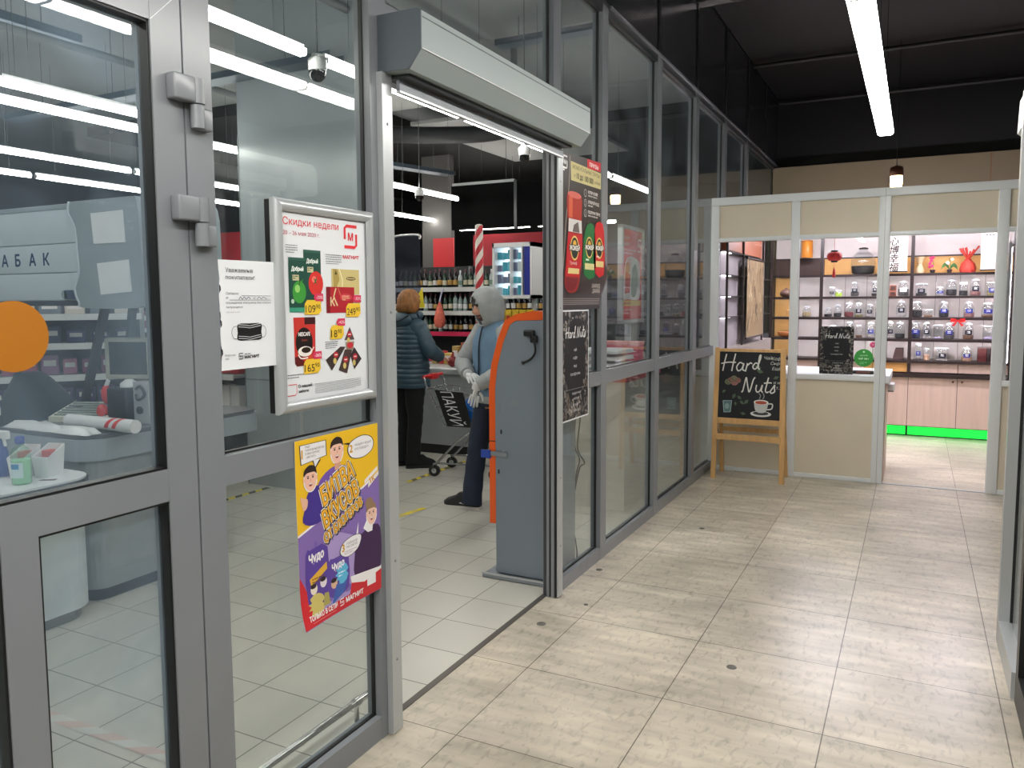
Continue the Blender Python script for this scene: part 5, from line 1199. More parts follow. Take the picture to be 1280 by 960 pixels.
# dark hanging boards
t = thing('hanging_board', 'black board hung from a pale rail under the store ceiling', 'hanging board', (-3.4, 9.25, 2.52))
MB().box(-.52, 1.05, -.015, .015, .02, .60, mat('matt_black', (10, 10, 11), .9, spec=.1)).build('board', t); MB().box(-.5, .42, -.02, .02, .60, .635, M_SILV).build('rail', t); MB().box(.42, .46, -.02, .02, .0, .62, M_ALUD).build('side_bar', t)
for x in (-.4, .3): MB().tube([(x, 0, .63), (x, 0, 1.6)], .003, M_STEEL, 5, False).build('wire', t)

# ---- dome cameras
def dome(label, x, y, z):
    t = thing('dome_camera', label, 'security camera', (x, y, z), 0, 'dome cameras')
    MB().lathe([(.045, .035), (.05, .05), (.05, .095), (.04, .105)], M_WHITE, 20).build('camera_housing', t)
    q = MB(); q.lathe([(.003, -.022), (.02, -.018), (.036, -.004), (.044, .016), (.046, .036)], mat('dome_black', (14, 15, 17), .08, .0, .8), 20); q.build('dome', t)
    q = MB(); q.tube([(0, 0, .1), (0, 0, .125)], .03, M_WHITE, 10); q.tube([(0, .0, .12), (0, .0, 4.1 - z)], .0035, M_STEEL, 6); q.build('bracket', t)
dome('white dome camera hung on the lamp row behind the poster panel', -1.262, 3.47, 2.80)
dome('white dome camera under the lamp row at the right of the shutter opening', -1.225, 5.95, 2.74)
dome('white dome camera deep in the store left of the black board', -3.28, 7.5, 2.72)

# ---- checkout by the door
M_CTOP = mat('counter_top', (92, 98, 104), .3); M_BUMP = mat('counter_bumper', (150, 160, 168), .35); M_CSIDE = mat('counter_side', (150, 156, 158), .4, var=.03)
def rrect(x0, x1, y0, y1, r_, corners, n=6):
    pts = []
    for (cx, cy, a0, key) in ((x1 - r_, y0 + r_, -pi / 2, 'br'), (x1 - r_, y1 - r_, 0, 'tr'), (x0 + r_, y1 - r_, pi / 2, 'tl'), (x0 + r_, y0 + r_, pi, 'bl')):
        if key in corners: pts += [(cx + r_ * cos(a0 + pi / 2 * k / n), cy + r_ * sin(a0 + pi / 2 * k / n)) for k in range(n + 1)]
        else: pts.append({'br': (x1, y0), 'tr': (x1, y1), 'tl': (x0, y1), 'bl': (x0, y0)}[key])
    return pts
t = thing('checkout_counter', 'grey checkout counter with a rounded corner behind the grey door', 'checkout counter', (-2.5, 3.2, 0))
def off(pts): return [(x + 2.5, y - 3.2) for x, y in pts]
MB().prism(off(rrect(-2.88, -2.10, 2.60, 3.84, .13, ('br', 'tr'))), 'z', .875, .90, M_CTOP).build('countertop', t)
MB().prism(off(rrect(-2.90, -2.085, 2.585, 3.855, .15, ('br', 'tr'))), 'z', .765, .878, M_BUMP, False).build('bumper', t)
MB().prism(off(rrect(-2.86, -2.12, 2.62, 3.46, .10, ('br',))), 'z', .07, .765, M_CSIDE).build('counter_body', t)
MB().prism(off(rrect(-2.84, -2.15, 2.65, 3.44, .08, ('br',))), 'z', 0, .07, M_BLACK).build('kickplate', t)
MB().tube([(-.33, .58, 0), (-.33, .58, .765)], .022, M_LGREY, 12).build('leg', t)
# packing table
t = thing('packing_table', 'white packing table with a dark rounded edge just behind the grey door', 'table', (-2.4, 1.8, 0))
def off(pts): return [(x + 2.4, y - 1.8) for x, y in pts]
MB().prism(off(rrect(-2.95, -1.86, 1.1, 2.50, .16, ('tr',))), 'z', .742, .752, M_WHITE).build('tabletop', t)
MB().prism(off(rrect(-2.96, -1.85, 1.09, 2.51, .17, ('tr',))), 'z', .712, .7425, mat('dark_edge', (50, 54, 58), .4)).build('edge_band', t)
MB().prism(off(rrect(-2.93, -2.01, 1.15, 2.57, .14, ('tr',))), 'z', .06, .712, mat('table_side', (208, 216, 214), .4)).build('pedestal', t)
MB().prism(off(rrect(-2.90, -2.04, 1.2, 2.54, .12, ('tr',))), 'z', 0, .06, M_ALUD).build('kickplate', t)

# things on the packing table
M_SOAP = glassmat('soap_plastic', (.86, .97, .90), .10, (190, 235, 205), ior=1.4); M_SOAPL = mat('soap_green', (190, 236, 204), .25)
t = thing('soap_bottle', 'green liquid soap bottle with a blue cap on the packing table', 'bottle', (-2.0, 2.20, .752))
MB().lathe([(.036, 0), (.042, .006), (.042, .14), (.034, .165), (.02, .178), (.016, .19)], M_SOAP, 20).build('bottle_body', t)
MB().lathe([(.034, .004), (.039, .008), (.039, .115)], M_SOAPL, 18).build('liquid', t)
MB().lathe([(.018, .188), (.02, .192), (.02, .22), (.014, .224)], mat('blue_cap', (34, 60, 150), .4), 16).build('cap', t)
q = MB(); vs = []
for k in range(9): th = -1.9 + 1.5 * k / 8; vs += [(.0428 * cos(th), .0428 * sin(th), .035), (.0428 * cos(th), .0428 * sin(th), .105)]
q.add(vs, [(2 * i, 2 * i + 2, 2 * i + 3, 2 * i + 1) for i in range(8)], mat('soap_label', (206, 226, 232), .5))
q.add([(x * 1.012, y * 1.012, .075 + (z - .035) * .35) for x, y, z in vs[2:14]], [(2 * i, 2 * i + 2, 2 * i + 3, 2 * i + 1) for i in range(5)], mat('label_blue', (60, 140, 190), .5)); q.build('label', t)
for k, (x, y, l) in enumerate(((-2.14, 2.30, 'white plastic holder behind the soap bottle'), (-2.06, 2.37, 'white plastic holder beside the table corner'))):
    t = thing('plastic_holder', l, 'holder', (x, y, .752), .3, 'white plastic holders')
    q = MB(); vs = [(-.035, -.05, 0), (.035, -.05, 0), (.035, .05, 0), (-.035, .05, 0), (-.045, -.058, .10), (.045, -.058, .10), (.045, .058, .15), (-.045, .058, .15)]
    vi = [(x_ * .9, y_ * .9, z_ + (.006 if z_ == 0 else .0)) for x_, y_, z_ in vs]
    q.add(vs + vi, [(3, 2, 1, 0), (0, 1, 5, 4), (1, 2, 6, 5), (2, 3, 7, 6), (3, 0, 4, 7), (8, 9, 10, 11), (8, 12, 13, 9), (9, 13, 14, 10), (10, 14, 15, 11), (11, 15, 12, 8), (4, 5, 13, 12), (5, 6, 14, 13), (6, 7, 15, 14), (7, 4, 12, 15)], M_WHITE)
    q.build('holder_body', t); MB().box(-.02, .02, -.02, .03, .008, .125, mat('red_slip', (206, 70, 60), .5), .002).build('slip', t)
t = thing('spray_bottle', 'white trigger spray bottle behind the soap bottle', 'bottle', (-2.26, 2.26, .752))
MB().lathe([(.034, 0), (.036, .01), (.034, .12), (.014, .17), (.013, .185)], mat('spray_blue', (60, 84, 150), .3), 16).build('bottle_body', t)
MB().box(-.014, .07, -.012, .012, .185, .225, M_WHITE, .006).obox((.03, 0, .19), (.045, 0, .15), .012, .008, M_WHITE).build('trigger_head', t)
tag(MB().prism([(-1.99, 2.27), (-1.93, 2.31), (-1.945, 2.335), (-2.0, 2.295)], 'z', .7522, .7535, mat('leaflet', (90, 60, 50), .6)).build('leaflet'), 'small dark leaflet lying by the soap bottle', 'leaflet')

# things on the checkout
M_BAGW = mat('bag_white', (224, 226, 228), .35, bump=.5, bscale=14); M_BAGR = mat('bag_red', (214, 66, 70), .4)
def sheetpile(name, label, x0, x1, y0, y1, z, seed, h=.03):
    r = random.Random(seed); nx, ny = 12, 8; q = MB()
    H = [[z + h * (.25 + .5 * r.random()) * (0 if i in (0, nx) or j in (0, ny) else 1) for i in range(nx + 1)] for j in range(ny + 1)]
    vs = [(x0 + (x1 - x0) * (i / nx) + r.uniform(-.012, .012), y0 + (y1 - y0) * (j / ny) + r.uniform(-.012, .012), H[j][i] + .002) for j in range(ny + 1) for i in range(nx + 1)]
    q.add(vs, [(j * (nx + 1) + i, j * (nx + 1) + i + 1, (j + 1) * (nx + 1) + i + 1, (j + 1) * (nx + 1) + i) for j in range(ny) for i in range(nx)], M_BAGW, True)
    return tag(q.build(name), label, 'plastic bags')
sheetpile('plastic_bag', 'flattened white plastic bags spread along the front edge of the checkout', -2.84, -2.13, 2.61, 2.72, .90, 3, .05)
t = thing('bag_roll', 'long roll of white bags with red stripes lying on the checkout', 'roll of bags', (-2.46, 2.79, .937)); n = 16
q = MB()
for k in range(12):
    x0 = -.06 + .55 * k / 12; x1 = -.06 + .55 * (k + 1) / 12
    q.tube([(x0, 0, 0), (x1, 0, 0)], .036, M_BAGW, 18, k in (0, 11))
q.build('roll', t)
for x in (.30, .36): 
    q = MB(); vs = []
    for k in range(8): th = -.4 + 2.2 * k / 7; vs += [(x + .05 * k / 7 - .02, -.0366 * cos(th), .0366 * sin(th)), (x + .05 * k / 7 + .012, -.0366 * cos(th), .0366 * sin(th))]
    q.add(vs, [(2 * i, 2 * i + 1, 2 * i + 3, 2 * i + 2) for i in range(7)], M_BAGR); q.build('stripe', t)
t = thing('till_monitor', 'beige till monitor with a dark screen on the checkout', 'monitor', (-2.62, 3.28, .90), .32); M_BEI = mat('beige_plastic', (206, 206, 190), .45)
q = MB(); q.box(-.17, .15, -.02, .05, .22, .475, M_BEI, .012); q.prism([(-.14, .05), (.14, .05), (.11, .24), (-.11, .24)], 'z', .235, .455, M_BEI); q.build('monitor_case', t)
MB().box(-.135, .115, -.024, -.019, .25, .45, mat('dark_screen', (58, 64, 68), .2), .002).build('screen', t)
q = MB(); q.lathe([(.11, 0), (.11, .015), (.03, .03), (.028, .22)], M_BEI, 18, (0, .08, 0)); q.build('stand', t)
t = thing('till_keyboard', 'beige sloping till keyboard on the checkout', 'keyboard', (-2.66, 3.02, .90), .35)
q = MB(); q.prism([(-.11, 0), (.12, 0), (.12, .09), (-.11, .03)], 'x', -.19, .17, M_BEI); q.build('keyboard_case', t)
q = MB()
for j in range(6):
    y = -.09 + .034 * j; z = .031 + (y + .11) * .261
    q.box(-.17, .15, y, y + .022, z - .004, z + .008, mat('key_grey', (128, 142, 140), .5))
q.build('key_row', t)
t = thing('receipt_printer', 'black receipt printer with a white paper roll on top', 'printer', (-2.40, 3.09, .90)); MB().box(-.085, .085, -.09, .1, 0, .20, M_BLACK, .01).build('printer_case', t); MB().lathe([(.05, 0), (.05, .02), (.02, .045)], M_WHITE, 14, (0, 0, .2)).build('paper_cap', t)
t = thing('card_terminal', 'white till box with a black plug and cable', 'till box', (-2.235, 3.12, .90)); MB().box(-.06, .07, -.09, .09, 0, .24, M_LGREY, .006).build('box_case', t); q = MB(); q.lathe([(.022, 0), (.022, .012)], M_BLACK, 12); q.M = None; q.build('knob', t).location = (.0, -.09, .08); bpy.data.objects[COL.objects[-1].name].rotation_euler = (pi / 2, 0, 0)
MB().tube(smooth([(-.02, -.1, .2), (.03, -.11, .22), (.05, -.1, .17), (.0, -.105, .14), (-.02, -.1, .17)], 4), .008, M_BLACK, 8).build('cable', t)
t = thing('card_reader', 'small black card reader at the left end of the checkout', 'card reader', (-2.80, 3.06, .90)); MB().box(-.045, .05, -.06, .08, 0, .075, M_BLACK, .008).build('reader_case', t); MB().box(-.035, .015, -.0615, -.06, .015, .06, M_BEI).box(-.03, .035, -.02, .03, .0745, .0765, M_LGREY).build('display', t)
tag(MB().ball((-2.525, 3.03, 1.055), .035, M_BAGR, 2, (1.0, .7, 1.7)).tube([(-2.525, 3.03, 1.10), (-2.515, 3.04, 1.14)], .012, M_BAGW, 8).ball((-2.525, 3.0, .955), .05, M_BAGR, 2, (.8, .6, 1.0)).build('plastic_bag'), 'red and white bundled bag beside the receipt printer', 'plastic bag')
# chair and tobacco cabinet
t = thing('office_chair', 'dark navy padded chair back behind the checkout', 'chair', (-3.55, 3.42, 0), .05); M_NAVY = mat('navy_fabric', (34, 46, 58), .85, var=.2, vscale=20)
MB().box(-.25, .25, -.24, .24, .44, .52, M_NAVY, .035).build('seat', t)
q = MB(); bm = bmesh.new(); bmesh.ops.create_cube(bm, size=1); bmesh.ops.subdivide_edges(bm, edges=list(bm.edges), cuts=5, use_grid_fill=True)
for v in bm.verts:
    x, y, z = v.co; k = 1 - .55 * max(0, z * 2) ** 3; v.co = Vector((x * .56 * k, -.22 + y * .16 * (1 - .4 * abs(x)) + .05 * (x * 2) ** 2, .86 + z * .56 - .08 * (x * 2) ** 2 * max(0, z * 2)))
q.bm(bm, M_NAVY, True); q.build('backrest', t)
MB().tube([(0, 0, .1), (0, 0, .44)], .03, M_BLACK, 10).build('gas_column', t)
for k in range(5):
    th = 2 * pi * k / 5; MB().tube([(0, 0, .1), (.26 * cos(th), .26 * sin(th), .07)], [.024, .016], M_BLACK, 8).ball((.26 * cos(th), .26 * sin(th), .03), .03, M_BLACK, 1).build('leg', t)
t = thing('tobacco_cabinet', 'white hanging tobacco cabinet lettered in dark blue over the checkout', 'cabinet', (-3.0, 3.16, 1.56)); M_TOB = mat('tobacco_white', (196, 208, 216), .35); M_TOBS = mat('tobacco_grey', (146, 158, 166), .4)
q = MB(); q.box(-1.1, .36, -.15, .35, .03, .58, M_TOB, .004); q.build('cabinet_body', t)
for k, (z0, z1) in enumerate(((.045, .205), (.21, .375), (.38, .575))):
    q = MB(); q.box(-1.09, .355, -.165, -.15, z0, z1, M_TOB, .003)
    if k == 1:
        a = Art(q, lambda u, v, w: (u, -.165 - w, v)); u = -.54
        for ch in 'ТАБАК': a.text(ch, u, .255, .072, (44, 60, 100), 2, bold=.003); u += .138
    q.build('shutter', t)
MB().box(-1.12, .38, -.17, .36, .575, .605, M_TOBS, .004).build('top_trim', t); MB().box(-1.12, .38, -.168, .36, .012, .042, mat('dark_trim', (66, 74, 84), .4), .004).build('bottom_trim', t)
out = smooth([(.345, .605), (.33, .54), (.385, .46), (.395, .3), (.40, .2), (.355, .11), (.39, .03), (.43, 0), (.86, 0), (.915, .04), (.925, .2), (.92, .52), (.895, .605)], 2)
q = MB(); q.prism(out, 'y', -.21, -.165, M_TOBS); q.prism([(u * .98 + .012, v * .98 + .005) for u, v in out], 'y', -.165, .36, M_TOBS); q.build('end_panel', t)
q = MB(); q.line = None; 
for i in range(7): q.tube([(out[i][0], -.21, out[i][1]), (out[i + 1][0], -.21, out[i + 1][1])], .008, M_TOB, 6)
for i in range(7, 13): q.tube([(out[i][0], -.21, out[i][1]), (out[i + 1][0], -.21, out[i + 1][1])], .008, M_TOB, 6)
q.build('edge_bead', t)
for vs in ([(.545, .36), (.81, .36), (.80, .535), (.53, .53)], [(.585, .075), (.845, .09), (.83, .265), (.565, .25)]):
    MB().prism(vs, 'y', -.214, -.2115, M_PAPER).build('paper_sheet', t)
q = MB(); q.box(.22, .36, -.19, -.167, .05, .105, mat('till_tag', (70, 84, 110), .4), .006); q.tube([(.225, -.19, .078), (.225, -.166, .078)], .026, M_TOBS, 12); q.build('lock', t)
for p_, q_ in (((.40, -.05, .02), (.10, -.03, -.66)), ((.22, .27, .02), (.13, .24, -.66)), ((.76, .24, .02), (.70, .24, -.66))): MB().obox(p_, q_, .045, .03, M_ALUD).build('leg', t)

# ---- goods: gondola behind the checkout, turned to the door
rz = radians(135)
def goods_rack(label, loc, rz, L, D, zs, H, group=None):
    t = thing('gondola_shelf', label, 'shelving', loc, rz, group)
    MB().box(-L / 2, L / 2, D * .35, D * .35 + .03, 0, H, mat('rack_back', (70, 76, 84), .5)).build('back_panel', t)
    for x in (-L / 2, L / 2): MB().box(x - .02, x + .02, D * .3, D * .35 + .03, 0, H, M_LGREY).build('upright', t)
    for z in zs:
        s = MB().box(-L / 2, L / 2, -D / 2, D * .35, z - .03, z - .005, M_LGREY).build('shelf', t); MB().box(-L / 2, L / 2, -D / 2 - .012, -D / 2, z - .045, z + .005, M_WHITE).build('price_rail', s)
    MB().box(-L / 2, L / 2, -D / 2, D * .35, 0, .12, M_GREY).build('plinth', t)
    return t
COLS = [(56, 62, 110), (150, 90, 130), (186, 120, 150), (90, 70, 120), (206, 200, 210), (60, 90, 130), (160, 60, 70), (120, 110, 140), (220, 190, 90), (70, 120, 110)]
def packs(name, cat, where, group, t_loc, rz, rows, seed):
    """rows: (z, x0, x1, y, count, (hmin, hmax), colour list)"""
    r = random.Random(seed); M = Matrix.Translation(Vector(t_loc)) @ Matrix.Rotation(rz, 4, 'Z')
    for (z, x0, x1, y, n, hh, cols, rowname) in rows:
        st = (x1 - x0) / n
        for i in range(n):
            w_ = st * r.uniform(.72, .9); h = r.uniform(*hh); d = .09
            rgb = r.choice(cols); p = M @ Vector((x0 + st * (i + .5), y, z))
            t = thing(name, '%s, %s from left, %s of %s' % (name.replace('_', ' '), nth(i), rowname, where), cat, p, rz, group)
            m1 = mat('pack_%02x%02x%02x' % rgb, rgb, .45); m2 = mat('pack_light', (226, 222, 220), .5)
            q = MB(); q.box(-w_ / 2, w_ / 2, -d / 2, d / 2, 0, h, m1, min(.008, w_ * .1)); q.build('pack', t)
            MB().box(-w_ * .35, w_ * .35, -d / 2 - .0015, -d / 2 - .0002, h * .45, h * .75, m2).build('label', t)
GL = (-4.62, 3.98, 0)
goods_rack('grey gondola of packets behind the checkout, turned towards the door', GL, radians(52), 1.5, .55, (.55, .78, 1.02, 1.27, 1.5), 1.75)
packs('sweet_packet', 'packet', 'the near gondola', 'packets on the gondola behind the checkout', GL, radians(52),
      [(.78, -.7, .7, -.1, 9, (.10, .15), [(90, 70, 120), (150, 90, 130), (120, 110, 140)], 'bottom visible shelf'), (1.02, -.7, .7, -.1, 10, (.10, .16), [(150, 90, 130), (186, 120, 150), (160, 110, 150), (110, 70, 110)], 'pink shelf'),
       (1.27, -.7, .7, -.1, 8, (.10, .14), [(56, 62, 110), (44, 54, 84), (60, 70, 110)], 'dark blue shelf'), (1.5, -.7, .7, -.1, 8, (.08, .13), [(190, 190, 186), (206, 200, 190), (120, 130, 140)], 'top shelf')], 5)
GL2 = (-4.05, 5.3, 0)
goods_rack('grey rack of bright packets between the checkout and the column', GL2, 0, .8, .45, (.62, .95, 1.25, 1.55), 1.8)
packs('drink_carton', 'carton', 'the rack by the column', 'cartons on the rack left of the column', GL2, 0,
      [(.62, -.36, .36, -.08, 6, (.20, .24), [(226, 222, 222), (232, 226, 226)], 'lowest shelf'), (.95, -.36, .36, -.08, 6, (.16, .22), [(200, 50, 60), (226, 222, 222), (60, 80, 150)], 'second shelf'), (1.25, -.36, .36, -.08, 7, (.14, .22), [(60, 80, 150), (206, 200, 200), (200, 60, 64), (70, 120, 160)], 'third shelf'), (1.55, -.36, .36, -.08, 6, (.12, .2), [(226, 200, 90), (110, 140, 170), (190, 60, 70)], 'top shelf')], 6)
GL3 = (-6.6, 6.3, 0)
goods_rack('long grey gondola far behind the checkout', GL3, radians(12), 3.4, .5, (.6, .95, 1.3, 1.6), 1.9)
packs('food_pack', 'pack', 'the long far gondola', 'packs on the long gondola', GL3, radians(12),
      [(.95, -1.6, 1.6, -.1, 14, (.16, .26), COLS, 'lower shelf'), (1.3, -1.6, 1.6, -.1, 14, (.14, .24), COLS, 'middle shelf'), (1.6, -1.6, 1.6, -.1, 14, (.12, .24), COLS, 'upper shelf')], 8)

# ---- wine shelves at the back
M_WSH = mat('white_shelf', (206, 206, 204), .4)
t = thing('wine_shelving', 'dark wine shelving with white shelf edges behind the two shoppers', 'shelving', (-4.2, 10.35, 0))
MB().box(-1.55, 1.25, .16, .2, 0, 2.12, mat('wine_back', (40, 42, 44), .5)).build('back_panel', t)
for z in (1.79, 1.44, 1.13, .75, .4): 
    s = MB().box(-1.55, 1.25, -.2, .16, z - .03, z, M_GREY).build('shelf', t); MB().box(-1.55, 1.25, -.215, -.2, z - .055, z + .01, M_WSH if z > 1.2 else mat('pink_rail', (206, 40, 84), .5)).build('price_rail', s)
for x in (-1.55, -.15, 1.25): MB().box(x - .02, x + .02, .1, .16, 0, 2.12, M_GREY).build('upright', t)
MB().box(-1.55, 1.25, -.2, .16, 0, .2, M_GREY).build('plinth', t)
BOT = []
for nm, g, lb in (('dark', (20, 24, 24), (226, 224, 220)), ('green', (28, 60, 40), (216, 206, 180)), ('clear', (150, 170, 166), (226, 226, 226)), ('black', (14, 14, 16), (190, 150, 80)), ('white', (196, 204, 206), (120, 150, 130))):
    q = MB(); gm = mat('bottle_' + nm, g, .15, 0, .6); lm = mat('bottle_label_' + nm, lb, .6); cm = mat('bottle_foil_' + nm, (90, 40, 46) if nm != 'white' else (220, 220, 220), .4)
    q.lathe([(.036, 0), (.038, .01), (.038, .17), (.03, .205), (.015, .235), (.014, .27)], gm, 10); q.lathe([(.0385, .05), (.0385, .125)], lm, 10); q.lathe([(.016, .25), (.016, .295), (.012, .3)], cm, 10)
    BOT.append((nm, q.mesh('wine_bottle')))
r = random.Random(12)
for z, rn, n in ((1.79, 'top', 30), (1.44, 'second', 30), (1.13, 'third', 30)):
    for i in range(n):
        nm, me = BOT[r.choice([0, 0, 1, 3, 3, 2]) if z < 1.7 else (r.choice([0, 3, 0, 1]) if i < 14 else r.choice([2, 4, 4, 1]))]
        o = bpy.data.objects.new('wine_bottle', me); COL.objects.link(o); x = -1.48 + 2.66 * (i + .5) / n
        o.location = (-4.2 + x, 10.35 - .1 + r.uniform(-.01, .01), z); s = r.uniform(.86, .98); o.scale = (s, s, s)
        tag(o, '%s bottle, %s from the left on the %s wine shelf' % (nm, nth(i), rn), 'bottle', 'bottles on the wine shelves')
t = thing('net_bag', 'orange red net bag hanging in front of the wine shelves', 'net bag', (-4.62, 10.02, 1.2)); M_NET = mat('orange_net', (226, 110, 90), .6, var=.3, vscale=60)
MB().lathe([(.02, 0), (.075, .03), (.085, .12), (.06, .25), (.03, .33), (.012, .38)], M_NET, 14).build('net', t); MB().tube([(0, 0, .38), (0, .06, .52), (0, .12, .575)], .012, mat('lilac_ribbon', (176, 176, 200), .6), 8).build('hanging_loop', t)

# ---- checkout beyond the opening
M_CB = mat('checkout_grey', (146, 150, 152), .35, .1, var=.03)
t = thing('checkout_counter', 'long grey checkout counter behind the shoppers with a black kickplate', 'checkout counter', (-2.7, 7.3, 0))
MB().box(-1.1, 1.0, -.35, .35, .1, .84, M_CB).build('counter_body', t); MB().box(-1.08, .98, -.33, .33, 0, .1, M_BLACK).build('kickplate', t); MB().box(-1.12, 1.02, -.38, .38, .84, .905, mat('steel_top', (176, 180, 182), .25, .3), .015).build('countertop', t)
t = thing('protective_screen', 'grey clear protective screen with a white tube edge above the checkout', 'screen', (-3.1, 6.98, .905))
MB().box(-.16, .16, -.004, .004, .68, 1.37, glassmat('smoky_plexi', (.55, .58, .64), .10, (150, 156, 170)), ).build('plexi_sheet', t); MB().tube(smooth([(-.17, 0, 0), (-.17, 0, 1.3), (-.15, 0, 1.37), (.14, 0, 1.375), (.17, -.02, 1.33)], 4), .011, M_WHITE, 10).build('tube_frame', t)
MB().add([(.06, -.01, .66), (.20, -.01, .66), (.19, -.01, .83), (.06, -.004, .66), (.20, -.004, .66), (.19, -.004, .83)], [(0, 1, 2), (5, 4, 3), (0, 3, 4, 1), (1, 4, 5, 2), (2, 5, 3, 0)], mat('yellow_card', (236, 214, 40), .5)).box(.03, .21, -.006, -.002, .62, .665, mat('yellow_card', (236, 214, 40), .5)).build('yellow_sign', t)
# striped barrier pole
t = thing('striped_pole', 'red and white striped pole rising behind the man', 'pole', (-2.66, 7.74, 0)); M_PR = mat('pole_red', (196, 44, 54), .4); M_PW = mat('pole_white', (232, 226, 216), .4)
def spiral(mt, ph):
    q = MB(); N = 16; R_P = .045; pitch = .19; H = 2.42; nz = 96
    vs = []; fs = []
    for j in range(nz + 1):
        for k in range(N): vs.append((R_P * cos(2 * pi * k / N + j * 2 * pi * H / nz / pitch / 2 * 1.0), R_P * sin(2 * pi * k / N + j * 2 * pi * H / nz / pitch / 2 * 1.0), H * j / nz))
    for j in range(nz):
        for k in range(N):
            if (k // 4 + ph) % 2 == 0: fs.append((j * N + k, j * N + (k + 1) % N, (j + 1) * N + (k + 1) % N, (j + 1) * N + k))
    return q.add(vs, fs, mt, True)
spiral(M_PR, 0).build('red_stripe', t); spiral(M_PW, 1).build('white_stripe', t); MB().lathe([(.044, 2.42), (.03, 2.435), (0, 2.44)], M_PW, 16).build('cap', t); MB().lathe([(.05, 0), (.05, .01), (.05, .02)], M_GREY, 20).build('base', t)
# goods on that checkout
r = random.Random(3)
items = [(-3.05, (176, 150, 90), .07, .10), (-2.96, (200, 60, 60), .05, .14), (-2.88, (206, 170, 90), .09, .12), (-2.78, (190, 160, 90), .08, .20), (-2.68, (150, 80, 50), .06, .24), (-2.60, (60, 40, 36), .05, .22), (-2.50, (226, 220, 210), .08, .10), (-2.41, (206, 180, 120), .07, .16), (-2.30, (220, 216, 212), .09, .08)]
for k, (x, rgb, w_, h) in enumerate(items):
    t = thing('food_box', 'food box on the checkout behind the shoppers, %s from the left' % nth(k), 'box', (x, 7.45, .905), 0, 'food boxes at the back of the checkout')
    MB().box(-w_ / 2, w_ / 2, -.05, .05, 0, h, mat('pack_%02x%02x%02x' % rgb, rgb, .5), .004).build('carton', t); MB().box(-w_ * .35, w_ * .35, -.052, -.0505, h * .4, h * .75, mat('pack_light', (226, 222, 220), .5)).build('label', t)
t = thing('meat_pack', 'dark red mesh bag of food on the front of the checkout', 'bag', (-2.62, 7.08, .905)); MB().ball((0, 0, .06), .06, mat('dark_red_food', (130, 36, 34), .4, var=.4, vscale=40), 2, (1, .8, 1)).build('bag_body', t); MB().tube([(0, 0, .11), (.01, 0, .16)], [.02, .008], mat('dark_red_food', (130, 36, 34), .4), 8).build('bag_neck', t)
t = thing('yellow_cone_bag', 'small yellow pointed bag standing on the checkout', 'bag', (-2.46, 7.15, .905)); MB().lathe([(.01, 0), (.03, .05), (.05, .11), (.045, .12)], mat('yellow_bag', (230, 200, 60), .5), 10).build('bag_body', t); MB().lathe([(.03, 0), (.03, .012)], M_WHITE, 12).build('bag_foot', t)
for k, x in enumerate((-2.34, -2.36)):
    t = thing('white_tube', 'white roll lying on the checkout, the %s one' % ('front', 'rear')[k], 'roll', (x, 7.02 + .11 * k, .94), 0, 'white rolls on the checkout'); MB().tube([(-.07, 0, 0), (.09, 0, 0)], .034, M_WHITE, 14).build('roll', t); MB().tube([(.0901, 0, 0), (.093, 0, 0)], .012, M_GREY, 10).build('core', t)

# ---- lit display case
t = thing('display_case', 'brightly lit display case with a blue side on a post behind the man', 'display case', (-2.55, 8.5, 0)); EM_D = lampmat('display_glow', (226, 244, 255), 3.2)
q = MB()
for (x0, x1, z0, z1) in ((-.26, .26, 1.62, 1.66), (-.26, .26, 2.22, 2.27), (-.26, -.235, 1.62, 2.27), (.235, .26, 1.62, 2.27), (-.03, -.015, 1.66, 2.22), (.12, .135, 1.66, 2.22)): q.box(x0, x1, -.18, .12, z0, z1, M_WHITE)
q.build('case_frame', t); MB().box(-.235, .235, .10, .12, 1.66, 2.22, EM_D).build('lit_back', t); MB().box(.16, .237, -.178, .10, 1.66, 2.22, mat('display_blue', (30, 50, 150), .4)).build('side_panel', t)
for z in (1.80, 1.94, 2.08): MB().box(-.235, .235, -.15, .1, z - .006, z, M_CLEAR).build('shelf', t)
MB().tube([(-.2, 0, 0), (-.2, 0, 1.62)], .025, M_LGREY, 12).build('post', t); MB().tube([(.2, 0, 0), (.2, 0, 1.62)], .025, M_LGREY, 12).build('post', t); MB().box(-.25, .25, -.18, .12, 0, .05, M_GREY).build('base', t)
MB().box(-.25, .25, -.18, .12, 1.26, 1.29, M_GREY).build('lower_shelf', t)
r = random.Random(9)
for j, z in enumerate((1.66, 1.80, 1.94, 2.08)):
    for i in range(6):
        x = -.2 + .066 * i; h = r.uniform(.07, .12); rgb = r.choice([(60, 170, 190), (90, 190, 210), (206, 220, 226), (120, 130, 160), (170, 200, 210)])
        t = thing('refreshment_box', 'small pale blue box, %s from the left on the %s shelf of the lit display' % (nth(i), nth(j)), 'box', (-2.55 + x, 8.42, z), 0, 'boxes in the lit display case')
        MB().box(-.024, .024, -.03, .03, 0, h, mat('pack_%02x%02x%02x' % rgb, rgb, .4), .003).build('carton', t)
for i in range(5):
    t = thing('snack_bag', 'yellow snack bag under the lit display, %s from the left' % nth(i), 'bag', (-2.74 + .095 * i, 8.42, 1.29), 0, 'yellow snack bags')
    MB().prism([(-.042, 0), (.042, 0), (.036, .1), (.042, .2), (-.042, .2), (-.036, .1)], 'y', -.02, .02, mat('snack_yellow', (206, 180, 50), .4, var=.3, vscale=30)).build('bag_body', t); MB().box(-.025, .025, -.022, -.0205, .06, .13, mat('snack_red', (180, 60, 40), .4)).build('label', t)

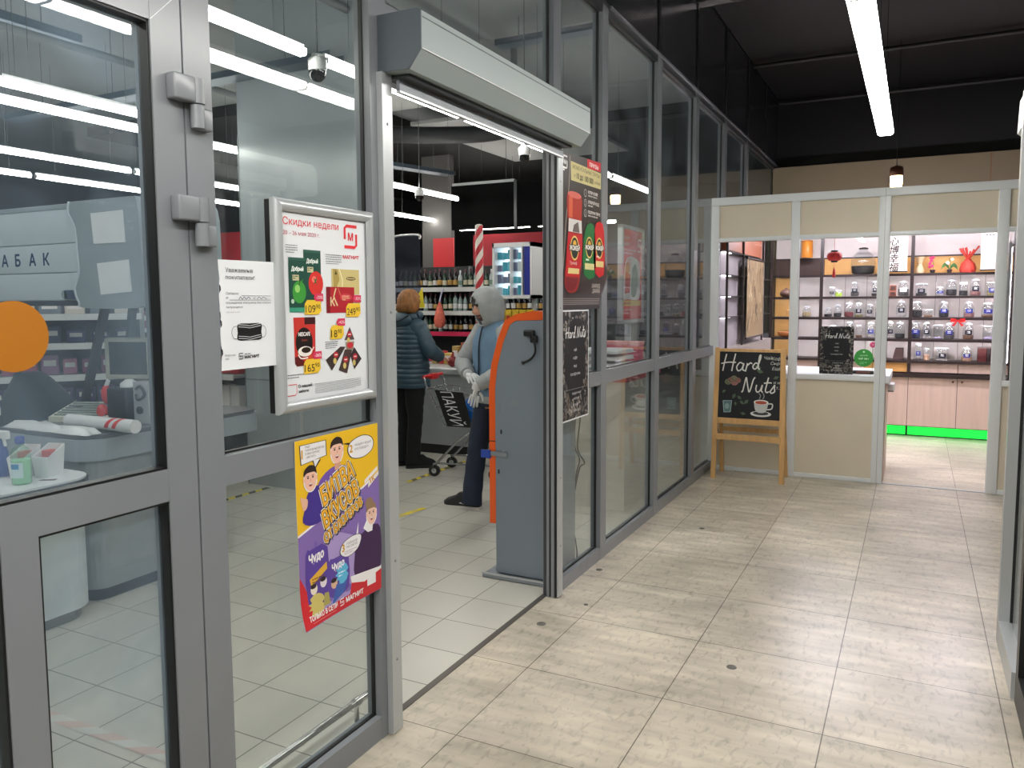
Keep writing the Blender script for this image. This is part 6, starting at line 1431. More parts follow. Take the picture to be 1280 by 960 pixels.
# ---- poster stand and bag counter behind the right-hand glazing
t = thing('poster_stand', 'red poster in a silver frame on a floor stand behind the glazing', 'poster stand', (-.62, 6.915, 0))
q = MB()
for (y0, y1, z0, z1) in ((-.31, .31, 1.385, 1.42), (-.31, .31, 2.215, 2.25), (-.31, -.275, 1.385, 2.25), (.275, .31, 1.385, 2.25)): q.box(-.03, .02, y0, y1, z0, z1, M_SILV, .006)
q.build('snap_frame', t); q = MB(); q.box(-.02, .0, -.28, .28, 1.415, 2.22, mat('poster_red', (232, 44, 56), .45)); a = Art(q, lambda u, v, w: (w, u, v))
a.text('Скидки', -.24, 2.13, .035, (240, 220, 220), 2); a.text('недели', -.24, 2.075, .035, (240, 220, 220), 2); a.fine(-.24, 2.03, .1, 2, .03, (236, 200, 200), 2, .014); em_logo(a, .21, 2.09, .12, (244, 236, 236), 2)
a.poly(smooth([(-.24, 1.62), (-.2, 1.9), (-.08, 1.98), (.1, 1.97), (.22, 1.92), (.24, 1.7), (.2, 1.6), (-.1, 1.6)], 3, True), (232, 228, 226), 1); a.poly(smooth([(-.02, 1.64), (.0, 1.85), (.1, 1.92), (.16, 1.8), (.12, 1.64)], 3, True), (84, 110, 84), 2); a.poly([(-.2, 1.65), (-.06, 1.66), (-.04, 1.82), (-.18, 1.85)], (196, 60, 60), 2); a.ell(-.12, 1.88, .06, .05, (200, 160, 130), 2)
a.rect(-.25, 1.54, .25, 1.59, (236, 196, 80), 2); a.fine(-.22, 1.555, .2, 1, .03, (170, 60, 50), 3, .018); a.fine(-.24, 1.5, 0, 2, .03, (236, 190, 190), 2, .012)
q.build('poster_sheet', t); MB().tube([(-.035, 0, .02), (-.035, 0, 1.4)], .03, M_LGREY, 14).build('pole', t); MB().lathe([(.2, 0), (.2, .012), (.05, .025)], M_GREY, 24, (-.035, 0, 0)).build('base', t)
t = thing('bag_counter', 'low counter with a red top behind the right-hand glazing', 'counter', (-.50, 6.05, 0)); MB().box(-.26, .26, -.42, .42, 0, .98, mat('counter_cream', (206, 202, 192), .45)).build('counter_body', t); MB().box(-.28, .28, -.44, .44, .98, 1.02, mat('counter_red', (176, 60, 70), .4)).build('countertop', t)
for k in range(4): 
    o = sheetpile('plastic_bag', 'white folded carrier bags on the red topped counter, %s from the bottom' % nth(k), -.73, -.33, 5.75, 6.15, 1.02 + .052 * k, 20 + k, .03); o['group'] = 'stacked carrier bags'
    o.data.materials[0] = M_BAGW
    b = MB().box(-.72, -.34, 5.76, 6.14, 1.0205 + .052 * k, 1.022 + .052 * k + .03, M_BAGW, .012); b.build('bag_stack', o)
t = thing('pink_box', 'pink box at the back of the red topped counter', 'box', (-.55, 6.35, 1.02)); MB().box(-.15, .2, -.08, .08, 0, .2, mat('pink_card', (206, 84, 110), .5), .004).build('carton', t); MB().box(-.155, .205, -.085, .085, .2, .23, mat('pink_lid', (226, 150, 150), .5), .004).build('lid', t)

# ---- shopping trolley
t = thing('shopping_trolley', 'chrome shopping trolley with a black advertising panel beside the man', 'shopping trolley', (-2.05, 6.24, 0), radians(8))
M_WIRE = M_STEEL
def tw(pts, r_=.004, m_=None): return MB().tube(pts, r_, m_ or M_WIRE, 6)
P8 = [(-.22, -.2, .80), (.42, -.2, .76), (.42, .2, .76), (-.22, .2, .80), (-.08, -.15, .46), (.36, -.15, .46), (.36, .15, .46), (-.08, .15, .46)]
q = MB()
for a_, b_ in ((0, 1), (1, 2), (2, 3), (3, 0), (4, 5), (5, 6), (6, 7), (7, 4), (0, 4), (1, 5), (2, 6), (3, 7)): q.tube([P8[a_], P8[b_]], .006, M_WIRE, 6)
def lerp(a_, b_, t_): return tuple(a_[i] + (b_[i] - a_[i]) * t_ for i in range(3))
for f_ in ((0, 1, 5, 4), (1, 2, 6, 5), (3, 2, 6, 7), (0, 3, 7, 4), (4, 5, 6, 7)):
    for k in range(1, 9): q.tube([lerp(P8[f_[0]], P8[f_[1]], k / 9), lerp(P8[f_[3]], P8[f_[2]], k / 9)], .0022, M_WIRE, 4, False)
    for k in range(1, 4): q.tube([lerp(P8[f_[0]], P8[f_[3]], k / 4), lerp(P8[f_[1]], P8[f_[2]], k / 4)], .0022, M_WIRE, 4, False)
q.build('wire_basket', t)
MB().tube(smooth([(-.22, -.2, .80), (-.25, -.2, .90), (-.255, -.17, .905)], 3), .008, M_WIRE, 8).tube(smooth([(-.22, .2, .80), (-.25, .2, .90), (-.255, .17, .905)], 3), .008, M_WIRE, 8).build('handle_arm', t)
MB().tube([(-.255, -.2, .905), (-.255, .2, .905)], .016, mat('trolley_red', (206, 40, 44), .35), 12).box(-.275, -.22, -.06, .06, .875, .925, mat('trolley_red', (206, 40, 44), .35), .006).build('handle', t)
q = MB(); A_ = [lerp(P8[0], P8[1], .12), lerp(P8[0], P8[1], .55), lerp(P8[4], P8[5], .62), lerp(P8[4], P8[5], .08)]
A_ = [(x, y - .012, z) for x, y, z in A_]; q.add(A_ + [(x, y + .004, z) for x, y, z in A_], [(0, 3, 2, 1), (4, 5, 6, 7), (0, 1, 5, 4), (1, 2, 6, 5), (2, 3, 7, 6), (3, 0, 4, 7)], mat('ad_black', (18, 18, 20), .4))
O_ = Vector(A_[3]); ex = (Vector(A_[2]) - O_); ey = (Vector(A_[0]) - O_); nn = ex.cross(ey).normalized()
a = Art(q, lambda u, v, w: O_ + ex * u + ey * v + nn * w)
ck = ink((236, 236, 236))
a.text('ПАКУЙ', .2, .96, .55, ck, 2, width=.92, rot=-pi / 2, ky=.9); q.build('advert_panel', t)
for y in (-.2, .2):
    MB().tube(smooth([(.30, y * .8, .46), (.1, y, .36), (-.12, y, .14), (-.16, y, .11)], 4), .011, M_WIRE, 8).tube([(.3, y * .8, .46), (.42, y, .12)], .011, M_WIRE, 8).tube([(-.14, y, .125), (.42, y, .13)], .009, M_WIRE, 8).build('chassis_tube', t)
    for x in (-.16, .42):
        w_ = MB().tube([(x, y - .014, .055), (x, y + .014, .055)], .052, mat('wheel_black', (26, 27, 28), .5), 18).tube([(x, y - .016, .055), (x, y + .016, .055)], .024, M_LGREY, 12).build('wheel', t)
        MB().obox((x, y - .022, .055), (x, y - .02, .13), .02, .004, M_WIRE).obox((x, y + .022, .055), (x, y + .02, .13), .02, .004, M_WIRE).build('fork', w_)
t = thing('blue_bag', 'crumpled bright blue bag lying in the trolley basket', 'bag', (-1.86, 6.25, .47)); q = MB(); bm = bmesh.new(); bmesh.ops.create_icosphere(bm, subdivisions=3, radius=1); r = random.Random(5)
for v in bm.verts: n_ = 1 + r.uniform(-.10, .10); v.co = Vector((v.co.x * .15 * n_, v.co.y * .10 * n_, .13 + v.co.z * .125 * n_))
q.bm(bm, mat('blue_film', (40, 110, 200), .25), True); q.build('bag_body', t); MB().tube([(0, 0, .24), (.02, 0, .29)], [.02, .012], mat('blue_film', (40, 110, 200), .25), 8).build('bag_neck', t)

# ---- tapes on the floor
def tape(label, p, q_, w_, n, ca, cb, slant=0.0):
    p = Vector(p + (0,)); q_ = Vector(q_ + (0,)); d = (q_ - p); L = d.length; d = d / L; nn = Vector((-d.y, d.x, 0)); b = MB(); st = L / n
    for k in range(n):
        a0, a1 = st * k, st * (k + 1); sl = slant * w_
        vs = [p + d * (a0 - (sl if k else 0)) - nn * w_ / 2, p + d * (a1 - (sl if k < n - 1 else 0)) - nn * w_ / 2, p + d * (a1 + (sl if k < n - 1 else 0)) + nn * w_ / 2, p + d * (a0 + (sl if k else 0)) + nn * w_ / 2]
        b.add([(v.x, v.y, .0025) for v in vs], [(0, 1, 2, 3)], ca if k % 2 == 0 else cb)
        b.add([(v.x, v.y, .0004) for v in vs], [(3, 2, 1, 0)], ca if k % 2 == 0 else cb)
    tag(b.build('floor_tape'), label, 'floor tape')
TY = mat('tape_yellow', (226, 206, 60), .5); TB = mat('tape_black', (54, 54, 48), .5)
tape('yellow and black tape on the store floor in front of the column', (-3.23, 4.35), (-3.23, 5.02), .05, 9, TB, TY, .4)
tape('short yellow tape on the store floor left of the man', (-1.72, 4.55), (-1.65, 5.04), .05, 7, TY, mat('tape_worn', (206, 190, 90), .5), .3)
tape('long yellow and black tape running under the trolley', (-2.27, 5.72), (-2.275, 6.75), .05, 15, TY, mat('tape_worn_dark', (120, 112, 70), .5), .4)
tape('faded red and white tape on the store floor behind the grey door', (-1.55, 1.80), (-.45, 1.81), .05, 11, mat('tape_pink', (204, 176, 168), .4), mat('tape_white', (200, 198, 190), .4), .8)

# ================================================================== PEOPLE
def skin_mesh(verts, edges, sub=2):
    """continuous tapering surface over a skeleton: verts = [((x,y,z), radius)], first vertex is the root"""
    me = bpy.data.meshes.new('skeleton'); me.from_pydata([v[0] for v in verts], edges, []); me.update()
    o = bpy.data.objects.new('skeleton', me); COL.objects.link(o)
    md = o.modifiers.new('skin', 'SKIN'); md.use_smooth_shade = True
    s2 = o.modifiers.new('sub', 'SUBSURF'); s2.levels = sub; s2.render_levels = sub
    if not me.skin_vertices: me.skin_vertices.new()
    for i, v in enumerate(verts):
        r_ = v[1]; me.skin_vertices[0].data[i].radius = (r_, r_) if not isinstance(r_, tuple) else r_
        me.skin_vertices[0].data[i].use_root = (i == 0)
    dg = bpy.context.evaluated_depsgraph_get(); ev = o.evaluated_get(dg); out = bpy.data.meshes.new_from_object(ev)
    bpy.data.objects.remove(o); bpy.data.meshes.remove(me)
    vs = [v.co.copy() for v in out.vertices]; fs = [list(p.vertices) for p in out.polygons]; bpy.data.meshes.remove(out)
    return vs, fs
def loft(mb, secs, m, n=24, cap=True):
    vs = []; fs = []
    for (cx, cy, z, rx, ry) in secs:
        for k in range(n):
            t = 2 * pi * k / n; c_, s_ = cos(t), sin(t); e = .8
            vs.append((cx + rx * math.copysign(abs(c_) ** e, c_), cy + ry * math.copysign(abs(s_) ** e, s_), z))
    for i in range(len(secs) - 1):
        for k in range(n): fs.append((i * n + k, i * n + (k + 1) % n, (i + 1) * n + (k + 1) % n, (i + 1) * n + k))
    mb.add(vs, fs, m, True)
    if cap: mb.add(vs[:n], [list(range(n))[::-1]], m); mb.add(vs[-n:], [list(range(n))], m)
def head_into(mb, c, yaw, pitch, skin, beard=None, s=1.0):
    """a head with brow, nose, lips, chin and ears; +y of the head is the way it looks"""
    bm = bmesh.new(); bmesh.ops.create_uvsphere(bm, u_segments=36, v_segments=28, radius=1)
    R = Matrix.Translation(Vector(c)) @ Matrix.Rotation(yaw, 4, 'Z') @ Matrix.Rotation(pitch, 4, 'X') @ Matrix.Scale(s, 4)
    def g(p, q, sg): return math.exp(-((p[0] - q[0]) ** 2 / sg[0] ** 2 + (p[2] - q[1]) ** 2 / sg[1] ** 2))
    pos = {}
    for v in bm.verts:
        x, y, z = v.co
        X, Y, Z = x * .074, y * .094, z * .116
        if Z < 0: k = 1 + .38 * Z / .116; X *= k; Y = Y * (1 + .16 * Z / .116) + .012 * (-Z / .116)
        if y > 0:
            f = (X, 0, Z)
            Y += .024 * g(f, (0, -.018), (.012, .020)) + .010 * g(f, (0, .004), (.009, .022)) + .008 * g(f, (0, -.056), (.022, .012)) + .010 * g(f, (0, -.090), (.024, .016))
            for sx in (-1, 1): Y -= .010 * g(f, (sx * .030, .012), (.016, .012)); Y += .006 * g(f, (sx * .03, .034), (.022, .010)); Y += .004 * g(f, (sx * .042, -.02), (.018, .02))
            Y -= .004 * g(f, (0, -.044), (.014, .005))
        pos[v.index] = (X, Y, Z); v.co = R @ Vector((X, Y, Z))
    bm.verts.index_update(); a = [v.co.copy() for v in bm.verts]; F = {0: [], 1: [], 2: []}
    for f in bm.faces:
        q = [pos[v.index] for v in f.verts]; cx, cy, cz = (sum(p[i] for p in q) / len(q) for i in range(3)); k = 0
        if cy > .02 and abs(cx) < .024 and -.064 < cz < -.050: k = 2
        elif beard and cy > .0 and cz < -.034 and (abs(cx) > .030 or cz < -.064 or cz > -.048): k = 1
        F[k].append([v.index for v in f.verts])
    bm.free()
    for k, mm in ((0, skin), (1, beard), (2, mat('lips', (176, 104, 96), .5))):
        if F[k] and mm: mb.add(a, F[k], mm, True)
    for sx in (-1, 1):
        for (px, py, pz, r_, mm, sc) in ((sx * .030, .082, .012, .011, mat('eye_white', (226, 222, 216), .3), (1, .5, .7)), (sx * .030, .0875, .012, .0052, mat('eye_dark', (40, 30, 26), .3), (1, .5, 1)), (sx * .030, .090, .036, .017, mat('brow', (62, 48, 42), .8), (1.2, .3, .28)), (sx * .074, -.004, -.004, .024, skin, (.35, .7, 1.25))):
            b2 = bmesh.new(); bmesh.ops.create_icosphere(b2, subdivisions=2, radius=1)
            for v in b2.verts: v.co = R @ Vector((px + v.co.x * r_ * sc[0], py + v.co.y * r_ * sc[1], pz + v.co.z * r_ * sc[2]))
            mb.bm(b2, mm, True)
    return R
def hand_into(mb, wrist, tip, side, m, palm_n, curl=.5, s=1.0):
    """palm, four fingers of unequal length with knuckle bends and a thumb leaving the side of the palm near its base"""
    W = Vector(wrist); D = (Vector(tip) - W).normalized(); Nn = Vector(palm_n); Nn = (Nn - D * Nn.dot(D)).normalized(); Sd = D.cross(Nn).normalized() * side
    V = [(W, .026 * s), (W + D * .035 * s, .030 * s), (W + D * .075 * s, .034 * s)]; E = [(0, 1), (1, 2)]
    vs, fs = skin_mesh([(tuple(v), (r_, r_ * .6)) for v, r_ in V], E, 2); mb.add(vs, fs, m, True)
    for k, (o, L, spread) in enumerate(((.028, .070, .10), (.010, .080, .03), (-.009, .074, -.04), (-.026, .058, -.12))):
        p0 = W + D * .07 * s + Sd * o * s; d0 = (D + Sd * spread).normalized(); p1 = p0 + d0 * L * .42 * s; d1 = (d0 + Nn * curl).normalized(); p2 = p1 + d1 * L * .32 * s; d2 = (d1 + Nn * curl * 1.2).normalized(); p3 = p2 + d2 * L * .30 * s
        vs, fs = skin_mesh([(tuple(p0 - d0 * .02 * s), .0095 * s), (tuple(p0), .0098 * s), (tuple(p1), .0092 * s), (tuple(p2), .0085 * s), (tuple(p3), .0072 * s)], [(0, 1), (1, 2), (2, 3), (3, 4)], 1); mb.add(vs, fs, m, True)
    p0 = W + D * .022 * s + Sd * .024 * s; d0 = (D * .6 + Sd * .8 + Nn * .25).normalized(); p1 = p0 + d0 * .034 * s; d1 = (D * .85 + Sd * .35 + Nn * .45).normalized(); p2 = p1 + d1 * .030 * s; p3 = p2 + (d1 + D * .3).normalized() * .024 * s
    vs, fs = skin_mesh([(tuple(p0), .0125 * s), (tuple(p1), .011 * s), (tuple(p2), .0098 * s), (tuple(p3), .0075 * s)], [(0, 1), (1, 2), (2, 3)], 1); mb.add(vs, fs, m, True)
M_SKIN = mat('skin', (206, 156, 132), .5, spec=.3)
def body_skel(J):
    """J: joint name -> (position, radius); returns the tapering skeleton of a whole figure"""
    names = ['pelvis', 'waist', 'chest', 'neck0', 'neck1']; E = [(0, 1), (1, 2), (2, 3), (3, 4)]
    for s in 'rl':
        b = len(names); names += [s + 'sh', s + 'el', s + 'wr']; E += [(2, b), (b, b + 1), (b + 1, b + 2)]
    for s in 'rl':
        b = len(names); names += [s + 'hip', s + 'kn', s + 'an', s + 'ball']; E += [(0, b), (b, b + 1), (b + 1, b + 2), (b + 2, b + 3)]
    return [J[n] for n in names], E
def shoe(parent, ankle, toe, sole, upper, mark=None, heel=0.0):
    A = Vector((ankle[0], ankle[1], 0)); T = Vector((toe[0], toe[1], 0)); d = (T - A).normalized(); n = Vector((-d.y, d.x, 0)); L = (T - A).length
    def P(u, v, z): q = A + d * u + n * v; return (q.x, q.y, z)
    out = [(-.075, 0), (-.068, .032), (-.02, .040), (.06, .038), (L - .06, .048), (L - .015, .030), (L, 0)]
    ring = out + [(u, -v) for u, v in out[-2:0:-1]]; ring = smooth(ring, 3, True)
    q = MB(); N = len(ring); vs = [P(u, v, .0 if not heel else (.0 if u > .06 else heel * .9 if False else 0)) for u, v in ring] + [P(u * 1.0, v * 1.05, .026 + heel * max(0, (.08 - u)) * 2) for u, v in ring]
    q.add(vs, [(k, (k + 1) % N, N + (k + 1) % N, N + k) for k in range(N)], sole, True); q.add(vs[:N], [list(range(N))[::-1]], sole); q.add(vs[N:], [list(range(N))], sole); q.build('sole', parent)
    q = MB(); lev = [(.026, 1.0, 0), (.05, .98, 0), (.075, .85, .1), (.10, .62, .45), (.125, .55, .62)]
    vs = []
    for z, k, cut in lev:
        for u, v in ring:
            uu = u if u < .03 else .03 + (u - .03) * (1 - cut) * (.98 if z < .06 else .92)
            vs.append(P(uu, v * k, z + heel * max(0, (.08 - u)) * 2 * (1 if z < .06 else .6)))
    q.add(vs, [(i * N + k, i * N + (k + 1) % N, (i + 1) * N + (k + 1) % N, (i + 1) * N + k) for i in range(len(lev) - 1) for k in range(N)], upper, True); q.add(vs[-N:], [list(range(N))], upper)
    q.build('shoe_upper', parent)
    if mark:
        for sd in (-1, 1):
            q = MB(); pts = smooth([(.02, .052), (.05, .042), (.09, .050), (.03, .066), (.005, .078), (.012, .06)], 3, True)
            q.add([P(u, sd * (.0415 - .06 * max(0, z - .05)), z) for u, z in pts], [list(range(len(pts)))], mark); q.build('side_mark', parent)

# ---- the man in the grey hood, pulling on a glove
man = thing('person', 'man in a grey hood, blue vest and dark jeans pulling on white gloves', 'person', (-1.13, 5.25, 0), radians(154.3))
J = dict(pelvis=((0, 0, .90), .13), waist=((0, .0, 1.06), .12), chest=((0, -.01, 1.26), .13), neck0=((0, .005, 1.40), .06), neck1=((.005, .03, 1.47), .052),
         rsh=((.175, -.005, 1.355), .062), rel=((.265, .12, 1.12), .043), rwr=((.055, .215, 1.05), .030), lsh=((-.175, .0, 1.355), .062), lel=((-.25, .08, 1.10), .043), lwr=((-.075, .225, .965), .030),
         rhip=((.09, .0, .86), .095), rkn=((.125, .08, .48), .062), ran=((.13, .14, .10), .034), rball=((.22, .19, .035), .016), lhip=((-.09, -.01, .86), .095), lkn=((-.10, -.01, .48), .062), lan=((-.10, -.10, .10), .042), lball=((-.12, .0, .035), .016))
V, E = body_skel(J); q = MB(); vs, fs = skin_mesh(V, E, 2); q.add(vs, fs, M_SKIN, True)
HC = (.02, .065, 1.545); RH = head_into(q, HC, radians(-17), radians(-14), M_SKIN, mat('beard', (92, 70, 60), .8)); q.build('body', man)
M_HOOD = mat('hoodie_grey', (164, 168, 168), .85, var=.10, vscale=14, bump=.4, bscale=30); M_VEST = mat('vest_blue', (106, 136, 162), .8, var=.10, vscale=10, bump=.4, bscale=18); M_JEAN = mat('jeans_blue', (30, 40, 58), .8, var=.16, vscale=12, bump=.3, bscale=22)
q = MB()
loft(q, [(0, .0, .86, .185, .135), (0, .0, .90, .19, .14), (0, .005, .96, .186, .138), (0, .005, 1.08, .182, .135), (0, .005, 1.2, .195, .142), (0, .0, 1.3, .20, .138), (0, -.005, 1.37, .17, .115), (0, .0, 1.42, .105, .095), (0, .01, 1.445, .08, .085)], M_VEST)
q.build('vest', man)
q = MB(); q.tube(smooth([(.01, .153, .90), (.006, .152, 1.08), (.004, .152, 1.25), (.004, .13, 1.36), (.006, .10, 1.425)], 5), .006, mat('zip_dark', (40, 50, 62), .5), 6); q.build('zip', man)
def sleeve(a_, b_, c_, r0, r1, r2, m):
    a_, b_, c_ = Vector(a_), Vector(b_), Vector(c_); pts = []; rs = []
    for k in range(9): t_ = k / 8; pts.append(a_.lerp(b_, t_)); rs.append(r0 + (r1 - r0) * t_ + .003 * (k % 2))
    for k in range(1, 10): t_ = k / 9; pts.append(b_.lerp(c_, t_)); rs.append(r1 + (r2 - r1) * t_ + .004 * (k % 2))
    P_ = [tuple(p) for p in pts]; P2 = [P_[0]] + [tuple((P_[i - 1][j] + 2 * P_[i][j] + P_[i + 1][j]) / 4 for j in range(3)) for i in range(1, len(P_) - 1)] + [P_[-1]]
    return MB().tube(P2, rs, m, 16)
sleeve((.135, .0, 1.375), J['rel'][0], (.075, .205, 1.052), .084, .066, .050, M_HOOD).ball((.16, .0, 1.345), .088, M_HOOD, 3, (1, .95, 1)).build('sleeve', man)
sleeve((-.135, .0, 1.375), J['lel'][0], (-.09, .215, .985), .084, .066, .050, M_HOOD).ball((-.16, .0, 1.345), .088, M_HOOD, 3, (1, .95, 1)).build('sleeve', man)
q = MB(); loft(q, [(0, 0, .83, .18, .13), (0, 0, .845, .188, .138), (0, 0, .885, .188, .138), (0, 0, .90, .18, .13)], M_HOOD); q.build('hoodie_hem', man)
# the hood: a shell open towards the face, draped on the shoulders
bm = bmesh.new(); bmesh.ops.create_uvsphere(bm, u_segments=32, v_segments=22, radius=1)
dele = []
for f in bm.faces:
    c_ = f.calc_center_median(); ang = math.acos(max(-1, min(1, (c_.y * .93 - c_.z * .10) / max(c_.length, 1e-6))))
    if ang < radians(50) or c_.z < -.97: dele.append(f)
bmesh.ops.delete(bm, geom=dele, context='FACES')
for v in bm.verts:
    x, y, z = v.co; k = 1 + (.42 * max(0, -z - .25)); fold = .004 * sin(14 * z + 3 * x)
    p = Vector((x * (.112 + fold) * k, y * (.132 + fold) * (1 + .15 * max(0, -z - .3)) - .006, z * .150 + .008 + (.0 if z > 0 else -.022 * -z)))
    v.co = RH @ p
bmesh.ops.recalc_face_normals(bm, faces=list(bm.faces)); bmesh.ops.solidify(bm, geom=list(bm.faces), thickness=.008)
MB().bm(bm, M_HOOD, True).build('hood', man)
q = MB()
for k in range(9):
    u = -.05 + .0125 * k; p = RH @ Vector((u, .07, .075 - 6 * u * u)); p2 = RH @ Vector((u * 1.1 - .012, .092, .035 - 3 * u * u)); q.tube([tuple(p), tuple(p2)], [.011, .006], mat('dark_hair', (44, 36, 34), .8), 6)
q.build('hair', man)
q = MB(); hand_into(q, (.060, .212, 1.050), (-.05, .245, 1.02), 1, M_WHITE, (0, -.3, -1), .45); q.tube([(.085, .2, 1.052), (.05, .216, 1.049)], [.036, .034], M_WHITE, 14); q.build('glove', man)
q = MB(); hand_into(q, (-.072, .228, .955), (-.035, .25, .80), 1, M_WHITE, (.6, -.6, 0), .22); q.tube([(-.082, .222, .99), (-.068, .23, .945)], [.036, .034], M_WHITE, 14); q.build('glove', man)
def trousers(mb, m, hips, pel):
    loft(mb, pel, m)
    for pts, rs in hips:
        P_ = smooth(pts, 5); R_ = [r_[0] for r_ in smooth([(r_,) for r_ in rs], 5)]; mb.tube(P_, [r_ + .0025 * sin(i * 2.1) for i, r_ in enumerate(R_)], m, 18)
q = MB(); trousers(q, M_JEAN, [([(.085, .0, .90), (.10, .015, .78), (.118, .05, .62), J['rkn'][0], (.128, .115, .28), (.131, .142, .045)], [.094, .096, .088, .078, .074, .080]), ([(-.085, .0, .90), (-.095, -.01, .78), (-.10, -.01, .62), J['lkn'][0], (-.10, -.06, .28), (-.10, -.10, .045)], [.094, .096, .088, .078, .074, .080])],
    [(0, 0, .80, .15, .10), (0, 0, .84, .168, .118), (0, 0, .90, .172, .125), (0, 0, .96, .17, .122)]); q.build('jeans', man)
M_SHOE = mat('shoe_black', (30, 30, 33), .5); M_SOLE = mat('sole_white', (222, 218, 214), .5)
shoe(man, (.13, .14), (.335, .262), M_SOLE, M_SHOE, M_SOLE); shoe(man, (-.10, -.10), (-.13, .12), M_SOLE, M_SHOE, M_SOLE)

# ---- the woman in the quilted coat, seen from behind
wom = thing('person', 'woman with ginger hair in a teal quilted coat seen from behind', 'person', (-2.64, 6.30, 0), radians(-20))
J = dict(pelvis=((0, 0, .92), .14), waist=((0, .0, 1.06), .13), chest=((0, -.005, 1.26), .13), neck0=((0, .0, 1.40), .055), neck1=((0, .015, 1.46), .048),
         rsh=((.165, .0, 1.345), .06), rel=((.255, .06, 1.12), .042), rwr=((.17, .25, 1.06), .028), lsh=((-.165, .0, 1.345), .06), lel=((-.255, .06, 1.12), .042), lwr=((-.15, .25, 1.05), .028),
         rhip=((.09, .0, .86), .10), rkn=((.085, .01, .48), .062), ran=((.085, -.02, .11), .034), rball=((.14, .08, .035), .016), lhip=((-.09, .0, .86), .10), lkn=((-.09, .02, .48), .062), lan=((-.09, .0, .11), .042), lball=((-.07, .10, .035), .016))
V, E = body_skel(J); q = MB(); vs, fs = skin_mesh(V, E, 2); q.add(vs, fs, M_SKIN, True); RW = head_into(q, (0, .035, 1.565), radians(6), radians(-10), M_SKIN, None, .96)
hand_into(q, (.165, .255, 1.06), (.10, .40, 1.02), -1, M_SKIN, (0, 0, -1), .4, .9); hand_into(q, (-.145, .255, 1.05), (-.06, .39, 1.02), 1, M_SKIN, (0, 0, -1), .4, .9); q.build('body', wom)
M_COAT = mat('coat_teal', (52, 78, 92), .45, var=.10, vscale=8, bump=.35, bscale=25)
secs = []; shape = [(.775, .222, .165), (.90, .225, .168), (1.02, .212, .158), (1.14, .212, .155), (1.24, .218, .152), (1.33, .20, .138), (1.385, .155, .115), (1.42, .10, .09)]
def prof(z):
    for (z0, a0, b0), (z1, a1, b1) in zip(shape, shape[1:]):
        if z0 <= z <= z1: t_ = (z - z0) / (z1 - z0); return a0 + (a1 - a0) * t_, b0 + (b1 - b0) * t_
    return shape[-1][1:]
n = 116
for k in range(n + 1):
    z = .775 + (1.42 - .775) * k / n; a_, b_ = prof(z); puff = .010 * abs(sin(pi * (z - .775) / .046)) ** .6 - .004
    secs.append((0, .0 - .004 * sin(z * 30), z, a_ + puff, b_ + puff))
q = MB(); loft(q, secs, M_COAT, 28); q.build('coat_body', wom)
for s in (-1, 1):
    A, B, C_ = Vector((s * .14, .0, 1.365)), Vector((s * .262, .065, 1.13)), Vector((s * .175, .235, 1.065)); pts = []; rs = []
    for k in range(29):
        t_ = k / 28; p = (A.lerp(B, t_ * 2 if t_ < .5 else 1)) if t_ < .5 else B.lerp(C_, (t_ - .5) * 2); pts.append(tuple(p)); rs.append(.088 - .032 * t_ + .008 * abs(sin(pi * k / 3.2)) - .003)
    P2 = [pts[0]] + [tuple((pts[i - 1][j] + pts[i][j] + pts[i + 1][j]) / 3 for j in range(3)) for i in range(1, 28)] + [pts[-1]]
    MB().tube(P2, rs, M_COAT, 16).ball((s * .15, .0, 1.34), .09, M_COAT, 3).build('coat_sleeve', wom)
q = MB(); ring = []
for k in range(20): t_ = 2 * pi * k / 20; ring.append((.105 * cos(t_), .02 + .085 * sin(t_), 1.445 + .02 * sin(t_)))
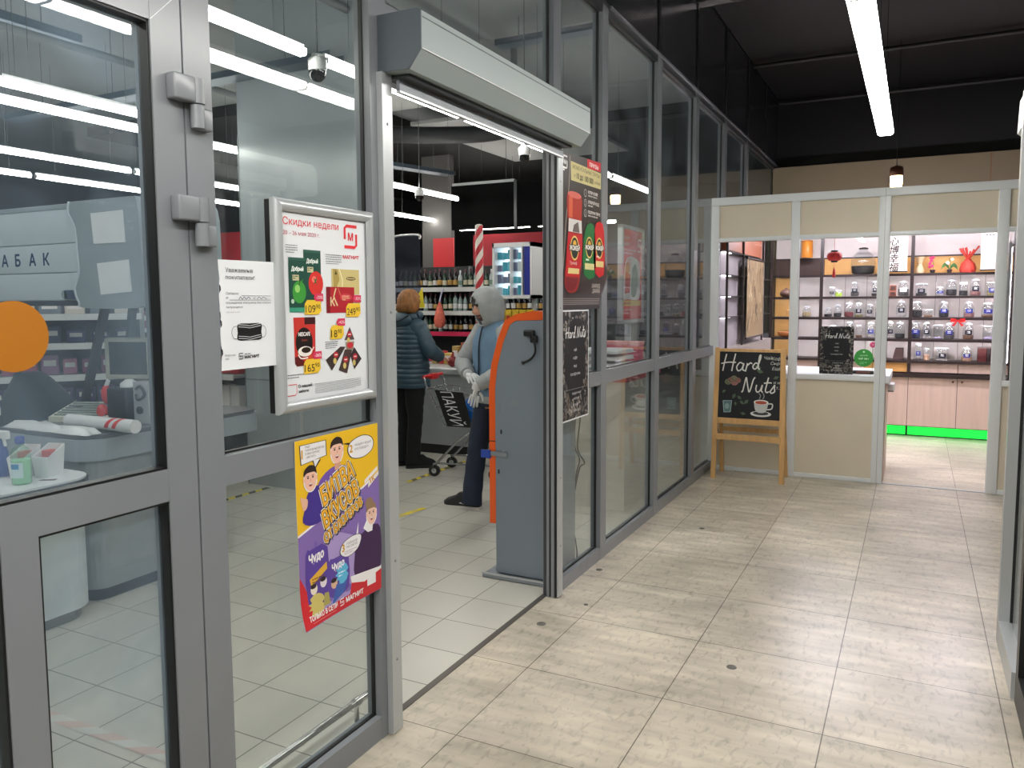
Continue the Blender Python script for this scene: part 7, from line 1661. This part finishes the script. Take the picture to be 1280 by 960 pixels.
q.tube(ring + [ring[0]], .042, M_COAT, 12, False); bm = bmesh.new(); bmesh.ops.create_icosphere(bm, subdivisions=3, radius=1)
for v in bm.verts: x, y, z = v.co; v.co = Vector((x * .16 * (1 - .25 * max(0, -z)), -.085 + y * .075, 1.405 + z * .085))
q.bm(bm, M_COAT, True); q.tube(smooth([(-.14, -.11, 1.45), (-.07, -.15, 1.405), (.02, -.162, 1.40), (.10, -.14, 1.425), (.15, -.10, 1.46)], 5), .007, mat('hood_piping', (24, 34, 42), .5), 6); q.build('coat_hood', wom)
M_GING = mat('ginger_hair', (158, 106, 58), .6, var=.35, vscale=16, stretch=(3, 3, .6)); q = MB(); bm = bmesh.new(); bmesh.ops.create_icosphere(bm, subdivisions=4, radius=1); r = random.Random(8)
for v in bm.verts:
    x, y, z = v.co
    if y > .55 and z < .35: k = .72
    else: k = 1 + .025 * sin(23 * x + 9 * z) + .02 * sin(31 * y)
    v.co = Vector((x * .108 * k, .020 + y * .118 * k, 1.585 + z * .125 * k))
q.bm(bm, M_GING, True)
for k in range(40):
    th = pi + pi * k / 39; q.tube(smooth([(.09 * cos(th), .02 + .10 * sin(th), 1.60), (.112 * cos(th), .02 + .12 * sin(th), 1.54), (.104 * cos(th), .025 + .112 * sin(th), 1.475 + .02 * r.random())], 3), [.010, .010, .010, .009, .008, .006, .003], M_GING, 5)
q.build('hair', wom)
M_TROU = mat('trousers_black', (16, 17, 20), .85); q = MB()
trousers(q, M_TROU, [([(.09, .0, .90), (.10, .0, .78), (.09, .0, .62), J['rkn'][0], (.085, -.012, .28), (.085, -.02, .045)], [.10, .10, .088, .074, .070, .070]), ([(-.09, .0, .90), (-.10, .0, .78), (-.092, .01, .62), J['lkn'][0], (-.09, .01, .28), (-.09, .0, .045)], [.10, .10, .088, .074, .070, .070])],
    [(0, 0, .78, .15, .10), (0, 0, .84, .18, .12), (0, 0, .92, .18, .13), (0, 0, .98, .17, .12)]); q.build('trousers', wom)
shoe(wom, (.085, -.02), (.20, .17), M_BLACK, M_TROU); shoe(wom, (-.09, 0), (-.05, .21), M_BLACK, M_TROU)
